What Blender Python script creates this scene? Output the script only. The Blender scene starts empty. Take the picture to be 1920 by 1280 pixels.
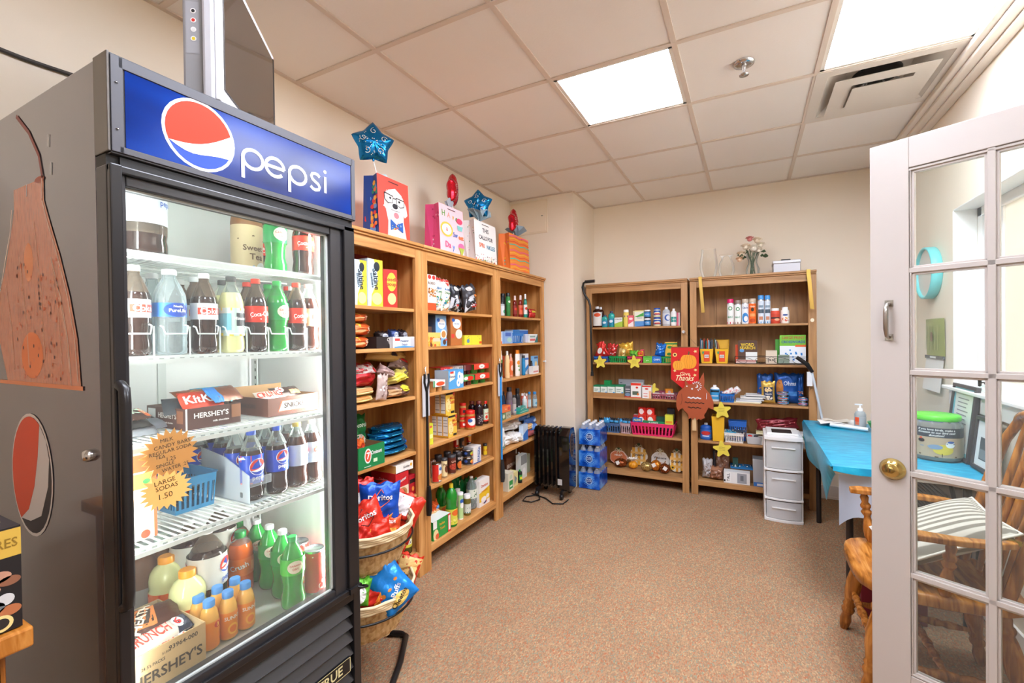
import bpy, math, random
from mathutils import Matrix, Vector
from math import sin, cos, pi, radians
SC = bpy.context.scene
COL = SC.collection
random.seed(7)

# ---------------------------------------------------------------- materials
def lin(c):
    c = c.lstrip('#'); c = ''.join(k*2 for k in c) if len(c) == 3 else c
    v = [int(c[i:i+2], 16)/255 for i in (0, 2, 4)]
    return tuple(x/12.92 if x <= .04045 else ((x+.055)/1.055)**2.4 for x in v) + (1,)
MATS = {}
def mat(col, rough=.5, metal=0, alpha=1, trans=0, emit=0, noise=0, coat=0, ior=1.45):
    key = (col, rough, metal, alpha, trans, emit, noise, coat)
    if key in MATS: return MATS[key]
    m = bpy.data.materials.new('paint_' + col.strip('#')); m.use_nodes = True
    nt = m.node_tree; p = nt.nodes['Principled BSDF']
    p.inputs['Base Color'].default_value = lin(col)
    p.inputs['Roughness'].default_value = rough
    p.inputs['Metallic'].default_value = metal
    p.inputs['Alpha'].default_value = alpha
    p.inputs['Transmission Weight'].default_value = trans
    p.inputs['Coat Weight'].default_value = coat
    p.inputs['IOR'].default_value = ior
    if emit:
        p.inputs['Emission Color'].default_value = lin(col); p.inputs['Emission Strength'].default_value = emit
    if noise:
        t = nt.nodes.new('ShaderNodeTexNoise'); t.inputs['Scale'].default_value = 60; t.inputs['Detail'].default_value = 3
        b = nt.nodes.new('ShaderNodeBump'); b.inputs['Strength'].default_value = noise; b.inputs['Distance'].default_value = .01
        tc = nt.nodes.new('ShaderNodeTexCoord')
        nt.links.new(tc.outputs['Object'], t.inputs['Vector'])
        nt.links.new(t.outputs['Fac'], b.inputs['Height']); nt.links.new(b.outputs['Normal'], p.inputs['Normal'])
    MATS[key] = m
    return m
def M(c):
    """colour string or material -> material"""
    return mat(c) if isinstance(c, str) else c
def pane_mat(name, tint='#ffffff', gloss=.08, dens=.04, rough=.02):
    """clear pane / clear plastic: transparent with a reflective coat"""
    if name in MATS: return MATS[name]
    m = bpy.data.materials.new(name); m.use_nodes = True; nt = m.node_tree; nt.nodes.clear()
    o = nt.nodes.new('ShaderNodeOutputMaterial'); tr = nt.nodes.new('ShaderNodeBsdfTransparent'); g = nt.nodes.new('ShaderNodeBsdfPrincipled')
    tr.inputs[0].default_value = lin(tint); g.inputs['Base Color'].default_value = lin(tint); g.inputs['Roughness'].default_value = rough
    fr = nt.nodes.new('ShaderNodeFresnel'); fr.inputs[0].default_value = 1.35
    ad = nt.nodes.new('ShaderNodeMath'); ad.operation = 'ADD'; ad.inputs[1].default_value = dens; ad.use_clamp = True
    mx = nt.nodes.new('ShaderNodeMixShader')
    nt.links.new(fr.outputs[0], ad.inputs[0]); nt.links.new(ad.outputs[0], mx.inputs[0])
    nt.links.new(tr.outputs[0], mx.inputs[1]); nt.links.new(g.outputs[0], mx.inputs[2]); nt.links.new(mx.outputs[0], o.inputs[0])
    MATS[name] = m
    return m
def nmat(name, build, rough=.5, bump=None):
    if name in MATS: return MATS[name]
    m = bpy.data.materials.new(name); m.use_nodes = True; nt = m.node_tree; p = nt.nodes['Principled BSDF']
    p.inputs['Roughness'].default_value = rough
    build(nt, p); MATS[name] = m
    return m
def ramp(nt, fac, stops, const=False):
    r = nt.nodes.new('ShaderNodeValToRGB'); cr = r.color_ramp
    if const: cr.interpolation = 'CONSTANT'
    while len(cr.elements) < len(stops): cr.elements.new(.5)
    for e, (p, c) in zip(cr.elements, stops): e.position = p; e.color = lin(c)
    nt.links.new(fac, r.inputs[0]); return r.outputs[0]
def coords(nt, scale=(1, 1, 1), rot=(0, 0, 0), kind='Object'):
    t = nt.nodes.new('ShaderNodeTexCoord'); mp = nt.nodes.new('ShaderNodeMapping')
    mp.inputs['Scale'].default_value = scale; mp.inputs['Rotation'].default_value = rot
    nt.links.new(t.outputs[kind], mp.inputs[0]); return mp.outputs[0]
def wood(name, a, b, c, scale, rough=.45, detail=5):
    def f(nt, p):
        v = coords(nt, scale); n = nt.nodes.new('ShaderNodeTexNoise'); n.inputs['Scale'].default_value = 1; n.inputs['Detail'].default_value = detail
        n.inputs['Distortion'].default_value = .6; nt.links.new(v, n.inputs['Vector'])
        nt.links.new(ramp(nt, n.outputs['Fac'], [(.28, a), (.5, b), (.72, c)]), p.inputs['Base Color'])
    return nmat(name, f, rough)
def f_carpet(nt, p):
    v = coords(nt, (210, 110, 140), (0, 0, .6)); vo = nt.nodes.new('ShaderNodeTexVoronoi'); vo.inputs['Scale'].default_value = 1
    nt.links.new(v, vo.inputs['Vector'])
    sx = nt.nodes.new('ShaderNodeSeparateColor'); nt.links.new(vo.outputs['Color'], sx.inputs[0])
    c = ramp(nt, sx.outputs[0], [(0, '#b08d6d'), (.3, '#9c7e62'), (.5, '#b58a69'), (.62, '#94917a'), (.72, '#bf9f7a'), (.82, '#b27353'), (.9, '#9c8066')], True)
    n = nt.nodes.new('ShaderNodeTexNoise'); n.inputs['Scale'].default_value = 2.2; n.inputs['Detail'].default_value = 4; nt.links.new(coords(nt), n.inputs['Vector'])
    mx = nt.nodes.new('ShaderNodeMix'); mx.data_type = 'RGBA'; mx.blend_type = 'MULTIPLY'; mx.inputs[0].default_value = .25
    nt.links.new(c, mx.inputs[6]); nt.links.new(n.outputs['Fac'], mx.inputs[7]); nt.links.new(mx.outputs[2], p.inputs['Base Color'])
    b = nt.nodes.new('ShaderNodeBump'); b.inputs['Strength'].default_value = .5; b.inputs['Distance'].default_value = .004
    nt.links.new(vo.outputs['Distance'], b.inputs['Height']); nt.links.new(b.outputs['Normal'], p.inputs['Normal'])
    p.inputs['Specular IOR Level'].default_value = .1
def f_tile(nt, p):
    n = nt.nodes.new('ShaderNodeTexNoise'); n.inputs['Scale'].default_value = 120; n.inputs['Detail'].default_value = 4; nt.links.new(coords(nt), n.inputs['Vector'])
    n2 = nt.nodes.new('ShaderNodeTexNoise'); n2.inputs['Scale'].default_value = 1.3; nt.links.new(coords(nt), n2.inputs['Vector'])
    nt.links.new(ramp(nt, n2.outputs['Fac'], [(.35, '#ede8e2'), (.65, '#f1ece7')]), p.inputs['Base Color'])
    b = nt.nodes.new('ShaderNodeBump'); b.inputs['Strength'].default_value = .25; b.inputs['Distance'].default_value = .002
    nt.links.new(n.outputs['Fac'], b.inputs['Height']); nt.links.new(b.outputs['Normal'], p.inputs['Normal'])
def f_wall(nt, p):
    n2 = nt.nodes.new('ShaderNodeTexNoise'); n2.inputs['Scale'].default_value = .8; nt.links.new(coords(nt), n2.inputs['Vector'])
    nt.links.new(ramp(nt, n2.outputs['Fac'], [(.3, '#ecdfca'), (.7, '#f1e6d4')]), p.inputs['Base Color'])
    n = nt.nodes.new('ShaderNodeTexNoise'); n.inputs['Scale'].default_value = 250; nt.links.new(coords(nt), n.inputs['Vector'])
    b = nt.nodes.new('ShaderNodeBump'); b.inputs['Strength'].default_value = .08; b.inputs['Distance'].default_value = .002
    nt.links.new(n.outputs['Fac'], b.inputs['Height']); nt.links.new(b.outputs['Normal'], p.inputs['Normal'])
CARPET = nmat('carpet_flecked', f_carpet, .95); TILE = nmat('ceiling_tile_mineral', f_tile, .9); WALL = nmat('wall_cream', f_wall, .7)
PINE_V = wood('pine_upright', '#a86e34', '#c98f50', '#d9a466', (26, 26, 2.2)); PINE_H = wood('pine_lengthwise', '#a86e34', '#cd9455', '#ddaa6c', (2.2, 26, 26))
PINEB_V = wood('darker_pine_upright', '#93683f', '#b18352', '#c19262', (26, 26, 2.2)); PINEB_H = wood('darker_pine_lengthwise', '#93683f', '#b48654', '#c49564', (2.2, 26, 26))
OAK = wood('oak_orange_stain', '#70400f', '#ae6c28', '#cf9046', (9, 60, 9), .22, 7); OAK_V = wood('oak_orange_stain_turned', '#6c3c0f', '#a06024', '#c4823c', (60, 60, 7), .2, 7)
BLACK = mat('#141416', .35); WHITE = mat('#f2f1ee', .45); CHROME = mat('#c9c9c9', .18, 1); CAPW = mat('#f5f5f5', .35)
CLEAR = pane_mat('clear_plastic', '#eef4f2', dens=.10); GLASS = pane_mat('window_glass', '#fbfffd', dens=.015)
def foil(c): return mat(c, .28, .35, noise=.25)

# ---------------------------------------------------------------- mesh builder
TXT = {}
def text_geo(s, off=0):
    k = (s, off)
    if k not in TXT:
        cu = bpy.data.curves.new('t', 'FONT'); cu.body = s; cu.align_x = 'CENTER'; cu.align_y = 'CENTER'; cu.resolution_u = 2; cu.offset = off
        ob = bpy.data.objects.new('t', cu); me = bpy.data.meshes.new_from_object(ob)
        TXT[k] = ([tuple(v.co) for v in me.vertices], [tuple(p.vertices) for p in me.polygons])
        bpy.data.objects.remove(ob); bpy.data.curves.remove(cu); bpy.data.meshes.remove(me)
    return TXT[k]
def flat(y=0): return lambda x, z, e: (x, y-e, z)
def side(x0=0, s=-1): return lambda a, z, e: (x0+s*e, -s*a if s > 0 else a, z)          # plane x = x0; a runs along y
def topf(z0): return lambda x, y, e: (x, y, z0+e)
def cyl(r, yc=0, a0=0): return lambda x, z, e: ((r+e)*sin(x/r+a0), yc-(r+e)*cos(x/r+a0), z)
class MB:
    def __init__(s, X=None): s.v = []; s.f = []; s.mi = []; s.ms = []; s.X = X or Matrix(); s.sm = []
    def m(s, c):
        c = M(c)
        if c not in s.ms: s.ms.append(c)
        return s.ms.index(c)
    def add(s, vs, fs, c, smooth=False):
        b = len(s.v); i = s.m(c); s.v += [tuple(s.X @ Vector(p)) for p in vs]
        for f in fs: s.f.append(tuple(b+k for k in f)); s.mi.append(i); s.sm.append(smooth)
        return s
    def box(s, x0, x1, y0, y1, z0, z1, c, top=None, sidec=None):
        vs = [(x, y, z) for z in (z0, z1) for y in (y0, y1) for x in (x0, x1)]
        F = [(0, 2, 3, 1), (4, 5, 7, 6), (0, 1, 5, 4), (2, 6, 7, 3), (0, 4, 6, 2), (1, 3, 7, 5)]
        if not top and not sidec: return s.add(vs, F, c)
        s.add(vs, [F[0], F[2], F[3]], c); s.add(vs, [F[1]], top or c); return s.add(vs, F[4:], sidec or c)
    def lathe(s, prof, c, n=18, cx=0, cy=0, z=0, smooth=True, a0=0, a1=2*pi, caps=True):
        full = abs(a1-a0-2*pi) < 1e-6; k = n if full else n+1
        vs = [(cx+r*sin(a0+(a1-a0)*i/n), cy-r*cos(a0+(a1-a0)*i/n), z+h) for r, h in prof for i in range(k)]
        fs = []
        for j in range(len(prof)-1):
            for i in range(n):
                a = j*k+i; b = j*k+(i+1) % k; fs.append((a, b, b+k, a+k))
        s.add(vs, fs, c, smooth)
        if full and caps:
            if prof[0][0] > 1e-5: s.add(vs[:k], [tuple(range(k))[::-1]], c)
            if prof[-1][0] > 1e-5: s.add(vs[-k:], [tuple(range(k))], c)
        return s
    def tube(s, pts, r, c, n=8, closed=False, smooth=True):
        P = [Vector(p) for p in pts]; k = len(P); rs = r if isinstance(r, (list, tuple)) else [r]*k; vs = []; up = Vector((0.013, 0.02, 1)); N = None
        for i in range(k):
            if closed: t = P[(i+1) % k]-P[i-1]
            else: t = P[min(i+1, k-1)]-P[max(i-1, 0)]
            t = t.normalized() if t.length > 1e-9 else Vector((0, 0, 1))
            if N is None:
                N = t.cross(up)
                if N.length < .1: N = t.cross(Vector((1, 0, 0)))
            N = (N-t*N.dot(t)).normalized(); B = t.cross(N)
            vs += [tuple(P[i]+(N*cos(2*pi*j/n)+B*sin(2*pi*j/n))*rs[i]) for j in range(n)]
        fs = [(i*n+j, i*n+(j+1) % n, ((i+1) % k)*n+(j+1) % n, ((i+1) % k)*n+j) for i in range(k if closed else k-1) for j in range(n)]
        s.add(vs, fs, c, smooth)
        if not closed: s.add(vs[:n], [tuple(range(n))[::-1]], c); s.add(vs[-n:], [tuple(range(n))], c)
        return s
    def ball(s, cx, cy, cz, rx, ry, rz, c, n=12, m=8):
        vs = []; fs = []
        for j in range(m+1):
            t = pi*j/m
            vs += [(cx+rx*sin(t)*cos(2*pi*i/n), cy+ry*sin(t)*sin(2*pi*i/n), cz-rz*cos(t)) for i in range(n)]
        for j in range(m):
            for i in range(n): fs.append((j*n+i, j*n+(i+1) % n, (j+1)*n+(i+1) % n, (j+1)*n+i))
        return s.add(vs, fs, c, True)
    def grid(s, fn, nu, nv, c, smooth=True, pick=None):
        vs = [fn(i/nu, j/nv) for j in range(nv+1) for i in range(nu+1)]; w = nu+1
        if not pick: return s.add(vs, [(j*w+i, j*w+i+1, (j+1)*w+i+1, (j+1)*w+i) for j in range(nv) for i in range(nu)], c, smooth)
        by = {}
        for j in range(nv):
            for i in range(nu): by.setdefault(pick((i+.5)/nu, (j+.5)/nv), []).append((j*w+i, j*w+i+1, (j+1)*w+i+1, (j+1)*w+i))
        b = len(s.v); s.v += [tuple(s.X @ Vector(p)) for p in vs]
        for cc, fs in by.items():
            k = s.m(cc)
            for f in fs: s.f.append(tuple(b+q for q in f)); s.mi.append(k); s.sm.append(smooth)
        return s
    def prism(s, pts, y0, y1, c, edge=None):
        """outline in x,z extruded from y0 to y1"""
        k = len(pts); vs = [(x, y0, z) for x, z in pts]+[(x, y1, z) for x, z in pts]
        s.add(vs, [tuple(range(k)), tuple(range(2*k-1, k-1, -1))], c)
        return s.add(vs, [(i, k+i, k+(i+1) % k, (i+1) % k) for i in range(k)], edge or c)
    # flat marks printed on a surface sf(x, z, eps)
    def rect(s, sf, x0, x1, z0, z1, c, e=.0006, n=1, m=1):
        return s.grid(lambda u, v: sf(x0+(x1-x0)*u, z0+(z1-z0)*v, e), n, m, c, False)
    def poly(s, sf, pts, c, e=.0009): return s.add([sf(x, z, e) for x, z in pts], [tuple(range(len(pts)))], c)
    def ell(s, sf, cx, cz, rx, rz, c, e=.0012, n=18): return s.poly(sf, [(cx+rx*cos(2*pi*i/n), cz+rz*sin(2*pi*i/n)) for i in range(n)], c, e)
    def fan(s, sf, pts, c, e=.0009, rings=3):
        cx = sum(p[0] for p in pts)/len(pts); cz = sum(p[1] for p in pts)/len(pts); k = len(pts)
        vs = [sf(cx, cz, e)]+[sf(cx+(x-cx)*q/rings, cz+(z-cz)*q/rings, e) for q in range(1, rings+1) for x, z in pts]
        fs = [(0, 1+i, 1+(i+1) % k) for i in range(k)]
        for q in range(rings-1): fs += [(1+q*k+i, 1+(q+1)*k+i, 1+(q+1)*k+(i+1) % k, 1+q*k+(i+1) % k) for i in range(k)]
        return s.add(vs, fs, c, False)
    def text(s, sf, t, x, z, size, c, e=.0016, rot=0, sx=1, shear=0, off=.012, fit=None):
        vs, fs = text_geo(t, off)
        if not vs: return s
        if fit:
            w = max(v[0] for v in vs)-min(v[0] for v in vs)
            if w*size*sx > fit: sx = fit/(w*size)
        cr, sr = cos(rot), sin(rot); out = []
        for a, b, _ in vs:
            a = (a*sx+b*shear)*size; b = b*size; out.append(sf(x+a*cr-b*sr, z+a*sr+b*cr, e))
        return s.add(out, fs, c)
    def line(s, sf, pts, w, c, e=.0014, closed=False):
        vs = []; k = len(pts)
        for i in range(k):
            a = pts[i-1] if (i or closed) else pts[0]; b = pts[(i+1) % k] if (i < k-1 or closed) else pts[-1]
            dx, dz = b[0]-a[0], b[1]-a[1]; L = math.hypot(dx, dz) or 1; nx, nz = -dz/L*w/2, dx/L*w/2
            vs += [sf(pts[i][0]+nx, pts[i][1]+nz, e), sf(pts[i][0]-nx, pts[i][1]-nz, e)]
        return s.add(vs, [(2*i, 2*i+1, (2*i+3) % (2*k), (2*i+2) % (2*k)) for i in range(k if closed else k-1)], c)
    def build(s, name, parent=None, bevel=0, label=None, seg=2):
        me = bpy.data.meshes.new(name); me.from_pydata(s.v, [], s.f)
        for m_ in s.ms: me.materials.append(m_)
        me.polygons.foreach_set('material_index', s.mi); me.polygons.foreach_set('use_smooth', s.sm); me.update()
        o = bpy.data.objects.new(name, me); COL.objects.link(o); o.parent = parent
        if bevel:
            b = o.modifiers.new('bevel', 'BEVEL'); b.width = bevel; b.segments = seg; b.limit_method = 'ANGLE'; b.angle_limit = .7
        if label: o['label'] = label
        return o
def arc(cx, cz, r, a0, a1, n=12, rz=None):
    return [(cx+r*cos(a0+(a1-a0)*i/n), cz+(rz or r)*sin(a0+(a1-a0)*i/n)) for i in range(n+1)]
def tag(o, label, cat, group=None, kind=None):
    if label: o['label'] = label
    if cat: o['category'] = cat
    if group: o['group'] = group
    if kind: o['kind'] = kind
    return o
def thing(name, label, cat, loc=(0, 0, 0), rz=0, group=None, rx=0, ry=0):
    o = bpy.data.objects.new(name, None); o.empty_display_size = .05; COL.objects.link(o)
    o.location = loc; o.rotation_euler = (rx, ry, rz); return tag(o, label, cat, group)
def single(mb, name, label, cat, loc=(0, 0, 0), rz=0, group=None, bevel=0, rx=0, ry=0, kind=None):
    o = mb.build(name, None, bevel); o.location = loc; o.rotation_euler = (rx, ry, rz); return tag(o, label, cat, group, kind)
def struct(mb, name, bevel=0):
    o = mb.build(name, None, bevel); o['kind'] = 'structure'; return o
FACE = {'L': pi/2, 'B': 0.0}
def fit(at): return at[:3], FACE[at[5]], at[3], at[4]
def pepsi_globe(b, sf, cx, cz, rx, rz, e=.002, rim=.1):
    """round three-band globe mark with a white rim"""
    n = 28
    b.ell(sf, cx, cz, rx*(1+rim), rz*(1+rim), '#f4f4f4', e, n); b.ell(sf, cx, cz, rx, rz, '#0c3ea8', e+.0004, n)
    def P(a): return (cx+rx*cos(a), cz+rz*sin(a))
    A0, A1 = radians(18), radians(205)
    top = [P(A0+(A1-A0)*i/16) for i in range(17)]
    p0, p1 = P(A0), P(A1)
    low = [(p1[0]+(p0[0]-p1[0])*t, p1[1]+(p0[1]-p1[1])*t-rz*.20*sin(pi*t)*(1 if 1 else 0)) for t in [i/8 for i in range(1, 8)]]
    b.poly(sf, top+low, mat('#cc2c00', .7), e+.0008)
    q0, q1 = P(radians(-28)), p1
    wl = [(q1[0]+(q0[0]-q1[0])*t, q1[1]+(q0[1]-q1[1])*t-rz*(.16*sin(pi*t)+.06*sin(2*pi*t))) for t in [i/8 for i in range(1, 8)]]
    rim_pts = [P(radians(18-46*i/6)) for i in range(7)]
    b.poly(sf, low[::-1]+[p1][:0]+[], '#f4f4f4', e) if False else None
    b.poly(sf, [p1]+wl+rim_pts[::-1]+low[::-1], '#f6f6f6', e+.0012)
def pepsi_word(b, sf, x0, z0, h, c, w, e=.002, kx=1):
    """lower-case rounded word drawn with strokes; h is the x-height, x0 the left edge"""
    r = h/2; k = kx
    def ring(cx, a0=0, a1=2*pi, n=18): return [(x0+k*(cx+r*cos(a0+(a1-a0)*i/n)), z0+r+r*sin(a0+(a1-a0)*i/n)) for i in range(n+1)]
    def ln(pts): b.line(sf, [(x0+k*x, z0+z) for x, z in pts], w, c, e+.0005)
    b.line(sf, ring(r), w, c, e); ln([(0, h*.5), (0, -h*.62)])
    cx = 3.3*r; b.line(sf, ring(cx, 0, radians(318)), w, c, e); ln([(cx-r, r), (cx+r, r)])
    cx = 5.9*r; b.line(sf, ring(cx), w, c, e); ln([(cx-r, h*.5), (cx-r, -h*.62)])
    cx = 8.1*r
    b.line(sf, [(x0+k*(cx+.62*r*a), z0+r+r*q) for a, q in [(.9, .72), (.5, .95), (0, 1), (-.6, .9), (-.85, .55), (-.6, .22), (0, 0), (.6, -.2), (.9, -.5), (.7, -.85), (0, -1), (-.5, -.95), (-1, -.7)]], w, c, e)
    cx = 9.4*r; ln([(cx, 0), (cx, h)]); b.ell(sf, x0+k*cx, z0+h*1.32, w*.62, w*.62, c, e, 12)

# ---------------------------------------------------------------- camera
cam_d = bpy.data.cameras.new('camera'); cam = bpy.data.objects.new('camera', cam_d); COL.objects.link(cam); SC.camera = cam
cam_d.sensor_width = 36; cam_d.sensor_fit = 'HORIZONTAL'; cam_d.lens = 36*850.0004305618013/1920; cam_d.clip_start = .02
R2 = Vector((0.8866411277971527, 0.4622786066039726, -0.012884113274987976)); U2 = Vector((0.007159522951818019, 0.014135562731549686, 0.9998744556679927)); FW = Vector((-0.4624026943365442, 0.8866220591337394, -0.009223476988233021))
cam.matrix_world = Matrix(((R2.x, U2.x, -FW.x, 0), (R2.y, U2.y, -FW.y, 0), (R2.z, U2.z, -FW.z, 1.39), (0, 0, 0, 1)))
# ---------------------------------------------------------------- room
CZ = 2.715; XW, XE, YN, YS = -2.07, 1.02, 4.6, -2.0
struct(MB().box(XW-.1, 1.6, YS-.1, YN+.1, -.1, 0, CARPET), 'floor')
struct(MB().box(XW-.1, XW, YS, YN+.1, 0, 2.9, WALL), 'wall_left')
struct(MB().box(XW, XE+.3, YN, YN+.1, 0, 2.9, WALL), 'wall_back')
struct(MB().box(XW, 1.6, YS-.1, YS, 0, 2.9, WALL), 'wall_front')
w = MB(); W0, W1, Z0, Z1 = 1.95, 3.40, 1.085, 2.065
w.box(XE, XE+.14, W1, YN, 0, 2.9, WALL); w.box(XE, XE+.14, 1.72, W0, 0, 2.9, WALL)
w.box(XE, XE+.14, W0, W1, 0, Z0, WALL); w.box(XE, XE+.14, W0, W1, Z1, 2.9, WALL)
w.box(XE, XE+.14, YS, .85, 0, 2.9, WALL); w.box(XE, XE+.14, .85, 1.72, 2.10, 2.9, WALL)
struct(w, 'wall_right')
struct(MB().box(XW, -1.42, 3.96, YN, 0, 2.9, WALL), 'wall_corner_chase')
struct(MB().box(1.6, 1.7, YS, 1.9, 0, 2.9, WALL).box(1.16, 1.6, 1.8, 1.9, 0, 2.9, WALL), 'wall_hallway')
# ceiling: tiles with a T-bar grid
GX0, GY0, GS = -2.121, 1.579, .61
c = MB(); nx0, ny0 = 0, -6
LIGHTS = [(2, 1, 1, 1), (4, 0, 1, 2), (2, -2, 1, 2), (4, -3, 1, 1)]  # last two panels are extra, added out of view to fill the room
skip = {(a+i, b_+j) for a, b_, na, nb in LIGHTS for i in range(na) for j in range(nb)} | {(4, 2)}
c.box(XW-.1, 1.6, YS-.1, YN+.1, CZ+.09, CZ+.14, '#777777')
for i in range(0, 6):
    for j in range(-6, 6):
        if (i, j) in skip: continue
        x0, x1 = max(GX0+i*GS, XW), min(GX0+(i+1)*GS, 1.6 if j < 0 else XE); y0, y1 = max(GY0+j*GS, YS), min(GY0+(j+1)*GS, YN)
        if x1-x0 > .02 and y1-y0 > .02: c.box(x0, x1, y0, y1, CZ+.006, CZ+.02, TILE)
struct(c, 'ceiling')
g = MB(); T = mat('#d9cbbd', .5)
for i in range(0, 6):
    x = GX0+i*GS
    if x < 1.0: g.box(x-.012, x+.012, YS, YN, CZ, CZ+.006, T)
for j in range(-5, 6):
    y = GY0+j*GS
    if y < YN: g.box(XW, XE, y-.012, y+.012, CZ-.0006, CZ+.0054, T)
g.box(XW, XW+.022, YS, 3.96, CZ-.001, CZ+.005, T).box(-1.42, XE, YN-.022, YN, CZ-.001, CZ+.005, T).box(XW, -1.42, 3.938, 3.96, CZ-.001, CZ+.005, T).box(-1.42, -1.398, 3.96, YN, CZ-.001, CZ+.005, T)
struct(g, 'trim_1')
struct(MB().box(.905, XE, YS, YN, CZ-.03, CZ-.001, '#e9dfd2').box(.935, XE, YS, YN, CZ-.05, CZ-.03, '#e9dfd2').box(.975, XE, YS, YN, CZ-.065, CZ-.05, '#e9dfd2'), 'trim_2', .004)
# recessed lights
LAMP = mat('#e9f0ff', .5, emit=17)
labs = ['square flush ceiling light panel in the middle of the ceiling, glowing white', 'long flush ceiling light panel beside the air vent, near the door', 'added ceiling light panel, unseen behind the viewer over the room', 'small added ceiling light panel, unseen behind the viewer by the doorway']
for (a, b_, na, nb), lb in zip(LIGHTS, labs):
    x0, y0 = GX0+a*GS, GY0+b_*GS; x1, y1 = x0+na*GS, y0+nb*GS; cx, cy = (x0+x1)/2, (y0+y1)/2
    t = thing('ceiling_light', lb, 'ceiling light', (cx, cy, CZ), group='recessed ceiling lights'); hx, hy = (x1-x0)/2, (y1-y0)/2
    fr_ = MB()
    for p in ((-hx, -hx+.03, -hy, hy), (hx-.03, hx, -hy, hy), (-hx, hx, -hy, -hy+.03), (-hx, hx, hy-.03, hy)): fr_.box(*p, .0025, .03, '#e8e2d8')
    fr_.build('frame', t); MB().box(-hx+.03, hx-.03, -hy+.03, hy-.03, .008, .016, LAMP).build('diffuser', t)
# air vent
t = thing('ceiling_vent', 'white square air vent with stepped louvres in the ceiling', 'vent', (GX0+4.5*GS, GY0+2.5*GS, CZ)); VM = mat('#d8cfc4', .45)
p = MB()
for q in ((-.305, -.25, -.305, .305), (.25, .305, -.305, .305), (-.25, .25, -.305, -.25), (-.25, .25, .25, .305)): p.box(*q, -.002, .012, VM)
p.build('frame', t)
p = MB(); vs = [(a*h, b_*h, z) for h, z in ((.25, 0), (.14, .08)) for a, b_ in ((-1, -1), (1, -1), (1, 1), (-1, 1))]
p.add(vs, [(i, (i+1) % 4, 4+(i+1) % 4, 4+i) for i in range(4)], VM); p.lathe([(.11, .06), (.11, .085), (0, .085)], '#1b1b1b', 20); p.box(-.14, .14, -.14, .14, .079, .084, VM); p.build('plenum', t)
for h, z in ((.20, -.02), (.115, -.035)):
    p = MB(); o_ = h+.012
    vs = [(a*o_, b_*o_, z) for a, b_ in ((-1, -1), (1, -1), (1, 1), (-1, 1))]+[(a*(h-.03), b_*(h-.03), z+.022) for a, b_ in ((-1, -1), (1, -1), (1, 1), (-1, 1))]
    fs = [(i, (i+1) % 4, 4+(i+1) % 4, 4+i) for i in range(4)]
    p.add(vs, fs+([(0, 3, 2, 1)] if h < .15 else []), VM)
    if h > .15:
        vs2 = [(a*o_, b_*o_, z) for a, b_ in ((-1, -1), (1, -1), (1, 1), (-1, 1))]+[(a*.13, b_*.13, z) for a, b_ in ((-1, -1), (1, -1), (1, 1), (-1, 1))]; p.add(vs2, fs, VM)
    p.build('louvre', t)
for a in (pi/4, 3*pi/4, 5*pi/4, 7*pi/4): MB().tube([(.05*cos(a), .05*sin(a), .05), (.13*cos(a), .13*sin(a), -.03)], .005, '#bbbbbb', 6).build('bracket', t)
t = thing('ceiling_sprinkler', 'small chrome fire sprinkler head hanging from a ceiling tile', 'sprinkler', (-.01, 2.515, CZ+.004))
MB().lathe([(.048, 0), (.046, -.008), (.03, -.012), (.0, -.012)], CHROME, 24).build('escutcheon', t)
MB().lathe([(.012, -.012), (.009, -.03), (.004, -.05), (.004, -.055)], CHROME, 10).lathe([(.0, -.055), (.022, -.056), (.022, -.06), (0, -.061)], CHROME, 16).build('head', t)
# baseboards
bw = mat('#efe9e2', .4)
struct(MB().box(.5, XE-.012, YN-.012, YN, 0, .11, bw).box(.5, XE-.012, YN-.018, YN, 0, .02, bw), 'baseboard_back')
struct(MB().box(XE-.012, XE, 1.75, YN, 0, .11, bw).box(XE-.02, XE, 1.75, YN, 0, .02, bw), 'baseboard_right')
struct(MB().box(XE-.02, XE+.16, 1.70, 1.72, 0, 2.12, bw).box(XE-.02, XE+.0, 1.72, 1.79, 0, 2.16, bw).box(XE-.02, XE+.16, .83, .85, 0, 2.12, bw).box(XE-.02, XE+.16, .83, 1.72, 2.10, 2.12, bw), 'trim_3')
# access panel
struct(MB().box(-2.05, -1.67, 3.95, 3.96, 2.375, 2.69, '#ecdcc2').box(-2.035, -1.685, 3.946, 3.951, 2.39, 2.675, '#efe0c8').lathe([(.009, 0), (.009, .01), (0, .01)], CHROME, 10, cx=-1.72, cy=3.945, z=2.53), 'trim_4', .002)
# window
t = MB().box(XE+.10, XE+.14, W0, W0+.05, Z0, Z1, WHITE).box(XE+.10, XE+.14, W1-.05, W1, Z0, Z1, WHITE).box(XE+.10, XE+.14, W0, W1, Z0, Z0+.05, WHITE).box(XE+.10, XE+.14, W0, W1, Z1-.05, Z1, WHITE)
t.box(XE+.09, XE+.13, 2.72, 2.77, Z0, Z1, WHITE).box(XE+.11, XE+.13, W1-.12, W1-.05, Z0+.05, Z1-.05, '#e4e8ee').box(XE+.11, XE+.13, W1-.25, W1-.2, Z0+.05, Z1-.05, WHITE)
fw_ = struct(t, 'window_1', .003)
o = MB().box(XE+.118, XE+.122, W0+.04, W1-.04, Z0+.04, Z1-.04, GLASS).build('window_pane', fw_)
t = MB()
for y in [W1+.0]: t.box(XE-.001, XE+.10, W1-.004, W1+.004, Z0, Z1+.0, WHITE)
t.box(XE-.001, XE+.10, W0, W1, Z1-.003, Z1+.006, WHITE).box(XE-.045, XE+.10, W0-.03, W1+.03, Z0-.015, Z0+.004, WHITE).box(XE-.02, XE, W0, W1, Z0-.10, Z0-.015, WHITE)
struct(t, 'trim_5', .004)
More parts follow.
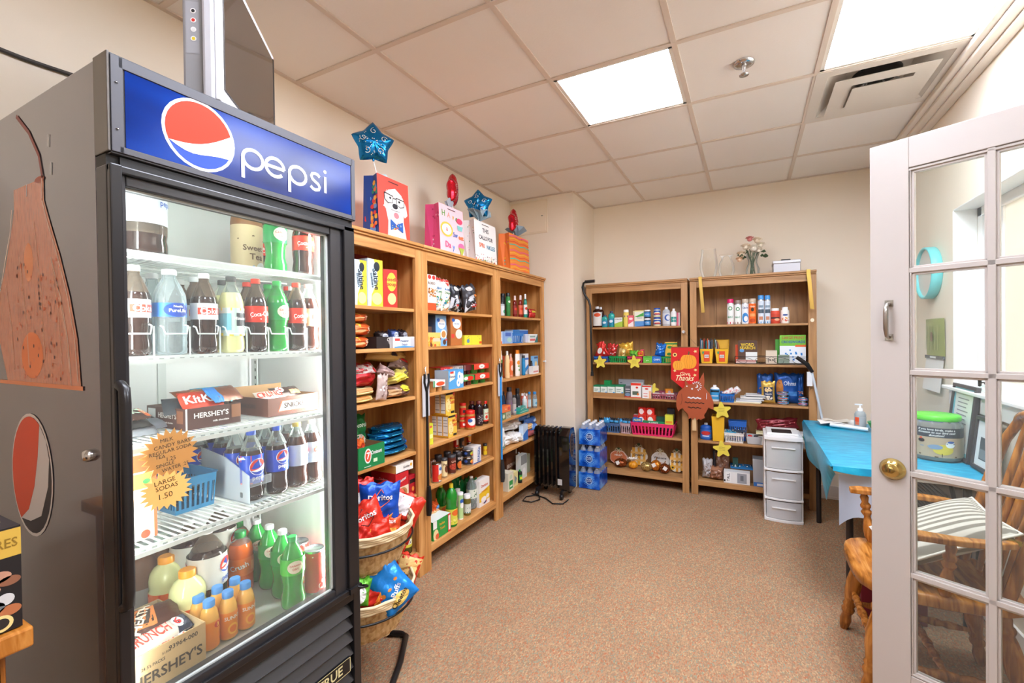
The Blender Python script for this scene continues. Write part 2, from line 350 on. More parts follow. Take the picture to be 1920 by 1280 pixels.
# what the window looks on to: a tan porch wall with trim
t = MB().box(3.2, 3.3, 0.2, 9, 0, 3.2, '#96603a').box(3.12, 3.2, .2, 9, 2.1, 2.22, '#e0c8a6').box(3.1, 3.2, .2, 9, 1.35, 1.41, '#e6d3b8').box(3.1, 3.2, 4.2, 4.32, 0, 3.2, '#eadfcf').box(3.1, 3.2, 5.6, 5.72, 0, 3.2, '#eadfcf')
t.box(3.05, 3.2, .2, 9, 0, .95, '#b98a63')
single(t, 'porch_wall', 'tan panelled porch wall with pale trim seen outside through the window', 'wall')
# ---------------------------------------------------------------- lights
def area(name, loc, sx, sy, power, col=(1, 1, 1), rot=(0, 0, 0)):
    d = bpy.data.lights.new(name, 'AREA'); d.shape = 'RECTANGLE'; d.size = sx; d.size_y = sy; d.energy = power; d.color = col
    o = bpy.data.objects.new(name, d); COL.objects.link(o); o.location = loc; o.rotation_euler = rot; return o
wd = bpy.data.worlds.new('world'); SC.world = wd; wd.use_nodes = True
wd.node_tree.nodes['Background'].inputs[0].default_value = (.95, .97, 1, 1); wd.node_tree.nodes['Background'].inputs[1].default_value = 5.0
vs_ = SC.view_settings; vs_.view_transform = 'Standard'; vs_.look = 'None'; vs_.gamma = 1; vs_.exposure = .72; vs_.use_curve_mapping = False
cy = SC.cycles; cy.use_denoising = True; cy.max_bounces = 8; cy.diffuse_bounces = 5; cy.glossy_bounces = 3; cy.transmission_bounces = 4; cy.transparent_max_bounces = 24
cy.caustics_reflective = False; cy.caustics_refractive = False; cy.sample_clamp_indirect = 6; cy.sample_clamp_direct = 0
# ---------------------------------------------------------------- bookcases
def bookcase(label, loc, rz, W, D, H, levels, V, Hm, frontlip=.02):
    """local x = width, front faces -y, origin front-left-bottom"""
    t = thing('bookcase', label, 'bookcase', loc, rz, 'open pine bookcases'); sw, th = .055, .02
    for x0 in (0, W-sw):
        for nm, y0, y1 in (('front_post', 0, .022), ('rear_post', D-.04, D-.012)): MB().box(x0, x0+sw, y0, y1, 0, H-.03, V).build(nm, t, .002)
    for x0 in (.002, W-.022): MB().box(x0, x0+.02, .022, D-.04, .10, H-.03, V).build('side_panel', t, .001)
    bk = MB(); nb = 5
    for i in range(nb):
        a = .02+(W-.04)*i/nb; bk.box(a+.0012, a+(W-.04)/nb-.0012, D-.055, D-.043, .1, H-.03, V)
    bk.box(.02, W-.02, D-.043, D-.04, .1, H-.03, V); bk.build('back_panel', t)
    MB().box(sw, W-sw, 0, .02, H-.085, H-.03, Hm).build('top_rail', t, .002)
    MB().box(0, W, -.022, D-.01, H-.018, H, Hm).box(0, W, -.012, D-.01, H-.03, H-.018, Hm).build('crown', t, .004)
    MB().box(sw, W-sw, .0, .02, levels[-1]-.045, levels[-1]-.004, Hm).build('bottom_rail', t, .002)
    for z in levels:
        y0 = .012 if z != levels[-1] else .002
        MB().box(.022, W-.022, y0+.012, D-.056, z-.019, z-.001, Hm).box(sw, W-sw, y0, y0+.0119, z-.019, z-.001, Hm).build('shelf', t, .0015)
    return t
LV = [1.562, 1.34, 1.057, .738, .488, .15]; BV = [1.475, 1.14, .813, .472, .13]
U_l = ['pine bookcase by the long wall, nearest the drinks cooler', 'middle of the three pine bookcases along the long wall', 'pine bookcase at the far end of the long wall, by the black heater']
# left wall units face +x: rotate +90 deg
for i, y0 in enumerate((1.222, 2.122, 3.024)):
    ul = bookcase(U_l[i], (-1.70, y0, 0), pi/2, .898, .365, 1.94, LV, PINE_V, PINE_H)
bl = bookcase('brown pine bookcase on the far wall with pumpkins on its bottom shelf', (-1.39, 4.23, 0), 0, .92, .365, 1.885, BV, PINEB_V, PINEB_H)
bookcase('brown pine bookcase on the far wall with glass vases on top', (-.452, 4.23, 0), 0, .925, .365, 1.885, BV, PINEB_V, PINEB_H)
# small crystal knobs and gold over-door hangers
kp = MB().lathe([(.006, 0), (.006, .012), (.014, .018), (.014, .028), (.008, .034), (0, .034)], pane_mat('crystal', dens=.4), 10)
kp.v = [(x, -z, y) for x, y, z in kp.v]
kn = kp.build('crystal_knob', bl, label='clear crystal knob'); kn.location = (-0.503+1.39, -.001, 1.418)
kp2 = MB().lathe([(.006, 0), (.006, .012), (.012, .018), (.012, .026), (0, .03)], mat('#e8e8e8', .3), 10); kp2.v = [(x, -z, y) for x, y, z in kp2.v]
kn = kp2.build('knob', ul, label='small white knob'); kn.location = (3.882-3.024, -.001, 1.163)
GOLD = mat('#b8954a', .35, .8)
for px, lb in ((-0.363, 'gold metal hanger strip over the bookcase top, beside the vases'), (0.418, 'gold metal hanger strip over the right end of the bookcase top')):
    t = MB().box(px-.013, px+.013, 4.195, 4.24, 1.886, 1.888, GOLD).box(px-.013, px+.013, 4.194, 4.197, 1.84, 1.888, GOLD)
    t.add([(px-.013, 4.194, 1.86), (px+.013, 4.194, 1.86), (px+.035, 4.19, 1.58), (px+.009, 4.19, 1.58), (px-.013, 4.197, 1.86), (px+.013, 4.197, 1.86), (px+.035, 4.193, 1.58), (px+.009, 4.193, 1.58)], [(0, 3, 2, 1), (4, 5, 6, 7), (0, 4, 7, 3), (1, 2, 6, 5), (2, 3, 7, 6)], GOLD)
    t.box(px+.009, px+.035, 4.178, 4.193, 1.578, 1.584, GOLD)
    single(t, 'door_hanger', lb, 'hanger', group='gold over-door hangers')
# ---------------------------------------------------------------- french door
A = Vector((.386, 1.995, 0)); ang = math.atan2(-.4733, .8809)
t = thing('french_door', 'white glazed door leaf standing open on the right', 'door', (A.x, A.y, 0), ang); t['kind'] = 'structure'; t.name = 'door_1'
DW = .775; xs = [.115, .278, .31, .473, .505, .66]; DM = mat('#c4bcb6', .35); th = .018
zr = [.26+i*.3345 for i in range(5)]
p = MB().box(0, .105, -th, th, .012, 2.03, DM).box(.672, DW, -th, th, .012, 2.03, DM).box(.105, .672, -th, th, 1.93, 2.03, DM).box(.105, .672, -th, th, .012, .25, DM)
p.build('door_stiles_and_rails', t, .002)
p = MB()
def bead(x0, x1, z0, z1):
    p.box(x0, x1, -.010, .010, z0, z1, DM); w_ = .007
    if x1-x0 > z1-z0: p.box(x0, x1, -.016, .016, z0+w_, z1-w_, DM)
    else: p.box(x0+w_, x1-w_, -.016, .016, z0, z1, DM)
for x in (.278, .473): bead(x, x+.032, .25, 1.93)
for i in range(1, 5): z = .25+.336*i; bead(.105, .672, z-.016, z+.014)
bead(.1, .117, .25, 1.93); bead(.66, .677, .25, 1.93); bead(.105, .672, 1.913, 1.934); bead(.105, .672, .245, .264)
p.build('muntin_grid', t, .002)
MB().box(.11, .665, -.002, .002, .255, 1.925, pane_mat('door_glass', '#fbfffd', dens=.02)).build('door_glass', t)
hd = MB(); hx = .052
for z in (1.374, 1.488): hd.box(hx-.011, hx+.011, -th-.003, -th, z-.011, z+.011, mat('#a9a39b', .3, 1))
hd.tube([(hx, -th, 1.374), (hx, -th-.022, 1.378), (hx, -th-.03, 1.40), (hx, -th-.03, 1.462), (hx, -th-.022, 1.484), (hx, -th, 1.488)], [.006, .006, .0075, .0075, .006, .006], mat('#a9a39b', .3, 1))
hd.build('door_handle', t, label='brushed metal pull handle')
BR = mat('#c9ad6a', .18, .9); dl = MB().lathe([(.036, 0), (.036, .006), (.028, .014), (.024, .022), (.021, .024), (0, .024)], BR, 28).lathe([(.011, .024), (.010, .027), (0, .027)], mat('#9a8148', .3, .9), 14).box(-.001, .001, -.006, .006, .0265, .028, '#2a2010')
dl.v = [(x+.060, -th-z, y+.928) for x, y, z in dl.v]; dl.build('deadbolt_lock', t, label='brass deadbolt cylinder')

# ---------------------------------------------------------------- drinks cooler (faces +x, local frame: x across the front, -y out, z up)
FX, FY0, FW_ = -1.21, .466, .682      # sign face plane, left edge, width
t = thing('drinks_cooler', 'tall black glass-door drinks cooler with a blue lit header sign', 'refrigerator', (FX, FY0, 0), pi/2)
BK = mat('#2b2a2c', .3); BK2 = mat('#1c1b1d', .28); LINER = mat('#f1f3f2', .4); DEP = .78
def f_side(nt, p):
    n_ = nt.nodes.new('ShaderNodeTexNoise'); n_.inputs['Scale'].default_value = 3; nt.links.new(coords(nt), n_.inputs['Vector'])
    nt.links.new(ramp(nt, n_.outputs['Fac'], [(.3, '#56535e'), (.7, '#625d68')]), p.inputs['Base Color']); p.inputs['Metallic'].default_value = .55; p.inputs['Coat Weight'].default_value = .8; p.inputs['Coat Roughness'].default_value = .03
SIDEM = nmat('cooler_side_gloss', f_side, .18)
W = FW_
p = MB().box(0, .022, .06, DEP, .1, 2.01, SIDEM).box(W-.022, W, .06, DEP, .1, 2.01, SIDEM).box(.022, W-.022, .06, DEP, 1.99, 2.01, BK).box(.022, W-.022, DEP-.02, DEP, .1, 1.99, BK).box(.022, W-.022, .06, DEP-.02, .1, .50, BK2)
p.box(0, W, .06, DEP, .03, .1, BK2)
for x in (.05, W-.05):
    for y in (.1, DEP-.06): p.lathe([(.02, 0), (.02, .03)], BLACK, 10, cx=x, cy=y)
cab = p.build('cabinet', t, .002)
MB().box(-.002, .0035, -.004, .0599, 1.80, 2.014, mat('#6a6560', .3, .4)).build('header_end_cap', t, .002)
# inner liner
p = MB().box(.022, .038, .055, DEP-.02, .50, 1.97, LINER).box(W-.030, W-.022, .055, DEP-.02, .50, 1.97, LINER).box(.038, W-.030, .545, .56, .50, 1.97, LINER).box(.038, W-.030, .055, .545, 1.955, 1.97, LINER)
p.box(.038, W-.030, .055, .545, .50, .528, mat('#d9dedb', .25, .3)); lin_ = p.build('inner_liner', t)
p = MB()
for x in (.038, W-.042, W*.5):
    for y in ((.12, .50) if x != W*.5 else (.541,)):
        if x == W*.5: p.box(x-.012, x+.012, .541, .545, .56, 1.95, '#dfe5e2')
        else: p.box(x, x+.004, y-.01, y+.01, .56, 1.95, '#dfe5e2')
        if x != W*.5:
            xx = x+.0045 if x < .1 else x-.0005
            for k in range(46): p.box(xx-.0004, xx+.0004, y-.003, y+.003, .58+k*.03, .592+k*.03, '#4a4f4d')
p.build('shelf_track', t)
# light tube behind the right frame and under the header
MB().box(W-.054, W-.034, .062, .085, .56, 1.78, mat('#fbfffd', .5, emit=60)).build('light_tube', t, label='glowing white light tube')
MB().box(.034, .046, .062, .075, .56, 1.78, mat('#fbfffd', .5, emit=32)).build('light_tube', t, label='added glowing white light tube, unseen behind the left door frame')  # extra tube, added out of sight to brighten the cooler
MB().box(.06, W-.06, .075, .10, 1.93, 1.945, mat('#f6fffb', .5, emit=11)).build('light_tube', t, label='glowing white light tube')
# wire shelves
WIRE = mat('#eef2f0', .35)
for z in (1.605, 1.354, 1.147, .9):
    p = MB()
    for k in range(34): x = .05+(W-.10)*k/33; p.box(x-.0016, x+.0016, .075, .53, z-.005, z-.0015, WIRE)
    for y in (.08, .30, .528): p.box(.042, W-.042, y-.002, y+.002, z-.010, z-.005, WIRE)
    p.box(.042, W-.042, .070, .073, z-.017, z+.002, WIRE)
    p.box(.042, W-.042, .062, .070, z-.017, z-.014, WIRE).box(.042, W-.042, .0585, .062, z-.017, z-.006, WIRE)
    for k in range(26): x = .055+(W-.11)*k/25; p.box(x-.005, x+.005, .0692, .0701, z-.010, z-.004, '#a9b0ad')
    for x in (.042, W-.046): p.box(x, x+.004, .07, .53, z-.017, z+.001, WIRE)
    p.build('wire_shelf', t)
# door: frame and glass
zb, zt, gx0, gx1 = .525, 1.772, .030, .565
p = MB().box(-.004, gx0, .0, .05, zb, zt, BK).box(gx1+.012, W-.012, .0, .05, zb, zt, BK).box(gx0, gx1+.012, .0, .05, 1.732, zt, BK).box(gx0, gx1+.012, .0, .05, zb, .565, BK)
p.box(-.004, .018, -.016, 0, zb, zt, BK2).box(gx1+.06, W-.012, -.012, 0, zb, zt, BK2).box(-.004, W-.012, -.012, 0, 1.755, zt, BK2).box(-.004, W-.012, -.012, 0, zb, .545, BK2)
dr = p.build('door', t, .003)
MB().box(0, W, .012, .058, 1.773, 1.797, '#0c0b0c').box(.022, W-.022, .005, .012, 1.775, 1.795, '#0c0b0c').build('header_gap_block', t)  # black block added to stop tube light leaking; reads as a dark gap
MB().box(gx0, gx1+.012, .02, .024, .565, 1.732, pane_mat('cooler_glass', '#fcfefd', dens=.01)).build('door_glass', dr)
p = MB()
for q in ((gx0, gx1+.012, 1.728, 1.732), (gx0, gx1+.012, .565, .569)): p.box(q[0], q[1], .012, .02, q[2], q[3], '#b9bfbc')
p.box(gx1+.004, gx1+.012, .012, .02, .565, 1.732, '#b9bfbc'); p.build('gasket', dr)
p = MB().tube([(.005, -.016, 1.30), (.005, -.035, 1.29), (.005, -.038, 1.26), (.005, -.038, .86), (.005, -.035, .83), (.005, -.016, .82)], .011, BK2, 10)
p.build('door_handle', dr, label='long black recessed pull')
# header sign
s = MB().box(.004, W, -.002, .06, 1.797, 2.012, mat('#3a393d', .3)); s.box(.018, W-.012, -.006, -.002, 1.985, 2.008, '#4a494e').box(.018, W-.012, -.006, -.002, 1.801, 1.815, '#4a494e').box(.004, .026, -.006, -.002, 1.801, 2.008, '#4a494e').box(W-.016, W, -.006, -.002, 1.801, 2.008, '#4a494e')
for z in (1.85, 1.95): s.lathe([(.003, 0), (.003, .001)], CHROME, 8, cx=.014, cy=-.0065, z=z)
sign = s.build('header_sign', t, .001)
def f_blue(nt, p):
    n_ = nt.nodes.new('ShaderNodeTexNoise'); n_.inputs['Scale'].default_value = 1.8; nt.links.new(coords(nt, (1, 1, 3)), n_.inputs['Vector'])
    c_ = ramp(nt, n_.outputs['Fac'], [(.38, '#01144c'), (.55, '#022874'), (.68, '#083a90')]); nt.links.new(c_, p.inputs['Base Color'])
    nt.links.new(c_, p.inputs['Emission Color']); p.inputs['Emission Strength'].default_value = .04; p.inputs['Specular IOR Level'].default_value = .22
BLUEP = nmat('blue_backlit_sign', f_blue, .15)
s = MB().box(.030, W-.018, -.004, -.0025, 1.816, 1.984, BLUEP)
sf = flat(-.004); pepsi_globe(s, sf, 0.183, 1.901, .078, .079, .0006, .09)
pepsi_word(s, sf, .289, 1.862, .051, '#f2f2f4', .0092, .001, 1.12)
s.build('sign_panel', sign, label='blue panel with a red, white and blue globe and the word pepsi')
# grille
p = MB().box(0, W, .03, .06, .10, .52, BLACK).box(0, .035, .0, .03, .10, .52, BK2).box(W-.03, W, .0, .03, .10, .52, BK2).box(.035, W-.03, .0, .03, .495, .52, BK2).box(.035, W-.03, .0, .03, .10, .115, BK2)
gr = p.build('grille', t, .002)
for k in range(8):
    z = .125+k*.046
    q = MB().add([(.036, .028, z+.034), (W-.031, .028, z+.034), (W-.031, .004, z), (.036, .004, z), (.036, .029, z+.026), (W-.031, .029, z+.026), (W-.031, .008, z-.004), (.036, .008, z-.004)], [(0, 3, 2, 1), (4, 5, 6, 7), (2, 3, 7, 6), (0, 1, 5, 4)], BK); q.build('louvre', gr)
q = MB().box(.46, .63, -.004, .004, .265, .315, BLACK); GO = mat('#d8cf9a', .4)
for a in ((.46, .63, .313, .315), (.46, .63, .265, .267)): q.rect(flat(-.004), *a, GO)
q.rect(flat(-.004), .627, .63, .265, .315, GO).text(flat(-.004), 'TRUE', .545, .29, .042, GO, fit=.13, off=.02); q.build('nameplate', gr)
MB().tube([(W-.03, -.012, .545), (W-.02, -.03, .54), (W+.002, -.034, .535), (W+.010, -.02, .53), (W+.006, -.004, .528)], .004, BLACK).box(W-.06, W-.01, -.02, .0, .53, .548, BK2).build('lower_hinge', t)
# side print: bottle picture and globe, marks on the near side panel (local x = 0, facing -x)
s = MB(); sd = lambda a, z, e: (-.001-e, a, z)       # a = depth from the front, local y
BOR = nmat('printed_amber', lambda nt, p: (nt.links.new(ramp(nt, (lambda n_: (nt.links.new(coords(nt, (1, 30, 4)), n_.inputs['Vector']), n_.outputs['Fac'])[1])(nt.nodes.new('ShaderNodeTexNoise')), [(.3, '#a86248'), (.5, '#d98a66'), (.7, '#b87c62')]), p.inputs['Base Color'])), .2)
def A_(x): return -1.21-x
left = [(.60, 1.283), (.66, 1.40), (.655, 1.52), (.60, 1.60), (.56, 1.68), (.53, 1.745), (.53, 1.80)]
right = [(.335, 1.80), (.335, 1.745), (.31, 1.70), (.25, 1.60), (.20, 1.50), (.165, 1.40), (.15, 1.283)]
s.poly(sd, left+right, BOR, .0004)
for a, z0_, z1_ in ((.21, 1.32, 1.5), (.25, 1.34, 1.6), (.45, 1.33, 1.62), (.55, 1.32, 1.55), (.35, 1.35, 1.7)): s.line(sd, [(a, z0_), (a+.015, (z0_+z1_)/2), (a+.05, z1_)], .005, '#e8b498', .0008)
for pts_ in ([(.165, 1.30), (.178, 1.40), (.212, 1.50), (.262, 1.60), (.318, 1.69), (.345, 1.745)], [(.545, 1.75), (.56, 1.69), (.60, 1.62), (.64, 1.54)], [(.20, 1.29), (.215, 1.40), (.25, 1.5), (.30, 1.6)], [(.345, 1.75), (.345, 1.80)]): s.line(sd, pts_, .004, '#f3d8c8', .001)
s.ell(sd, .43, 1.36, .07, .06, '#f08a50', .0007).ell(sd, .44, 1.6, .03, .05, '#f0a070', .0007).line(sd, [(.14, 1.285), (.66, 1.285)], .010, '#e89468', .001)
random.seed(3)
for k in range(90): s.ell(sd, .36+random.uniform(-.12, .17), random.uniform(1.3, 1.6), .004, .005, random.choice(['#e58a5e', '#5c2c1e', '#d9744a']), .001, 8)
s.line(sd, [(.34, 1.80), (.36, 1.86), (.42, 1.93), (.50, 1.99)], .010, '#8c4438', .0008).ell(sd, .36, 1.80, .03, .008, '#b3604a', .0008)
for a, z in ((.30, 1.9), (.29, 1.83), (.44, 1.8)): s.line(sd, [(a, z), (a+.003, z-.03)], .004, '#e8e4e4', .0008)
# globe on the side (mirrored so that it reads from the near side)
sm_ = lambda x, z, e: (-.001-e, .452-x, z)
s.ell(sm_, 0, 1.048, .134, .160, '#e6e2e2', .0004, 32); s.ell(sm_, 0, 1.048, .127, .152, '#27252e', .0006, 32)
P_ = lambda a, k=1: (.127*cos(a)*k, 1.048+.152*sin(a)*k)
topc = [P_(radians(62+(235-62)*i/16)) for i in range(17)]; lowc = [(-.02, .955), (.02, 1.02), (.045, 1.10)]
s.poly(sm_, topc+lowc, '#e2512c', .0012)
s.poly(sm_, [P_(radians(62))]+lowc[::-1]+[P_(radians(235)), (-.01, .925), (.06, .95), (.105, 1.03), (.115, 1.10), P_(radians(40))], '#dcdce0', .0010)
sp = s.build('side_graphic', t, label='printed amber bottle and globe on the cooler side'); 
lk = MB().lathe([(.014, 0), (.014, .008), (.010, .014), (0, .014)], CHROME, 14); lk.v = [(-z, x+.115, y+1.135) for x, y, z in lk.v]; lk.build('lock', t, label='round metal lock')

# ---------------------------------------------------------------- packaged goods
def marks(b, sf, w, h, ops, e0=.0005, curved=False, t3=None):
    """ops in fractions: x -.5...5 of the width, z 0..1 of the height"""
    for i, o in enumerate(ops):
        e = e0+i*.00025; k = o[0]
        if k == 'r':
            n = 6 if curved else 1; b.rect(sf, o[1]*w, o[2]*w, o[3]*h, o[4]*h, o[5], e, n, n)
        elif k == 't':
            rot = radians(o[6]) if len(o) > 6 else 0; lim = o[7] if len(o) > 7 else .92
            b.text(sf, o[1], o[2]*w, o[3]*h, o[4]*h, o[5], e+.0006, rot, off=.02, fit=(lim*w if abs(rot) < .8 else lim*h))
        elif k == 'e':
            f_ = b.fan if curved else b.poly; f_(sf, [(o[1]*w+o[3]*w*cos(2*pi*q/16), o[2]*h+o[4]*h*sin(2*pi*q/16)) for q in range(16)], o[5], e)
        elif k == 'p': (b.fan if curved else b.poly)(sf, [(x*w, z*h) for x, z in o[1]], o[2], e)
        elif k == 'l': b.line(sf, [(x*w, z*h) for x, z in o[1]], o[2]*h, o[3], e)
        elif k == 'd':      # scatter of small blobs: d, x0, x1, z0, z1, n, size, colours
            rnd = random.Random(int(w*1e4)+o[5])
            for q in range(o[5]):
                x, z = rnd.uniform(o[1], o[2])*w, rnd.uniform(o[3], o[4])*h; s_ = o[6]*w*rnd.uniform(.6, 1.2)
                b.ell(sf, x, z, s_, s_*rnd.uniform(.6, 1), rnd.choice(o[7]), e+q*.00001, 7)
        elif k == 'g': pepsi_globe(b, sf, o[1]*w, o[2]*h, o[3]*w, o[3]*w, e)
def loc_of(at, back=0):
    x, y, z, w, h, f = at
    return ((x-back, y, z) if f == 'L' else (x, y+back, z)), FACE[f]
def carton(at, d, name, label, col, ops=(), cat='box', group=None, side_c=None, top_c=None, side_ops=(), top_ops=(), turn=0, rough=.4):
    loc, rz = loc_of(at); w, h = at[3], at[4]
    b = MB().box(-w/2, w/2, 0, d, 0, h, mat(col, rough), top=top_c and mat(top_c, rough), sidec=side_c and mat(side_c, rough))
    marks(b, flat(0), w, h, ops)
    if side_ops:
        marks(b, lambda a, z, e: (-w/2-e, d/2-a, z), d, h, side_ops); marks(b, lambda a, z, e: (w/2+e, d/2+a, z), d, h, side_ops)
    if top_ops: marks(b, lambda a, z, e: (a, d/2+z, h+e), w, d, top_ops)
    return single(b, name, label, cat, loc, rz+turn, group)
def round_at(at):
    """widths on the long-wall shelves are measured along the shelf, seen obliquely: turn them into a diameter"""
    x, y, z, w, h, f = at
    if f == 'L' and x < -1.705:
        c = abs(x)/math.hypot(x, y); R = w*c/2; return (x, y*(1+R/abs(x)), z, 2*R, h, f)
    return at
PROF = {
 'soda': [(.60, 0), (.86, .012), (.98, .05), (1, .13), (.90, .24), (.97, .34), (.98, .40), (.98, .62), (.93, .68), (.74, .77), (.52, .85), (.36, .90), (.36, .935)],
 'wavy': [(.60, 0), (.86, .012), (1, .06), (1, .14), (.84, .26), (.86, .36), (.99, .46), (1, .60), (.97, .66), (.80, .77), (.52, .86), (.36, .90), (.36, .935)],
 'water': [(.70, 0), (.95, .02), (1, .06), (.96, .10), (1, .14), (.96, .18), (1, .22), (.96, .26), (1, .30), (.97, .36), (1, .42), (1, .62), (.95, .70), (.72, .80), (.48, .87), (.40, .90), (.40, .935)],
 'big': [(.62, 0), (.9, .012), (1, .05), (1, .12), (.96, .16), (1, .22), (1, .66), (.95, .72), (.78, .80), (.5, .88), (.28, .925), (.28, .95)],
 'jug': [(.80, 0), (.97, .02), (1, .06), (1, .50), (.93, .54), (.98, .58), (1, .66), (.92, .76), (.70, .84), (.42, .89), (.42, .90)],
 'mini': [(.85, 0), (1, .03), (1, .55), (.95, .66), (.78, .78), (.62, .84), (.60, .86)],
 'straight': [(.93, 0), (1, .02), (1, .74), (.92, .80), (.60, .86), (.5, .88)],
 'jar': [(.92, 0), (1, .03), (1, .72), (.92, .80), (.88, .82)],
 'lotion': [(.9, 0), (1, .03), (.97, .30), (.9, .60), (.78, .80), (.45, .85), (.42, .86)],
 'lemon': [(.9, 0), (1, .04), (1, .36), (.86, .48), (.9, .56), (1, .64), (.96, .74), (.74, .83), (.42, .88), (.36, .90)],
 'waist': [(.9, 0), (1, .04), (.95, .22), (.74, .42), (.9, .60), (.86, .70), (.5, .78), (.42, .80)],
 'spray': [(.95, 0), (1, .01), (1, .80), (.9, .84), (.86, .85)],
 'peroxide': [(.92, 0), (1, .02), (1, .70), (.9, .80), (.5, .87), (.42, .88)],
}
def prad(pr, z):
    for (r0, z0), (r1, z1) in zip(pr, pr[1:]):
        if z0 <= z <= z1: return r0+(r1-r0)*(z-z0)/(z1-z0)
    return pr[-1][0]
def bottle(at, name, label, prof, liquid, cap, lab=None, band=(.40, .62), ops=(), fill=None, clear=None, cat='bottle', group=None, a0=None, capr=None, square=None, ring=None, rz=None):
    """at = (x, y, z, width, height, facing); fill = liquid level; above it the clear plastic shows"""
    at = round_at(at); R = at[3]/2; H = at[4]; loc, fz = loc_of(at, R); pr = PROF[prof]
    if rz is not None: fz = rz
    t = thing(name, label, cat, loc, fz, group)
    if a0 is None: a0 = {'L': -.35, 'B': 0}[at[5]]
    P = [(r*R, z*H) for r, z in pr]; b = MB()
    liq = M(liquid); cl = clear or CLEAR
    if fill:
        lo = [p for p in pr if p[1] <= fill]; hi = [p for p in pr if p[1] > fill]; a_, c_ = lo[-1], hi[0]; q = (fill-a_[1])/(c_[1]-a_[1]); mid = (a_[0]+(c_[0]-a_[0])*q, fill)
        b.lathe([(r*R, z*H) for r, z in lo+[mid]], liq); b.lathe([(r*R, z*H) for r, z in [mid]+hi], cl, caps=False)
    else: b.lathe(P, liq)
    if square:
        b.v = [(x, y*square, z) for x, y, z in b.v]
    b.build('bottle_body', t)
    zt = pr[-1][1]*H; cr = capr*R if capr else pr[-1][0]*R*1.12
    b = MB().lathe([(cr, 0), (cr, (H-zt)*.86), (cr*.9, H-zt)], cap if not isinstance(cap, str) else mat(cap, .35), 16, z=zt-.001)
    if square: b.v = [(x, y*square, z) for x, y, z in b.v]
    b.build('cap', t)
    if lab:
        z0, z1 = band[0]*H, band[1]*H
        rr_ = max(prad(pr, band[0]+(band[1]-band[0])*k_/6) for k_ in range(7))*R+.0006
        b = MB().lathe([(rr_, z0), (rr_, z1)], mat(lab, .35), 20, caps=False); sf = cyl(rr_, 0, a0)
        marks(b, lambda x, z, e: sf(x, z+z0, e), 2*R, z1-z0, ops, curved=True)
        if square: b.v = [(x, y*square, z) for x, y, z in b.v]
        b.build('label_band', t)
    return t
def tin(at, name, label, col, ops=(), rim=CHROME, cat='can', group=None, lid=None, a0=None, body=None):
    at = round_at(at); R = at[3]/2; H = at[4]; loc, rz = loc_of(at, R); t = thing(name, label, cat, loc, rz, group)
    if a0 is None: a0 = {'L': -.5, 'B': 0}[at[5]]
    MB().lathe([(R*.94, 0), (R, .003), (R, .006), (R*.985, .008), (R*.985, H-.008), (R, H-.006), (R, H-.002), (R*.95, H), (R*.93, H-.004), (0, H-.004)], body or rim, 22).build('can_body', t)
    b = MB().lathe([(R*.995, .008), (R*.995, H-.008)], mat(col, .35), 22, caps=False); sf = cyl(R*.995, 0, a0)
    marks(b, lambda x, z, e: sf(x, z+.008, e), 2*R, H-.016, ops, curved=True); b.build('can_label', t)
    if lid: MB().lathe([(R*1.04, H-.012), (R*1.04, H+.004), (R*.9, H+.005), (0, H+.005)], mat(lid, .35), 22).build('lid', t)
    return t
def bag(at, d, name, label, col, ops=(), cat='snack bag', group=None, rx=0, drz=0, ry=0, seed=1, rough=.28, back=None, wr=1, flatb=True, metal=.3):
    """pillow pouch with crimped ends; origin at the bottom edge"""
    w, h = at[3], at[4]; loc, rz = loc_of(at, d/2); rnd = random.Random(seed)
    ph = [rnd.uniform(0, 6.28) for _ in range(8)]
    def surf(x, z, e, s=-1):
        u = max(-1, min(1, 2*x/w)); v = max(-1, min(1, 2*z/h-1))
        bul = max(0, 1-abs(u)**2.6)**.6*max(0, 1-abs(v)**3.2)**.7
        wk = (.010*sin(7*u+ph[0]+3*v)+.008*sin(11*v+ph[1]-4*u)+.006*sin(17*u*v+ph[2]+9*v)+.005*sin(23*v+ph[5]+13*u))*wr
        yy = s*(d/2*bul+wk*min(.7, bul+.1)*min(1, d/.12)*min(1, h/.12)+e); dx = .05*w*(1-abs(v))*(abs(u)**3)*(-1 if u > 0 else 1)
        return (x+dx, yy, z+.006*sin(9*u+ph[3])*(1 if v > .97 else 0))
    m_ = mat(col, rough, metal, noise=.15); b = MB()
    b.grid(lambda i, j: surf((i-.5)*w, j*h, 0), 18, 20, m_); b.grid(lambda i, j: surf((.5-i)*w, j*h, 0, 1), 18, 20, back or m_)
    for z0, z1 in ((0, .03), (.97, 1)): b.rect(lambda x, z, e: surf(x, z, e), -.5*w, .5*w, z0*h, z1*h, mat(col, .4, .5), .0012, 12, 1)
    marks(b, lambda x, z, e: surf(x, z, e), w, h, ops, .0022, True)
    return single(b, name, label, cat, (loc[0], loc[1], loc[2]+.004+abs(sin(ry))*w/2), rz+drz, group, rx=rx, ry=ry)
def jarx(at, name, label, liquid, cap, lab=None, ops=(), band=(.15, .65), group=None, a0=None): return bottle(at, name, label, 'jar', liquid, cap, lab, band, ops, cat='jar', group=group, a0=a0, capr=.96)
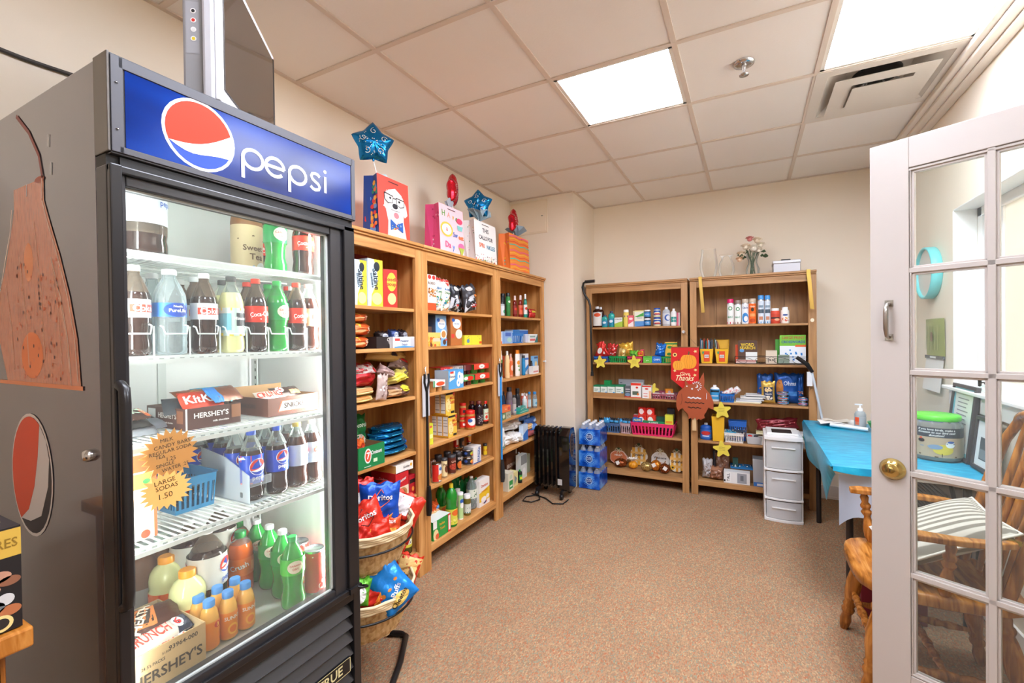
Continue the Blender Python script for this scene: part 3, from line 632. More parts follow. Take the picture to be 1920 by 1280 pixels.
def slotted(at, d, name, label, col, slots=7, rows=1, cat='basket', group=None, taper=.9, rough=.4):
    """plastic basket with vertical slots and a rim"""
    w, h = at[3], at[4]; loc, rz = loc_of(at); t = thing(name, label, cat, loc, rz, group); m_ = mat(col, rough); q = (1-taper)/2
    b = MB(); b.box(-w/2*taper, w/2*taper, d*q, d*(1-q), 0, .003, m_); b.build('base', t)
    def wall(p, r, n):     # p,r corners (x,y) of the top edge; tapered to the bottom
        b = MB(); c0 = (0, d/2)
        def pt(k, z): x = p[0]+(r[0]-p[0])*k; y = p[1]+(r[1]-p[1])*k; s = taper+(1-taper)*z; return (c0[0]+(x-c0[0])*s, c0[1]+(y-c0[1])*s, z*h)
        zs = [0, .12]+sum(([.12+.68*(i+.0)/rows+.68/rows*.9, .12+.68*(i+1)/rows] for i in range(rows)), [])+[1]
        for i in range(len(zs)-1):
            z0, z1 = zs[i], zs[i+1]
            if i % 2 == 0 or i == len(zs)-2: b.add([pt(0, z0), pt(1, z0), pt(1, z1), pt(0, z1)], [(0, 1, 2, 3)], m_)
            else:
                for k in range(n+1): a0_, a1_ = max(0, (k-.22)/n), min(1, (k+.22)/n); b.add([pt(a0_, z0), pt(a1_, z0), pt(a1_, z1), pt(a0_, z1)], [(0, 1, 2, 3)], m_)
        o = b.build('slotted_wall', t); s_ = o.modifiers.new('solid', 'SOLIDIFY'); s_.thickness = .002
    ns = max(3, int(slots*d/w)); C4 = [(-w/2, 0), (w/2, 0), (w/2, d), (-w/2, d)]
    for i in range(4): wall(C4[i], C4[(i+1) % 4], slots if i % 2 == 0 else ns)
    MB().tube([(x*1.01, (y-d/2)*1.01+d/2, h) for x, y in C4], .003, m_, 6, True).build('rim', t)
    return t
def tray(at, d, name, label, col, ops=(), side_ops=(), cat='tray', group=None, th=.003, hb=None, inner=None):
    """open-topped cardboard carton"""
    w, h = at[3], at[4]; loc, rz = loc_of(at); hb = hb or h; m_ = mat(col, .6); b = MB(); n_ = mat(inner or '#b89b74', .7)
    b.box(-w/2, w/2, 0, d, 0, th, m_); b.box(-w/2, w/2, 0, th, th, h, m_); b.box(-w/2, w/2, d-th, d, th, hb, n_)
    b.box(-w/2, -w/2+th, th, d-th, th, h, m_); b.box(w/2-th, w/2, th, d-th, th, h, m_)
    b.rect(lambda x, z, e: (x, th+e, z), -w/2+th, w/2-th, th, h, n_); b.rect(lambda a, z, e: (w/2-th-e, a, z), th, d-th, th, h, n_)
    marks(b, flat(0), w, h, ops)
    if side_ops: marks(b, lambda a, z, e: (-w/2-e, d/2-a, z), d, h, side_ops)
    return single(b, name, label, cat, loc, rz, group)

# ---------------------------------------------------------------- inside the cooler
COLA = mat('#2a140c', .07, coat=.5); COLA2 = mat('#3a1a10', .08, coat=.5); GREENB = mat('#1f8f35', .08, coat=.5); GCL = pane_mat('green_plastic', '#58c66a', dens=.35)
LEMON = mat('#e3e2a4', .15, coat=.4); ORANGE = mat('#ee6a14', .12, coat=.4); WATERM = pane_mat('water_plastic', '#dfe8ea', dens=.22)
BR_CL = pane_mat('dark_clear_plastic', '#b9a898', dens=.15)
def cooler_bottle(p, kind, label, group=None, w=.072, h=.235, a0=-.5):
    at = (p[0]+w/2, min(p[1], 1.101-w/2), p[2]+.001, w, h, 'L')
    K = dict(
     diet_coke=('soda', COLA, '#f1f1f1', '#dedfe0', (.42, .62), [('r', -.2, 1.1, .3, .72, '#e23a1c'), ('t', 'Coke', .22, .5, .46, '#ffffff')], .70),
     coke=('soda', COLA, '#e8391c', '#e8331b', (.40, .62), [('t', 'Coca-Cola', .12, .5, .38, '#ffffff', 6), ('l', [(-.3, .28), (.1, .2), (.6, .35), (1.0, .3)], .04, '#ffffff')], .74),
     water=('water', WATERM, '#f4f6f8', '#3f7fd0', (.44, .60), [('e', .30, .5, .42, .5, '#123f9a'), ('e', -.9, .5, .3, .45, '#123f9a'), ('t', 'PureLife', .30, .45, .34, '#ffffff'), ('t', 'Nestle', .30, .75, .22, '#ffffff')], None),
     lemonade=('soda', LEMON, '#4c4c4a', '#cfe3de', (.22, .58), [('r', -1.2, 1.2, .9, 1, '#e8d840'), ('r', .2, 1.0, .35, .82, '#222c33'), ('t', 'Minute Maid', .55, .62, .16, '#f4f4f4'), ('r', -.9, .0, .2, .8, '#7ec0d4'), ('r', -1.2, 1.2, 0, .1, '#e8c930')], .78),
     ginger=('wavy', GREENB, '#159a3c', '#129347', (.44, .68), [('e', .25, .5, .38, .38, '#f0ead8'), ('t', 'CANADA', .25, .58, .17, '#c0352c'), ('t', 'DRY', .25, .38, .17, '#c0352c')], .78),
     pepsi=('soda', COLA, '#2346a8', '#1243b8', (.34, .66), [('g', .25, .66, .30), ('t', 'pepsi', .25, .25, .24, '#ffffff')], .72),
     pepsi_red=('soda', COLA, '#2346a8', '#1243b8', (.26, .66), [('r', -1.4, 1.4, .78, 1, '#e2401d'), ('g', .3, .58, .34), ('t', 'pepsi', .3, .2, .2, '#ffffff'), ('r', -1.4, 1.4, 0, .05, '#e2401d'), ('p', [(-.9, .9), (-.3, .97), (-.2, .88), (-.6, .82)], '#ffffff')], .72),
     diet_pepsi=('soda', COLA, '#f2f2f2', '#cdd6e2', (.34, .66), [('g', .3, .6, .22), ('t', 'pepsi', .3, .25, .2, '#2a55a8')], .80),
     gold_pepsi=('soda', COLA2, '#cdb255', '#c9d0dc', (.34, .66), [('g', .55, .6, .14), ('t', 'pepsi', .5, .25, .16, '#3a5ea8')], .78),
     root=('soda', COLA2, '#efefef', '#e6c9a0', (.36, .62), [('t', 'Dr', .2, .5, .4, '#7a2a18')], .78),
     crush=('jug', ORANGE, '#1a8a3e', '#f07a20', (.30, .58), [('t', 'Crush', -.1, .55, .42, '#ffffff', 12), ('r', .4, .9, .2, .75, '#f9a25a')], .80),
     dark=('soda', COLA2, '#e9e7e2', '#8a7462', (.40, .60), [], .8),
    )[kind]
    return bottle(at, 'soda_bottle' if kind not in ('water', 'lemonade') else kind+'_bottle', label, K[0], K[1], K[2], K[3], K[4], K[5], K[6], GCL if kind == 'ginger' else BR_CL if 'coke' in kind else None, group=group, a0=a0)
A4 = lambda p, w, h: (p[0]+w/2, max(.508+w/2, min(p[1], 1.101-w/2)), p[2]+.001, w, h, 'L')
# top shelf
bottle(A4((-1.4,0.606,1.605), .108, .31), 'two_liter_bottle', 'large diet cola bottle with silver pepsi label at the left of the top cooler shelf', 'big', COLA, '#eeeeee', '#d3d9e0', (.28, .76), [('g', .42, .72, .17), ('t', 'pepsi', .42, .38, .14, '#2a55a8'), ('g', -.75, .72, .17), ('t', 'pepsi', -.75, .38, .14, '#2a55a8')], .20, BR_CL, a0=-.1)
bottle(A4((-1.55,0.98,1.605), .098, .29), 'tea_bottle', 'large sweet tea bottle with tan label on the top cooler shelf', 'big', '#8a5a33', '#f0e6d2', '#d9c095', (.05, .62), [('t', 'Sweet', 0, .52, .16, '#6b4a2a'), ('t', 'Tea', .1, .34, .18, '#6b4a2a'), ('r', -1.3, 1.3, 0, .16, '#6f9fd6'), ('e', .3, .14, .2, .1, '#f4f4f4'), ('l', [(-.5, .7), (0, .78), (.5, .7)], .02, '#6b4a2a')], a0=-.15)
cooler_bottle((-1.4,0.982,1.605), 'ginger', 'green ginger ale bottle on the top cooler shelf', h=.24, w=.07)
cooler_bottle((-1.62,1.083,1.605), 'coke', 'red-label cola bottle behind the tea bottle on the top cooler shelf')
cooler_bottle((-1.6,1.183,1.605), 'coke', 'red-label cola bottle half hidden behind the green one on the top cooler shelf')
cooler_bottle((-1.37,1.069,1.605), 'coke', 'red-label cola bottle at the right end of the top cooler shelf', h=.225, w=.07)
# second shelf front row and back row
F_ = [((-1.36,0.569,1.354), 'diet_coke', 'silver and red label diet cola bottle at the far left of the second cooler shelf', .2), ((-1.37,0.652,1.354), 'water', 'clear ribbed water bottle with blue label, front of the second cooler shelf', -.1),
 ((-1.37,0.739,1.354), 'diet_coke', 'diet cola bottle right of the clear water bottle, second cooler shelf', -.1), ((-1.37,0.815,1.354), 'lemonade', 'pale yellow lemonade bottle with dark cap on the second cooler shelf', -.1),
 ((-1.365,0.888,1.354), 'coke', 'red-capped cola bottle right of the lemonade, second cooler shelf', .1), ((-1.36,0.957,1.354), 'ginger', 'green ginger ale bottle between two cola bottles, second cooler shelf', .1),
 ((-1.35,1.02,1.354), 'coke', 'red-capped cola bottle right of the green ginger ale, second cooler shelf', .25), ((-1.35,1.088,1.354), 'root', 'cream-label soda bottle at the right end of the second cooler shelf', .1)]
for p, k, lb, a in F_: cooler_bottle(p, k, lb, None, .076 if k == 'water' else .068, .228, a-.45)
for p, k, lb in [((-1.47,0.657,1.354), 'water', 'water bottle standing second in line behind the front water bottle'), ((-1.455,0.759,1.354), 'diet_coke', 'white-capped diet cola second in line behind the front diet cola'),
  ((-1.46,0.842,1.354), 'lemonade', 'lemonade bottle second in line behind the front lemonade'), ((-1.45,0.914,1.354), 'coke', 'cola bottle second in line, behind the lemonade and cola'),
  ((-1.45,0.986,1.354), 'ginger', 'green bottle second in line behind the front ginger ale'), ((-1.45,1.061,1.354), 'coke', 'cola bottle second in line, right of the rear green bottle'), ((-1.44,1.128,1.354), 'root', 'cream-label soda second in line at the right end'),
  ((-1.56,0.771,1.354), 'diet_coke', 'dim diet cola third in line at the back of the second shelf'), ((-1.58,0.674,1.354), 'water', 'dim water bottle at the back left of the second cooler shelf')]:
    cooler_bottle(p, k, lb, None, .066, .226)
# clips in front of the bottles
for p, lb in [(0.554, 'far left'), (0.636, 'in front of the water'), (0.713, 'in front of the diet cola'), (0.789, 'in front of the lemonade'), (0.857, 'in front of the first red cola'), (0.923, 'in front of the green bottle'), (0.993, 'in front of the second red cola')]:
    b = MB().tube([(-.030, .012, .075), (-.030, 0, .072), (-.026, -.002, .055), (.024, -.002, .055), (.028, 0, .075), (.028, .012, .078)], .0022, mat('#dfe6e6', .3), 6).box(.031, .034, 0, .003, 0, .074, mat('#dfe6e6', .3))
    single(b, 'bottle_clip', 'white plastic bottle stop on the second cooler shelf, '+lb, 'clip', (-1.306, p, 1.3555), pi/2, 'bottle stops')
# third shelf: candy
tray((-1.345, .747, 1.149, .150, .058, 'L'), .20, 'candy_carton', 'open brown milk chocolate carton heaped with candy bars on the third cooler shelf', '#4a2a22', [('t', "HERSHEY'S", -.05, .62, .34, '#f0ebe6'), ('t', 'milk chocolate', .12, .28, .13, '#f0ebe6'), ('r', .32, .5, .3, .95, '#8a5a3a'), ('r', -.5, -.47, 0, 1, '#d6d6d4')],
     [('t', "HERSHEY'S", .05, .6, .34, '#d6d0ca'), ('t', 'milk chocolate', .1, .28, .12, '#d6d0ca'), ('r', -.45, -.25, .45, .9, '#dfe3e2'), ('r', .3, .46, .3, .9, '#7a4a30')], cat='carton', inner='#6b5346')
tray((-1.335, .995, 1.149, .185, .058, 'L'), .20, 'candy_carton', 'open brown carton with white SNICKERS lettering on the third cooler shelf', '#6a3f30', [('p', [(-.32, .2), (-.25, .8), (.45, .8), (.38, .2)], '#e2572e'), ('p', [(-.30, .24), (-.23, .76), (.43, .76), (.36, .24)], '#f3efe8'), ('t', 'SNICKERS', .07, .5, .4, '#3a1e16', 0, .62)], [('t', 'SNICKERS', 0, .5, .3, '#3a1e16')], cat='carton', hb=.085, inner='#b98f62')
rnd = random.Random(5)
def bar(x, y, z, w, h, col, lb, ops=(), tilt=0, rz=pi/2, d=.014, name='candy_bar'):
    b = MB(); m_ = mat(col, .3, .3, noise=.2)
    fn = lambda s: (lambda u, v: ((u-.5)*w, (v-.5)*h, s*d/2*(1-abs(2*u-1)**6)*(1-abs(2*v-1)**4)+.0012*sin(40*u+9*v)))
    b.grid(fn(1), 12, 6, m_).grid(fn(-1), 12, 6, m_)
    sf = lambda x_, z_, e: fn(1)(x_/w+.5, z_/h)[:2]+(fn(1)(x_/w+.5, z_/h)[2]+e,)
    marks(b, sf, w, h, ops, .001, True)
    return single(b, name, lb, 'candy bar', (x, y, z), rz, None, rx=tilt)
bars = [(-1.40, .705, '#3a3d42', 'dark grey wrapped candy bar at the left of the heap', [], .7), (-1.385, .735, '#d8442a', 'orange-red wrapped candy bar reading Kit at the front of the heap', [('t', 'KitKat', 0, .5, .6, '#ffffff')], .9), (-1.43, .74, '#8a4a24', 'brown wrapped candy bar on top of the heap', [('l', [(-.4, .3), (0, .7), (.4, .4)], .1, '#c98a4a')], .5),
 (-1.42, .775, '#e9ecee', 'white and blue wrapped candy bar in the middle of the heap', [('r', -.5, -.3, 0, 1, '#2f7fd0'), ('e', .2, .5, .12, .3, '#8a5a3a')], .8), (-1.45, .80, '#39a9c9', 'turquoise candy wrapper sticking up from the heap', [], 1.1), (-1.39, .80, '#7a4630', 'brown and blue candy bar at the right of the heap', [('r', -.5, -.2, 0, 1, '#2f7fd0')], .7)]
for i, (x, y, c_, lb, ops, ti) in enumerate(bars): bar(x, y, 1.211+.011*(i % 3), .112, .062, c_, lb, ops, ti, pi/2+.3*(i % 3-1))
bar(-1.42, .97, 1.205, .11, .045, '#efe6dc', 'white and red wrapped CRUNCH bar in the snickers carton', [('t', 'CRUNCH', 0, .5, .75, '#dc3b26'), ], .7, pi/2+.1)
bar(-1.43, 1.03, 1.212, .10, .05, '#3a2620', 'dark brown multipack bar marked 6 in the snickers carton', [('e', -.2, .6, .14, .3, '#f2f2f2'), ('t', '6', -.2, .6, .5, '#d33'), ('r', .1, .5, .1, .5, '#b98c62')], .6, pi/2-.1)
for i, (y, z, c_, lb, ops) in enumerate([(.585, 1.158, '#8d8f96', 'silver wrapped candy at the bottom of the pile, left of the third shelf', []), (.575, 1.178, '#26221f', 'black wrapped candy bar in the pile at the left of the third shelf', []), (.58, 1.197, '#4a2e22', 'brown candy bar with green letters on top of the left pile', [('t', 'MILKY', 0, .5, .6, '#cfe8cf'), ('r', .3, .5, .1, .9, '#c8673a')]), (.635, 1.165, '#9aa0ac', 'silver wrapped candy lying right of the pile, third shelf', [])]):
    bar(-1.42-.01*i, y, z, .10, .06, c_, lb, ops, .35, pi/2+.2*(i-1), .018)
# fourth shelf
carton((-1.33, .553, .902, .085, .21, 'L'), .085, 'juice_carton', 'white and orange juice carton at the left of the fourth cooler shelf', '#ece6dc', [('r', -.5, .5, .80, 1, '#e8552e'), ('r', -.5, .5, .60, .78, '#f08a4a'), ('e', .25, .68, .1, .03, '#3a8a4a'), ('r', .42, .5, 0, .9, '#e8643c'), ('e', .2, .06, .12, .05, '#d9442a')], 'carton')
slotted((-1.42, .735, .902, .115, .10, 'L'), .14, 'plastic_basket', 'turquoise slotted plastic basket on the fourth cooler shelf', '#2f86b8', 8)
for i, (x, y, c_, lb) in enumerate([(-1.47, .71, '#5a5e66', 'grey wrapped candy lying in the turquoise basket'), (-1.49, .74, '#343a44', 'dark wrapped candy on top in the turquoise basket'), (-1.50, .77, '#7d8a96', 'pale wrapped candy at the right of the turquoise basket')]): bar(x, y, .935+.014*i, .075, .05, c_, lb, (), .2, 1.2+.4*i)
b = MB()
TP = pane_mat('frosted_plastic', '#eef2f5', dens=.16, rough=.2)
b.add([(-.036, 0, 0), (-.036, .34, 0), (-.036, .34, .16), (-.036, .12, .13), (-.036, 0, .085), (-.033, 0, 0), (-.033, .34, 0), (-.033, .34, .16), (-.033, .12, .13), (-.033, 0, .085)], [(0, 4, 3, 2, 1), (5, 6, 7, 8, 9), (4, 0, 5, 9), (3, 4, 9, 8), (2, 3, 8, 7)], TP)
b.box(-.033, .036, 0, .34, 0, .003, TP).box(-.033, .036, 0, .003, .05, .075, TP)
single(b, 'bottle_tray', 'frosted clear plastic feeder tray holding the front blue-label cola bottles', 'tray', (-1.318, 0.862, .902), pi/2)
D_ = [((-1.36,0.862,0.9), 'pepsi_red', 'blue and red label cola bottle at the front of the feeder tray', -.2), ((-1.352,0.941,0.9), 'pepsi', 'blue-label cola bottle in front, right of the feeder tray', -.1), ((-1.35,1.013,0.9), 'gold_pepsi', 'silver-label cola bottle with gold cap, front of the fourth shelf', .1), ((-1.345,1.081,0.9), 'diet_pepsi', 'white-capped diet cola at the right end of the fourth shelf', -.2)]
for p, k, lb, a in D_: cooler_bottle(p, k, lb, None, .068, .215, a-.4)
for p, k, lb in [((-1.44,0.863,0.9), 'pepsi', 'blue-label cola second in the feeder tray line'), ((-1.55,0.889,0.9), 'pepsi', 'blue-label cola third in the feeder tray line'), ((-1.44,0.963,0.9), 'pepsi', 'blue-capped cola second behind the right blue-label bottle'), ((-1.54,0.983,0.9), 'pepsi', 'blue-capped cola third behind the right blue-label bottle'),
  ((-1.44,1.039,0.9), 'gold_pepsi', 'gold-capped bottle second in line on the fourth shelf'), ((-1.54,1.066,0.9), 'gold_pepsi', 'gold-capped bottle third in line on the fourth shelf'), ((-1.43,1.109,0.9), 'diet_pepsi', 'white-capped diet cola second in line on the fourth shelf'), ((-1.53,1.133,0.9), 'diet_pepsi', 'white-capped diet cola third in line on the fourth shelf'),
  ((-1.6,0.834,0.9), 'pepsi', 'dim blue-label cola at the back left above the turquoise basket'), ((-1.66,0.92,0.9), 'pepsi', 'dim blue-label cola at the very back of the feeder tray side')]: cooler_bottle(p, k, lb, None, .064, .213, -.4)
# cooler floor
tray((-1.290, .600, .530, .168, .112, 'L'), .24, 'shipping_carton', 'open tan cardboard carton with black lettering on the cooler floor, full of candy packs', '#c6a679', [('t', "HERSHEY'S", -.02, .42, .32, '#3f3429'), ('t', '93964-000', .18, .84, .14, '#3f3429'), ('t', "24 5's PACKS", -.22, .68, .10, '#3f3429', 0, .3), ('t', '51500', -.05, .80, .07, '#3f3429')], [('t', "HERSHEY'S", 0, .42, .32, '#3f3429')], cat='carton', inner='#c9ae86')
bar(-1.43, .606, .650, .15, .10, '#4a251a', 'brown wrapped candy pack reading HEATH on top in the tan carton', [('r', -.25, .15, .1, .8, '#c8763a'), ('r', -.21, .11, .2, .7, '#33231d'), ('t', 'HEATH', -.05, .45, .3, '#efe0c8', 70)], .25, 1.3, .03, 'candy_pack')
bar(-1.355, .600, .632, .16, .055, '#efe6dc', 'upper white and red CRUNCH multipack in the tan carton', [('t', 'CRUNCH', -.12, .5, .8, '#d93a2a', 0, .6), ('r', .25, .5, 0, 1, '#2a3048'), ('e', .3, .5, .08, .35, '#fff'), ('t', '6', .3, .5, .6, '#d33')], .35, pi/2+.1, .03, 'candy_pack')
bar(-1.325, .600, .605, .16, .05, '#efe6dc', 'lower white and red CRUNCH multipack against the carton front', [('t', 'CRUNCH', -.12, .5, .8, '#d93a2a', 0, .6), ('r', .25, .5, 0, 1, '#2a3048'), ('e', .3, .5, .08, .35, '#fff'), ('t', '6', .3, .5, .6, '#d33')], .5, pi/2+.05, .025, 'candy_pack')
for p, lb in [((-1.45,0.722,0.53), 'yellow juice jug with orange cap, the right one behind the tan carton'), ((-1.6,0.739,0.53), 'yellow juice jug with orange cap, the left one behind the tan carton')]:
    bottle(A4(p, .092, .20), 'juice_jug', lb, 'jug', LEMON, '#f5a02c', '#ef6a1e', (.10, .50), [('e', .1, .55, .36, .4, '#f6e6b8'), ('e', .1, .45, .22, .25, '#f4f4f4'), ('r', -1.3, 1.3, .9, 1, '#d9441e')], cat='jug', a0=0)
for p, lb in [((-1.695,0.773,0.53), 'brown iced tea jug with pale green cap at the back of the cooler floor'), ((-1.67,0.698,0.53), 'brown iced tea jug at the back left corner of the cooler floor')]:
    bottle(A4(p, .095, .235), 'tea_jug', lb, 'jug', '#6a452c', '#cfe8de', '#8a8580', (.12, .48), [], cat='jug')
for p, lb in [((-1.47,0.788,0.53), 'large diet cola bottle with silver pepsi label, front of the cooler floor'), ((-1.6,0.805,0.53), 'large diet cola bottle behind the front one, to its left'), ((-1.63,0.914,0.53), 'large diet cola bottle behind the front one, to its right')]:
    bottle(A4(p, .104, .29), 'two_liter_bottle', lb, 'big', COLA, '#e9e9e9', '#c9c6bd', (.42, .74), [('g', .32, .62, .22), ('t', 'pepsi', .36, .2, .22, '#2a55a8'), ('g', -.95, .62, .2)], .80, BR_CL, a0=-.05)
for p, lb in [((-1.56,0.945,0.53), 'orange soda bottle with green cap, the front one of the pair'), ((-1.655,0.994,0.53), 'orange soda bottle with green cap behind the front one')]: cooler_bottle(p, 'crush', lb, None, .076, .205)
for i, (p, h_, lb) in enumerate([((-1.31,0.96,0.53), .229, 'green ginger ale bottle nearest the glass on the cooler floor'), ((-1.4,0.989,0.53), .222, 'green bottle with white cap, second from the front in its row'), ((-1.49,1.004,0.53), .217, 'green bottle with white cap, third in the row'), ((-1.58,1.016,0.53), .215, 'green bottle with white cap, last in the row')]):
    t_ = bottle(A4(p, .072, h_), 'soda_bottle', lb, 'wavy', GREENB, '#1ba04a' if i == 0 else '#f2f2f2', '#3fb83a' if i == 0 else '#1f8a3a', (.50, .72), [('e', -.2, .5, .34, .4, '#efe7d2'), ('t', 'CANADA', -.2, .6, .16, '#c0352c'), ('t', 'DRY', -.2, .38, .18, '#c0352c')], a0=0)
for p, lb in [((-1.325,1.055,0.53), 'red cola can standing nearest the glass on the cooler floor'), ((-1.42,1.094,0.53), 'red cola can behind the front can'), ((-1.52,1.107,0.53), 'red cola can at the back behind the green bottles')]:
    tin((p[0]+.033, min(p[1], 1.066), p[2]+.001, .066, .147, 'L'), 'soda_can', lb, '#d62c22', [('t', 'Coca-Cola', .15, .5, .22, '#ffffff', 75), ('r', -1.4, 1.4, .9, .93, '#ffffff'), ('t', 'Coca-Cola', -1.2, .5, .22, '#ffffff', 75)], mat('#b9bcc0', .25, .9), a0=.1)
k = 0
for i in range(3):
    for j in range(2):
        x = -1.325-.048*j*1.0+.014*(i-2)*-1; y = 0.787+.048*i+.012*j
        bottle((-1.325-.052*j+.0*i, 0.829-.052*(2-i)+.0, .531, .048, .135, 'L'), 'juice_bottle', ('front' if j == 0 else 'rear')+' row, '+['left', 'middle', 'right'][i]+' bottle of the orange juice six-pack with blue caps', 'mini', mat('#f0b458', .2, coat=.3), '#4f92d8', '#f08a1c', (.04, .58), ([('t', 'SUNNY', 0, .78, .2, '#f6f0e0'), ('e', 0, .35, .3, .22, '#ffb02e'), ('e', 0, .35, .2, .14, '#f47a10')] if i != 0 else [('e', .2, .85, .2, .12, '#d8402a'), ('t', '3', .2, .85, .2, '#ffe060')]), group='juice six-pack bottles', capr=.62, a0=0)
# price stars on the door glass
def star(n_, R0, R1, seed, sx=1, sz=1):
    rn = random.Random(seed); P = []
    for i in range(n_):
        a = 2*pi*i/n_; P += [(R0*sx*rn.uniform(.93, 1.05)*cos(a), R0*sz*rn.uniform(.93, 1.05)*sin(a)), (R1*sx*cos(a+pi/n_), R1*sz*sin(a+pi/n_))]
    return P
def price(y, z, R0, R1, n_, sx, sz, lines, lb, seed, x):
    b = MB().prism(star(n_, R0, R1, seed, sx, sz), -.0006, .0006, mat('#efb868', .7)); INK = '#4a3a20'
    for tx, px_, pz, sz_, rt in lines: b.text(flat(-.0006), tx, px_, pz, sz_, INK, .0006, rt, off=-.004)
    single(b, 'price_star', lb, 'sign', (x, y, z), pi/2, 'orange starburst price signs')
yS, zS = 0.582, 1.122
price(yS, zS, .064, .048, 22, 1.0, .98, [('MILK', -.008, .034, .013, .1), ('CANDY BARS', .004, .021, .013, .1), ('REGULAR SODA', 0, .008, .0125, .1), ('TEA', -.022, -.004, .012, 0), ('1.25', .0, -.012, .013, .05), ('SINGLE', -.012, -.024, .012, .1), ('WATER .25', .010, -.034, .012, .12)], 'upper orange starburst sign on the cooler glass listing milk, candy bars and tea', 3, -1.2315)
yS, zS = 0.572, 1.037
price(yS, zS, .057, .042, 20, 1.0, .84, [('LARGE', -.004, .022, .015, .12), ('SODAS', .0, .008, .015, .08), ('1.50', -.004, -.012, .019, .08)], 'lower orange starburst sign on the cooler glass reading large sodas 1.50', 4, -1.2302)

# ---------------------------------------------------------------- left wall, near bookcase
SAL = [('p', [(-.30, 0), (.5, 0), (.5, 1), (-.1, 1), (.12, .8), (.15, .55), (-.25, .25)], '#e4cf3a'), ('e', .1, .17, .34, .13, '#e9cf96'), ('e', .1, .85, .2, .1, '#2c3238'), ('t', 'Saltine', .02, .58, .20, '#20303c', -82, .45), ('t', 'crackers', -.22, .55, .09, '#3c5566', -82, .4)]
for a, lb in [((-1.75,1.696,1.562,0.083,0.232,'L'), 'blue and yellow saltine cracker box half hidden by the cooler, top shelf'), ((-1.75,1.799,1.562,0.109,0.25,'L'), 'blue and yellow saltine cracker box standing beside the red cracker box')]:
    carton(a, .12, 'cracker_box', lb, '#cfe0ea', SAL, side_c='#d9e6ee')
carton((-1.8,1.966,1.562,0.086,0.222,'L'), .12, 'cracker_box', 'red snack cracker box with yellow letters at the right of the top shelf', '#d8261c', [('e', .1, .68, .34, .24, '#f0c23c'), ('t', 'noodle', .1, .74, .13, '#b01810'), ('t', 'soup', .1, .62, .13, '#b01810'), ('e', .1, .25, .3, .15, '#f0d08a')], side_c='#c11f18', turn=-.35)
carton((-1.9,1.851,1.562,0.086,0.295,'L'), .08, 'cracker_box', 'dark red box standing behind the saltine boxes', '#7a1c1c', [])
BUN = lambda a, lb, s: bag(a, .16, 'bread_pack', lb, '#e2672e', [('r', -.45, .1, .15, .5, '#f0b078'), ('p', [(-.15, .95), (.05, .95), (-.05, .55)], '#f2dc48'), ('r', .2, .45, .2, .7, '#e8b898'), ('l', [(.12, .05), (.12, .95)], .06, '#d8d0c4')], 'bread', seed=s)
BUN((-1.74,1.685,1.34,0.189,-0.048,'L')[:4]+(.062, 'L'), 'orange wrapped bun pack at the bottom of the stack of three', 1); BUN((-1.74,1.694,1.406,0.205,-0.114,'L')[:4]+(.064, 'L'), 'orange wrapped bun pack in the middle of the stack of three', 2); BUN((-1.75,1.698,1.474,0.165,-0.183,'L')[:4]+(.05, 'L'), 'orange wrapped bun pack on top of the stack of three', 3)
tray((-1.74,1.862,1.34,0.143,0.062,'L'), .2, 'snack_tray', 'open black carton with white lettering beside the bun packs', '#2a2220', [('t', 'OREO', .2, .5, .5, '#d8d2cc', -50)], cat='carton', inner='#5a4a44')
tray((-1.715,1.98,1.34,0.183,0.061,'L'), .22, 'snack_tray', 'open white and blue snack carton at the shelf edge', '#eef3f8', [('r', -.42, -.2, .62, .85, '#d8423a'), ('t', 'Powdered', 0, .62, .26, '#3c5a86', 0, .5), ('t', 'Donuts', 0, .3, .26, '#3c5a86', 0, .4), ('p', [(-.45, .1), (0, .2), (.45, .05), (.45, 0), (-.45, 0)], '#5a9ad8'), ('r', .28, .48, .1, .9, '#c9cbd0')], cat='carton', inner='#dfe6ee')
for i, (p, c_, lb) in enumerate([((-1.79,1.913,1.37,0.092,0.059,'L'), '#2e2624', 'dark wrapped cake in the open black carton'), ((-1.8,2.015,1.38,0.072,0.05,'L'), '#3e4f86', 'blue and white wrapped cake at the left in the white carton'), ((-1.79,2.077,1.38,0.075,0.05,'L'), '#3a3238', 'dark wrapped cake at the right in the white carton')]):
    bag(p[:4]+(.058, 'L'), .07, 'wrapped_cake', lb, c_, [('e', 0, .5, .25, .3, '#c8ccd8')], seed=i+20)
# third shelf: bread bags
bag((-1.76,1.738,1.132,0.234,0.124,'L'), .17, 'bread_bag', 'large red bread bag with clear top on the third shelf', '#bf2026', [('r', -.5, .4, .62, .96, '#b9aaa2'), ('d', -.4, .35, .65, .93, 30, .02, ['#8a7c74', '#d8ccc4']), ('l', [(-.45, .5), (-.1, .5)], .02, '#e2b0a8')], 'bread', seed=4)
bag((-1.74,1.705,1.057,0.207,0.201,'L')[:4]+(.038, 'L'), .16, 'wrap_pack', 'lower cream flat bread pack under the red bag', '#eedc92', [('r', -.4, .2, .6, .9, '#e29a5a')], 'bread', seed=5, metal=0)
bag((-1.74,1.71,1.095,0.215,0.163,'L')[:4]+(.038, 'L'), .16, 'wrap_pack', 'upper cream flat bread pack under the red bag', '#f0e2a0', [('r', -.4, .3, .55, .9, '#e0a066')], 'bread', seed=6, metal=0)
bag((-1.8,1.992,1.227,0.33,0.084,'L')[:4]+(.075, 'L'), .13, 'bread_bag', 'pale yellow bread bag with dark label lying on top of the pile', '#d9b36a', [('r', -.1, .05, .5, .85, '#4a3a44'), ('r', .1, .5, 0, 1, '#e6d488')], 'bread', seed=7, ry=.14, metal=0)
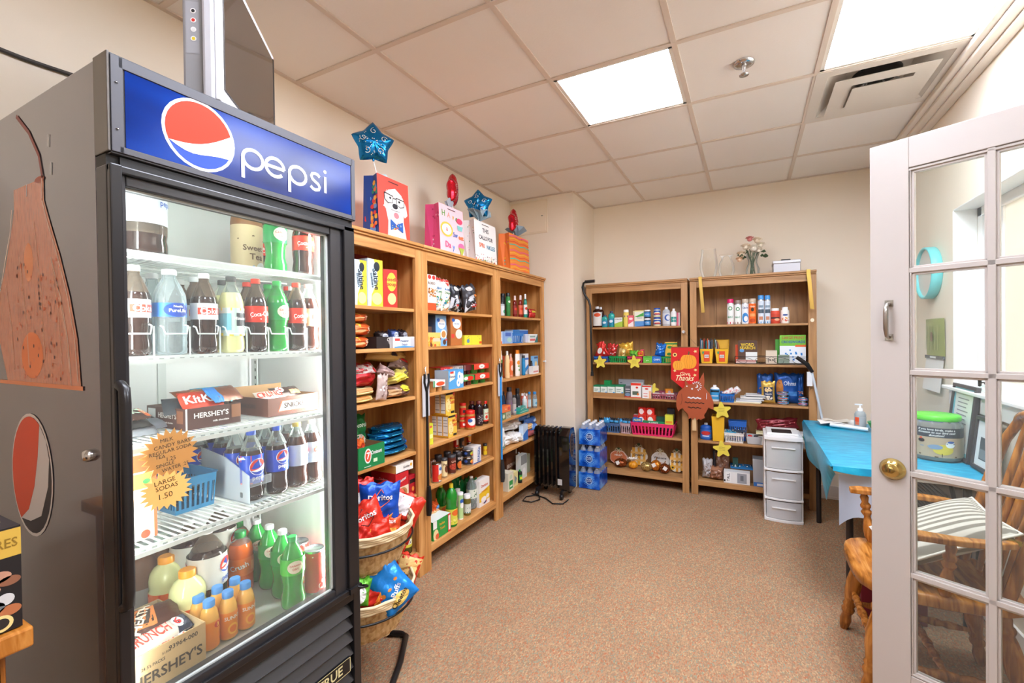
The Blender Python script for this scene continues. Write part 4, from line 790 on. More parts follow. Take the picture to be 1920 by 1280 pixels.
for i, (p, c_, lb, ops, ry_) in enumerate([((-1.75,1.897,1.147,0.121,0.053,'L'), '#b89a94', 'clear pink tinted bun bag leaning right of the red bag', [('r', -.4, .4, .3, .5, '#caa8a0'), ('d', -.4, .4, .1, .9, 14, .04, ['#e2d2cc', '#8a6c68'])], .5), ((-1.79,2.05,1.157,0.157,0.105,'L'), '#8a6f66', 'clear brown bread bag at the upper right of the pile', [('r', -.3, .3, .7, .95, '#c8261e'), ('d', -.4, .4, .1, .6, 14, .04, ['#d8c8bc', '#5c4640'])], .45), ((-1.74,1.997,1.122,0.18,0.07,'L'), '#cbb85a', 'yellow-label brown bread pack in the middle of the pile', [('e', -.1, .5, .22, .4, '#e6da4a'), ('r', .15, .5, .2, .8, '#5a4638'), ('e', .2, .5, .1, .2, '#e6da4a')], -.15), ((-1.725,1.979,1.057,0.187,0.071,'L'), '#7a5648', 'brown bread pack with yellow label at the shelf edge', [('e', .15, .7, .2, .25, '#dcd33e'), ('r', -.45, -.1, .1, .7, '#d0a878'), ('r', -.2, .4, .05, .3, '#6a4440')], 0), ((-1.72,1.812,1.057,0.079,0.136,'L'), '#c9b4ac', 'twisted clear end of a bread bag hanging over the shelf edge', [('d', -.3, .3, .1, .9, 12, .08, ['#efe6e2', '#8c6c66'])], .12)]):
    bag(p[:4]+(min(p[4], [.11, .09, .085, .07, .16][i]), 'L'), [.09, .1, .12, .14, .03][i], 'bread_bag', lb, c_, ops, 'bread', seed=30+i, ry=ry_, metal=.1)
# fourth shelf
bag((-1.84,1.751,0.738,0.163,0.241,'L'), .07, 'coconut_bag', 'green and white stand-up bag of coconut', '#1f7a3c', [('t', 'coconut', .12, .78, .14, '#cfe6cf', 0, .7), ('e', 0, .3, .42, .3, '#d8cdbc'), ('e', .1, .25, .2, .15, '#f6f4f0'), ('r', -.5, .5, .0, .12, '#e8e2d8')], 'bag', seed=8)
tray((-1.71,1.715,0.738,0.181,0.111,'L'), .17, 'snack_carton', 'open green croissant carton with orange packs inside', '#158044', [('e', -.15, .55, .13, .34, '#f0efe8'), ('e', -.15, .55, .10, .27, '#e0512c'), ('t', '7', -.15, .55, .42, '#ffffff'), ('t', 'Croissant', .17, .65, .24, '#ffffff', 0, .42), ('r', .05, .2, .2, .36, '#cfe8c0'), ('l', [(-.3, .08), (-.05, .08)], .03, '#cfe8d8')], [('r', -.3, .1, .2, .35, '#9fd8b0')], 'carton', inner='#8a6a4a')
for i, (dx, dy, c_, lb) in enumerate([(-.03, -.07, '#e8632a', 'orange snack pack in front in the green carton'), (.02, -.10, '#f07a30', 'orange snack pack behind in the green carton'), (-.075, -.05, '#ecebe6', 'white pack at the left in the green carton')]):
    a = (-1.71,1.715,0.738,0.181,0.111,'L'); bag((a[0]-.04+dy*.5, a[1]+dx, a[2]+.02, .08, .105, 'L'), .04, 'snack_pack', lb, c_, [('e', 0, .6, .25, .2, '#c83a1c')], seed=40+i, drz=.2*i)
for i in range(5):
    a = (-1.745,1.958,0.738,0.272,0.139,'L'); o_ = [0, .006, -.01, .008, .012][i]
    bag((a[0]-.01*i, a[1]+o_+(.012 if i == 4 else 0), a[2]+.002+.0285*i, (a[3] if i < 4 else a[3]*.85)-.008, .034, 'L'), .17, 'cookie_pack', 'shiny blue foil pack, '+['lowest', 'second from the bottom', 'third from the bottom', 'second from the top', 'topmost'][i]+' of the stack of five', '#1a74a8', [('l', [(-.45, .5), (-.1, .55), (.2, .45), (.45, .55)], .1, '#3fb0d0'), ('r', .3, .5, .1, .9, '#2a5aa8')], seed=50+i, rough=.18, metal=.7)
# fifth shelf
carton((-1.73,1.811,0.563,0.139,0.09,'L')[:4]+(.05, 'L'), .24, 'cookie_box', 'dark red cookie box lying flat with black band', '#b02020', [('r', -.1, .45, .35, .8, '#e8c8b8'), ('r', .05, .5, .0, .25, '#e8c0b0'), ('e', -.3, .5, .1, .2, '#e8a030')], top_ops=[('r', -.4, .4, -.3, .0, '#241414'), ('e', 0, .25, .3, .12, '#d89a3a')])
carton((-1.735,1.763,0.488,0.241,0.178,'L')[:4]+(.07, 'L'), .22, 'cookie_box', 'red cookie box at the bottom, under the dark red flat one', '#c8242a', [('t', 'Cookies', 0, .5, .3, '#f0d8c0')], top_c='#b8202a')
carton((-1.72,1.95,0.488,0.106,0.16,'L'), .18, 'cookie_box', 'red and white cookie box standing upright with brown cookies pictured', '#c7252b', [('r', -.5, .5, 0, .48, '#e9d2b4'), ('e', 0, .25, .38, .2, '#b9834e'), ('e', .05, .27, .2, .1, '#8a5a2e'), ('t', 'Nutter', .02, .72, .14, '#f4e8e0', 12), ('r', -.5, -.38, 0, .5, '#c7252b')], side_c='#b9262a', side_ops=[('t', 'Cookies', 0, .75, .12, '#f0e0d8'), ('r', -.3, .3, .1, .5, '#e2e0da')])
carton((-1.73,2.047,0.488,0.056,0.114,'L'), .16, 'cookie_box', 'narrow dark red box beside the bookcase post', '#b01f2a', [('r', -.4, .4, .6, .8, '#2a1616'), ('e', .1, .3, .2, .12, '#e08a3a')], side_c='#a01c26')
carton((-1.72,1.972,0.644,0.143,0.052,'L')[:4]+(.046, 'L'), .20, 'cookie_box', 'white and yellow cake box lying on top of the red boxes', '#f1ece2', [('t', 'Golden', .1, .55, .4, '#55504a', 0, .4), ('e', .38, .6, .06, .2, '#e8b02a')], side_c='#e8b860', side_ops=[('e', -.2, .5, .3, .4, '#d8902e')])
for i, (p, c_, lb, ops, dr_) in enumerate([((-1.74,1.651,0.488,0.123,0.214,'L'), '#b8262a', 'red crinkled snack bag at the left of the cookie boxes', [('e', -.2, .8, .2, .1, '#e8d040'), ('d', -.4, .4, .2, .7, 12, .05, ['#e8643c', '#8a1a1a'])], .2)]): bag(p, .12, 'snack_bag', lb, c_, ops, seed=60+i, drz=dr_)
# bottom shelf
jarx((-1.74,1.996,0.15,0.109,0.099,'L'), 'pickle_jar', 'olive green jar with yellow label behind the basket stand', '#4f4a1c', '#2a2a20', '#d8d04a', [('r', -.3, .3, .3, .8, '#e8e6d8'), ('d', -.25, .25, .4, .7, 20, .03, ['#3a3a3a', '#8a8a80'])], (.38, .95))
carton((-1.73,1.893,0.15,0.085,0.142,'L')[:4]+(.11, 'L'), .10, 'snack_box', 'small red and brown box behind the baskets', '#8a3a2c', [('e', 0, .5, .3, .3, '#e8d8c8')])
# ---------------------------------------------------------------- left wall, middle bookcase
AC = [('r', -.5, .5, 0, .22, '#e8542a'), ('t', 'Animal', 0, .72, .10, '#3a7ab0'), ('t', 'Cookies', 0, .60, .10, '#d8742a'), ('d', -.4, .4, .26, .5, 16, .09, ['#c9803a', '#a8602a', '#e8b070']), ('r', -.3, .3, .88, .98, '#d83a2c')]
carton((-1.73,2.254,1.562,0.09,0.22,'L'), .07, 'cookie_carton', 'tall white and orange animal cookie carton at the left end', '#f3eee6', [('r', -.5, .5, 0, .21, '#e8542a'), ('e', -.22, .93, .18, .06, '#d8392c'), ('e', .24, .93, .18, .06, '#d8392c'), ('t', 'ROSSO', 0, .76, .1, '#6a4a3a'), ('d', -.4, .4, .38, .62, 26, .09, ['#b06a2a', '#8a4a1c', '#d89a50']), ('r', -.35, .35, .24, .34, '#e9e4da')])
for a, s_, lb in [((-1.76,2.382,1.562,0.074,0.216,'L'), 2, 'animal cracker bag with red top, second along the top shelf'), ((-1.74,2.436,1.562,0.089,0.207,'L'), 3, 'animal cracker bag with red top, third along the top shelf')]:
    bag(a, .05, 'cookie_bag', lb, '#efe8de', [('r', -.5, .5, .92, 1, '#c83a30'), ('p', [(-.3, .9), (.5, .9), (.2, .78)], '#d8442c'), ('t', 'Animal', .05, .68, .11, '#2f7ab0'), ('t', 'Crackers', .05, .58, .10, '#3a8a50'), ('d', -.4, .4, .05, .45, 22, .08, ['#d8843c', '#e8b070', '#3a8ab0', '#3a9a60']), ('l', [(-.4, .1), (0, .35), (.1, .55)], .03, '#3a9a60')], seed=s_, metal=0, rough=.4)
for i, (a, lb, ry_) in enumerate([((-1.75,2.551,1.562,0.101,0.18,'L'), 'black and white cookie bag leaning left of the others', .12), ((-1.8,2.725,1.562,0.124,0.196,'L'), 'black cookie bag standing in the middle of the three', 0), ((-1.73,2.743,1.562,0.156,0.189,'L'), 'white and black cookie bag leaning at the right of the three', -.2)]):
    bag(a, .07, 'cookie_bag', lb, ['#3a3a40', '#2c2a2e', '#4a4a50'][i], [('p', [(-.5, 0), (.5, 0), (.4, .35), (0, .62), (-.45, .5)], '#c9ccd2'), ('e', 0, .28, .3, .12, '#26262a'), ('e', .05, .2, .18, .07, '#cf3a30'), ('e', -.1, .85, .25, .08, '#d8d4d0'), ('r', .2, .5, .5, .6, '#e07a2e')], seed=70+i, ry=ry_)
DRK = lambda c1: [('e', .05, .72, .36, .16, '#f3f0ea'), ('t', 'hot cocoa', .05, .72, .07, '#3a6aa0'), ('e', -.25, .84, .14, .06, '#2f5fae'), ('e', .22, .38, .3, .16, '#ece0d0'), ('e', .22, .38, .2, .11, c1), ('r', -.45, -.2, .25, .38, '#d8453a')]
carton((-1.76,2.386,1.34,0.115,0.198,'L'), .14, 'drink_mix_box', 'blue instant cocoa box behind the orange fruit box', '#7fb0de', DRK('#c98a4a'), side_c='#4a5a78')
carton((-1.74,2.529,1.34,0.132,0.202,'L'), .16, 'drink_mix_box', 'brown instant cocoa box with a round mug picture', '#b8703a', DRK('#e8dccc'), side_c='#a06030', side_ops=[('e', 0, .5, .35, .35, '#e6e0d6')])
FRT = [('d', -.48, .48, .05, .7, 26, .09, ['#f09a2a', '#e8642a', '#f4b84a', '#7a3a2a']), ('r', -.1, .45, .35, .6, '#f0c8a8')]
carton((-1.72,2.261,1.34,0.129,0.086,'L'), .05, 'fruit_tea_box', 'orange and yellow fruit box in front of the blue cocoa box', '#f4c86a', FRT)
carton((-1.79,2.327,1.34,0.082,0.125,'L'), .05, 'fruit_tea_box', 'dark fruit box standing behind the orange fruit box', '#6a5046', FRT[:1])
carton((-1.72,2.359,1.34,0.068,0.053,'L')[:4]+(.05, 'L'), .04, 'seasoning_box', 'small blue and brown sachet box in front of the cocoa box', '#7ab0d8', [('e', .1, .5, .25, .35, '#5a3a2a'), ('e', .35, .8, .12, .15, '#d8453a')])
carton((-1.75,2.756,1.34,0.227,0.069,'L'), .08, 'tea_box', 'low yellow box at the right of the second shelf', '#e2dc3e', [('r', .35, .5, .1, .35, '#e8642a'), ('e', -.3, .4, .08, .2, '#5a8ab0'), ('l', [(-.1, 0), (-.1, 1)], .03, '#b8b03a'), ('d', -.4, .4, .6, .9, 8, .02, ['#8a9a3a'])])
# third shelf: fruit cups and gelatin four-packs
def cups(a, name, lb, body, sleeve, ops, n_=2, clear_=False):
    w, h = a[3], a[4]; loc, rz = loc_of(a); t = thing(name, lb, 'snack cups', loc, rz); r = w/n_/2*.92
    for i in range(n_):
        for j in range(2):
            MB().lathe([(r*.72, 0), (r, h*.86), (r*1.05, h*.88), (r*1.05, h*.92), (0, h*.92)], M(body), 12, cx=-w/2+w/n_*(i+.5), cy=r+2*r*j).build('cup', t)
    b = MB().box(-w/2-.001, w/2+.001, -.001, 4*r, h*.925, h*.94, sleeve).box(-w/2-.001, w/2+.001, -.002, -.0005, h*.42, h*.94, sleeve); marks(b, lambda x, z, e: (x, -.002-e, h*.42+z), w, h*.52, ops); b.build('sleeve', t)
RED_L = [('t', 'Snack', -.1, .65, .36, '#f4ece4'), ('t', 'Pack', -.1, .3, .36, '#f4ece4'), ('e', .38, .5, .14, .4, '#f2a23a')]; SOD = [('e', 0, .5, .2, .4, '#f0efe8'), ('t', 'gels', 0, .5, .3, '#3a5a3a'), ('e', .35, .4, .14, .35, '#e8402a')]
for a, nm, lb, bc, sc_, op in [((-1.79,2.481,1.125,0.133,0.157,'L'), 'fruit_cups', 'peach fruit cup pack with red sleeve, upper left of the cup stacks', '#d88a3a', '#cf3226', RED_L), ((-1.8,2.627,1.123,0.131,0.153,'L'), 'pudding_cups', 'chocolate pudding cup pack with pale sleeve on the top layer', '#4a2a22', '#b9aaa2', [('d', -.4, .4, .2, .8, 20, .04, ['#8a7a74', '#efe8e2'])]),
  ((-1.79,2.747,1.125,0.112,0.147,'L'), 'gelatin_cups', 'dark red gelatin cup pack on the top layer', '#4a1016', '#6a2a2c', [('r', -.45, -.4, 0, 1, '#c0a8a4')]), ((-1.76,2.88,1.127,0.205,0.14,'L'), 'gelatin_cups', 'green gelatin cup pack with red sleeve, upper right corner', '#157a24', '#d84a34', SOD),
  ((-1.735,2.848,1.057,0.196,0.101,'L'), 'gelatin_cups', 'green gelatin cup pack with red sleeve, lower right corner', '#157a24', '#dc4a36', SOD), ((-1.745,2.68,1.057,0.144,0.113,'L'), 'gelatin_cups', 'dark red gelatin cup pack with green and red sleeve beside the donut box', '#5a1a1c', '#4a9a4a', [('e', .1, .45, .3, .42, '#dc3020'), ('e', -.25, .5, .18, .3, '#f0eee8')]),
  ((-1.715,2.296,1.057,0.121,0.096,'L'), 'fruit_cups', 'fruit cup pack with white and red sleeve at the shelf front left', '#cf9a5a', '#f0efe8', [('e', .1, .45, .36, .35, '#e8552e'), ('r', -.5, -.38, 0, 1, '#3a9a5a')]), ((-1.76,2.27,1.057,0.048,0.18,'L'), 'fruit_cups', 'small fruit cup pack half hidden by the left post', '#c8b070', '#e8e4dc', [('e', 0, .5, .3, .3, '#e8552e')])]:
    cups(a[:4]+(min(a[4], .075), 'L'), nm, lb, mat(bc, .15, coat=.4), sc_, op)
carton((-1.712,2.479,1.057,0.172,0.124,'L'), .11, 'donut_box', 'light blue and white mini donut box at the shelf front', '#58a8e0', [('e', .22, .62, .13, .26, '#f6f4f0'), ('e', .38, .5, .13, .3, '#f0eeea'), ('e', .15, .3, .13, .22, '#f6f4f0'), ('e', .22, .62, .04, .08, '#58a8e0'), ('e', .15, .3, .04, .07, '#58a8e0'), ('p', [(-.45, .4), (-.1, .55), (-.08, .95), (-.42, .9)], '#f4ecd8'), ('t', 'Donuts', -.26, .66, .17, '#2a5a8a', 0, .36), ('r', -.4, -.18, .82, .93, '#d8453a')], side_c='#b9c4cc')
# fourth shelf
MAC = [('e', -.2, .42, .3, .3, '#f2d890'), ('d', -.45, 0, .15, .7, 22, .045, ['#e0a83a', '#c8862a', '#f4dca0']), ('t', 'MAC &', .22, .72, .17, '#d8402c', 0, .5), ('t', 'CHEESE', .22, .52, .17, '#d8402c', 0, .5), ('r', .05, .45, .04, .14, '#2a2622'), ('r', -.5, .3, .88, .96, '#2a2622'), ('e', .4, .88, .1, .09, '#d8503c')]
NUT = [('r', -.42, .42, .08, .92, '#e4e1da'), ('r', -.36, .36, .2, .24, '#8c8a84'), ('r', -.36, .36, .5, .53, '#8c8a84'), ('r', -.36, .36, .62, .65, '#a8a69e'), ('r', -.36, .36, .75, .78, '#8c8a84')]
mw = (-1.735,2.479,0.738,0.147,0.12,'L')
for k_, (dy, dz, off, lb) in enumerate([(0, 0, 0, 'front box of the lower row of macaroni and cheese'), (1, 0, 0, 'middle box of the lower row of macaroni and cheese'), (2, 0, 0, 'rear box of the lower row of macaroni and cheese'), (0, 1, -.025, 'front box of the upper row of macaroni and cheese'), (1, 1, -.025, 'rear box of the upper row of macaroni and cheese')]):
    hh = .148; carton((mw[0]-.045*dy+(.0 if not dz else -.01), mw[1]-.015+off*.4, mw[2]+.001+dz*.149, .098, hh, 'L'), .0445, 'macaroni_box', 'yellow '+lb, '#e8c04a', MAC, side_c='#d8a02c', side_ops=NUT, group='macaroni and cheese boxes')
carton((-1.73,2.227,0.738,0.042,0.129,'L'), .07, 'pasta_box', 'narrow yellow-green box at the left post', '#d6dc3a', [('e', 0, .85, .3, .06, '#d85a4a'), ('r', -.4, .4, .3, .5, '#eef0a0')], side_c='#cfd0c8')
jarx((-1.735,2.677,0.738,0.131,0.136,'L'), 'peanut_butter_jar', 'large peanut butter jar with red lid in front', '#b8823c', '#d8241c', '#dc2f1f', [('e', .1, .5, .5, .34, '#f0ece6'), ('e', -.15, .62, .24, .16, '#3a62a8')], (.12, .70), a0=-.7)
jarx((-1.8,2.68,0.738,0.088,0.098,'L')[:4]+(.085, 'L'), 'peanut_butter_jar', 'lower small red-lidded jar behind the front peanut butter', '#b98a4a', '#d8241c', '#cf2a20', [('r', -.3, .3, .3, .7, '#f0ece6')], (.15, .65))
jarx((-1.8,2.682,0.826,0.088,0.085,'L')[:4]+(.098, 'L'), 'peanut_butter_jar', 'upper small red-lidded jar stacked behind the front peanut butter', '#b98a4a', '#d8241c', '#cf2a20', [('r', -.3, .3, .3, .7, '#3a2a2a')], (.15, .65))
for a, lb in [((-1.82,2.834,0.738,0.102,0.178,'L'), 'dark jelly bottle at the back, left of the two'), ((-1.755,2.826,0.738,0.119,0.183,'L'), 'dark jelly bottle with a speckled label, right of the two')]: bottle(a, 'jelly_bottle', lb, 'straight', mat('#22131a', .08, coat=.4), '#6a2a20', '#33262c', (.08, .46), [('d', -.4, .4, .1, .9, 26, .05, ['#d8d4ce', '#a8a4a0'])], capr=.7, a0=-.6)
bottle((-1.745,2.908,0.738,0.109,0.173,'L'), 'syrup_bottle', 'dark syrup bottle with red cap and green-white label', 'straight', mat('#231512', .1, coat=.4), '#dc2a20', '#cfdcc0', (.12, .66), [('t', 'cherry', .1, .65, .2, '#c8322a'), ('e', 0, .35, .25, .15, '#d83a2a'), ('r', -.8, .8, 0, .12, '#d83a2a')], a0=-.5, square=.6)
# fifth shelf: tins
for a, lb, c_, ops, kw in [
 ((-1.715,2.258,0.488,0.103,0.124,'L'), 'tall red and white soup can at the front left', '#e9e4de', [('r', -.7, 0, 0, 1, '#d42a20'), ('e', .3, .25, .4, .2, '#d8863a'), ('e', .25, .75, .2, .1, '#5a86c0')], {}),
 ((-1.74,2.372,0.488,0.069,0.126,'L'), 'cream can with brown bean picture beside the soup can', '#ecd9a4', [('e', .2, .45, .35, .22, '#6a3a24'), ('t', 'Pork', .1, .72, .2, '#5a3420')], {'lid': '#3c3a3c'}),
 ((-1.735,2.448,0.488,0.097,0.13,'L'), 'brown chili can with red beans pictured', '#5a2a20', [('e', .1, .4, .6, .2, '#b8402c'), ('t', 'CHILI', .1, .72, .16, '#e8b8a0'), ('d', -.5, .6, .25, .55, 18, .06, ['#d8654a', '#7a2018'])], {'lid': '#3c3a3c'}),
 ((-1.745,2.543,0.488,0.064,0.124,'L'), 'black and orange bean can right of the chili', '#2a2422', [('e', .1, .3, .6, .25, '#d8732a'), ('t', 'BEANS', .1, .72, .18, '#e8e0d8')], {'lid': '#3c3a3c'}),
 ((-1.745,2.652,0.488,0.142,0.054,'L'), 'short dark tuna can, lower of the front pair', '#22242e', [('e', .3, .5, .3, .35, '#e8a03a'), ('e', -.4, .6, .15, .25, '#3a5aa8'), ('e', .3, .25, .2, .15, '#d8553a')], {}),
 ((-1.82,2.417,0.488,0.081,0.135,'L'), 'dark lidded can behind the cream can', '#3a3230', [], {'lid': '#3c3a3c'}), ((-1.82,2.519,0.488,0.086,0.118,'L'), 'dark lidded can behind the chili can', '#33302e', [], {'lid': '#3c3a3c'}),
 ((-1.8,2.333,0.488,0.044,0.191,'L'), 'red and white tall can at the back by the left post', '#e2ddd4', [('r', -1, 1, .55, 1, '#cf2c22')], {}),
 ((-1.83,2.638,0.488,0.085,0.104,'L'), 'dark can, lower of the rear left pair', '#24303a', [], {}), ((-1.8,2.657,0.488,0.094,0.103,'L'), 'black can, lower of the rear middle pair', '#22211f', [('r', -.3, .3, .3, .6, '#b8b4ae')], {}),
 ((-1.78,2.948,0.488,0.039,0.087,'L'), 'yellow and black can by the right post', '#e0c02a', [('r', -1, 1, .4, .6, '#c8402a')], {'lid': '#2c2a2c'})]:
    tin((a[0], a[1], a[2], max(a[3], .06), min(a[4], .12), 'L'), 'food_can', lb, c_, ops, **kw)
a = (-1.745,2.652,0.488,0.142,0.054,'L'); tin((a[0], a[1], a[2]+a[4]+.002, a[3], a[4], 'L'), 'food_can', 'short dark tuna can, upper of the front pair', '#22242e', [('e', .3, .5, .3, .35, '#b8c03a'), ('e', -.4, .6, .15, .25, '#3a5aa8'), ('e', .3, .25, .2, .15, '#d8553a')])
for a, z_, lb, c_, ops in [((-1.83,2.635,0.488,0.079,0.105,'L'), .12, 'red and white can stacked at the rear left', '#c8302a', [('r', -.1, .5, .2, .8, '#e8e4de')]), ((-1.8,2.664,0.488,0.081,0.101,'L'), .12, 'black can stacked at the rear middle', '#2c2a28', [('e', .2, .3, .4, .2, '#8a5a3a')]), ((-1.83,2.803,0.488,0.093,0.066,'L'), .12, 'red and orange soup can stacked at the rear right', '#c8322a', [('e', .2, .3, .6, .25, '#e89a4a'), ('r', -.3, .5, .55, .85, '#f0ece4'), ('r', -1, 1, .45, .55, '#e8c03a')])]:
    tin((a[0], a[1], a[2]+z_+.002, .064, .10, 'L'), 'food_can', lb, c_, ops)
a = (-1.83,2.803,0.488,0.093,0.066,'L'); tin((a[0], a[1], a[2], .064, .12, 'L'), 'food_can', 'dark can under the red and orange soup can', '#2a2c33', [])
carton((-1.74,2.773,0.488,0.102,0.121,'L'), .08, 'sugar_bag', 'white paper sugar bag with blue print, folded top', '#eceae6', [('r', .0, .4, .1, .8, '#c8d0e0'), ('t', 'SUGAR', .2, .5, .3, '#3a5a9a', 80), ('r', -.5, .5, 0, .06, '#2f5fae')], 'bag', side_c='#e2dfda')
# bottom shelf
carton((-1.714,2.305,0.15,0.184,0.128,'L')[:4]+(.115, 'L'), .09, 'bread_stick_box', 'long green and white garlic bread box at the front left', '#2a9a44', [('t', 'Italian', 0, .7, .2, '#e8b03a'), ('t', 'Toast', .02, .45, .2, '#e8b03a'), ('e', -.35, .25, .14, .3, '#f0d8a0'), ('e', -.28, .15, .1, .15, '#e0643a'), ('r', .33, .5, 0, 1, '#d8392c'), ('r', .36, .47, .1, .9, '#f0efe8'), ('r', -.5, -.3, .6, 1, '#f2f4ee')], top_c='#e6efe6')
bag((-1.8,2.355,0.18,0.135,0.134,'L')[:4]+(.14, 'L'), .08, 'noodle_bag', 'orange bag of pasta behind the green and white box', '#e8642a', [('e', 0, .5, .35, .25, '#f0c890'), ('e', .25, .75, .14, .1, '#5a9ad8')], seed=80)
for a, lb in [((-1.715,2.409,0.15,0.137,0.278,'L'), 'green lemon juice bottle with yellow cap, the front one'), ((-1.83,2.452,0.15,0.119,0.252,'L'), 'green lime juice bottle with yellow cap, the rear one')]:
    bottle(a, 'juice_bottle', lb, 'lemon', mat('#1f8a2c', .12, coat=.4), '#e8d83a', '#e0d850', (.06, .42), [('e', .2, .75, .4, .2, '#e8702a'), ('d', -.3, .6, .1, .5, 8, .08, ['#f0e68a', '#a8c83a'])], a0=-.5, capr=.36)
tin((-1.74,2.549,0.15,0.071,0.178,'L'), 'drink_mix_can', 'pale green tall canister with white lid and round blue mark', '#b8dc9a', [('e', .1, .72, .4, .1, '#2f5fae'), ('e', .1, .55, .35, .12, '#f2f6ee')], mat('#f2f2ee', .4), lid='#f0efec')
tin((-1.82,2.635,0.15,0.059,0.166,'L'), 'drink_mix_can', 'white canister standing behind the pale green one', '#e2e6e8', [], mat('#f2f2ee', .4), lid='#f0efec')
jarx((-1.735,2.624,0.15,0.094,0.144,'L'), 'relish_jar', 'olive jar with white lid and white label', '#6f6420', '#efefee', '#d9dfd6', [('r', -.9, .9, 0, .15, '#3a8a8a'), ('d', -.3, .3, .4, .7, 10, .05, ['#6a7a5a'])], (.12, .56))
bottle((-1.76,2.719,0.15,0.141,0.233,'L'), 'tonic_bottle', 'tall clear bottle with white cap and leaf pattern', 'big', WATERM, '#f0f0ee', '#dfe6d6', (.34, .62), [('d', -.6, .6, .1, .9, 16, .06, ['#3a7a4a', '#8aa88a', '#2a5a3a'])])
for i, (a, lb) in enumerate([((-1.88,2.74,0.15,0.124,0.226,'L'), 'green snack pouch at the back left'), ((-1.86,2.809,0.15,0.129,0.19,'L'), 'green pouch standing behind the clear bottle'), ((-1.78,2.81,0.15,0.095,0.2,'L'), 'green pouch with white marks beside the yellow sugar box')]):
    bag(a, .04, 'snack_pouch', lb, '#157038', [('e', 0, .4, .3, .2, ['#a82a22', '#1a3a6a', '#e8e8e0'][i]), ('t', 'B', .1, .78, .2, '#e4efe4')], seed=84+i)
carton((-1.745,2.874,0.15,0.146,0.194,'L'), .06, 'sugar_box', 'white and yellow powdered sugar box reading Domino', '#f3f1ec', [('p', [(-.5, .18), (.5, .18), (.5, .66), (-.5, .52)], '#efc72e'), ('t', 'Domino', 0, .76, .15, '#d85a2c'), ('t', 'POWDERED', 0, .55, .08, '#d8762c'), ('e', -.1, .25, .26, .1, '#f6f4ee'), ('e', .28, .3, .16, .08, '#f6efe0'), ('d', -.2, .2, .08, .16, 8, .06, ['#3a3a6a', '#b03a3a'])])
# ---------------------------------------------------------------- left wall, far bookcase
bottle((-1.73,3.151,1.562,0.088,0.113,'L'), 'shampoo_bottle', 'grey-white body wash bottle with black cap at the left end', 'spray', '#b8bcbe', '#1e1e20', '#dadcdc', (.05, .7), [('e', .2, .4, .3, .2, '#3a9a6a')], capr=.9)
bottle((-1.8,3.292,1.562,0.101,0.196,'L'), 'shampoo_bottle', 'tall black-capped bottle behind the body wash', 'spray', '#26282a', '#1e1e20', capr=.95)
bottle((-1.745,3.283,1.562,0.084,0.196,'L'), 'shampoo_bottle', 'green shampoo bottle with dark cap on the top shelf', 'spray', '#2f7a3a', '#1e2420', '#3a8a44', (.5, .75), [('e', 0, .5, .3, .2, '#dfe8d0')], capr=.9)
for a, c_, lc, lb in [((-1.8,3.515,1.562,0.112,0.195,'L'), '#7a1a18', '#8a2a26', 'red mouthwash bottle, left of the pair'), ((-1.775,3.574,1.562,0.126,0.203,'L'), '#84201c', '#e06a4a', 'red mouthwash bottle with orange label, right of the pair'), ((-1.74,3.598,1.562,0.108,0.212,'L'), '#1a8a78', '#e8e8e4', 'teal mouthwash bottle right of the red pair')]:
    bottle(a, 'mouthwash_bottle', lb, 'waist', mat(c_, .08, coat=.4), '#efd8d4' if c_ != '#1a8a78' else '#eef0ee', lc, (.15, .55), [('e', 0, .6, .4, .15, '#d8402a')], capr=.5, square=.7)
for i, (a, c_, lb) in enumerate([((-1.76,3.757,1.562,0.103,0.08,'L'), '#241c1c', 'small black pouch beside the teal mouthwash'), ((-1.74,3.784,1.562,0.128,0.08,'L'), '#c02a28', 'small red and black pouch at the end of the top shelf')]): bag(a, .05, 'small_pouch', lb, c_, [('r', -.3, .3, .6, .8, '#d8c840' if i else '#8a8a8a')], seed=90+i)
for a, d_, c_, ops, lb in [((-1.74,3.277,1.34,0.14,0.099,'L'), .1, '#8fb0dc', [('r', -.4, .3, .6, .9, '#4a6ab8'), ('e', .1, .3, .3, .2, '#a8d0c8')], 'pale blue medicine box at the left of the second shelf'), ((-1.76,3.231,1.34,0.081,0.095,'L'), .1, '#cfd4dc', [('r', -.3, .3, .3, .8, '#eceef0')], 'grey-white box beside the pale blue one'), ((-1.73,3.119,1.34,0.052,0.048,'L'), .05, '#e8e4e0', [('r', -.5, .5, 0, .4, '#e0552c')], 'small white and orange box at the left post'),
  ((-1.8,3.673,1.34,0.197,0.117,'L'), .08, '#dfe6ee', [('r', -.5, .5, .5, .95, '#2f6ab8'), ('r', -.2, .2, .1, .5, '#f2f2f2')], 'blue and white toothpaste box behind the blue bin'), ((-1.79,3.515,1.34,0.123,0.115,'L'), .08, '#c8dcee', [('r', -.5, .5, .7, 1, '#2a7ac0')], 'light blue box behind the left of the blue bin'), ((-1.735,3.75,1.34,0.185,0.077,'L'), .07, '#e8eef0', [('p', [(.1, 0), (.5, 0), (.5, 1)], '#2a7a80'), ('r', -.4, .2, .2, .45, '#d86a6a'), ('r', -.4, .2, .6, .8, '#88b0a8')], 'white and teal toothpaste box at the right end')]:
    carton(a, d_, 'medicine_box', lb, c_, ops)
slotted((-1.735,3.448,1.34,0.202,0.068,'L')[:4]+(.085, 'L'), .08, 'plastic_bin', 'small bright blue plastic bin on the second shelf', '#1f78c8', 6, taper=.85)
tin((-1.74,3.608,1.34,0.098,0.077,'L'), 'ointment_jar', 'small clear jar between the blue bin and the white box', '#c3c8d8', [], mat('#c8ccd6', .3))
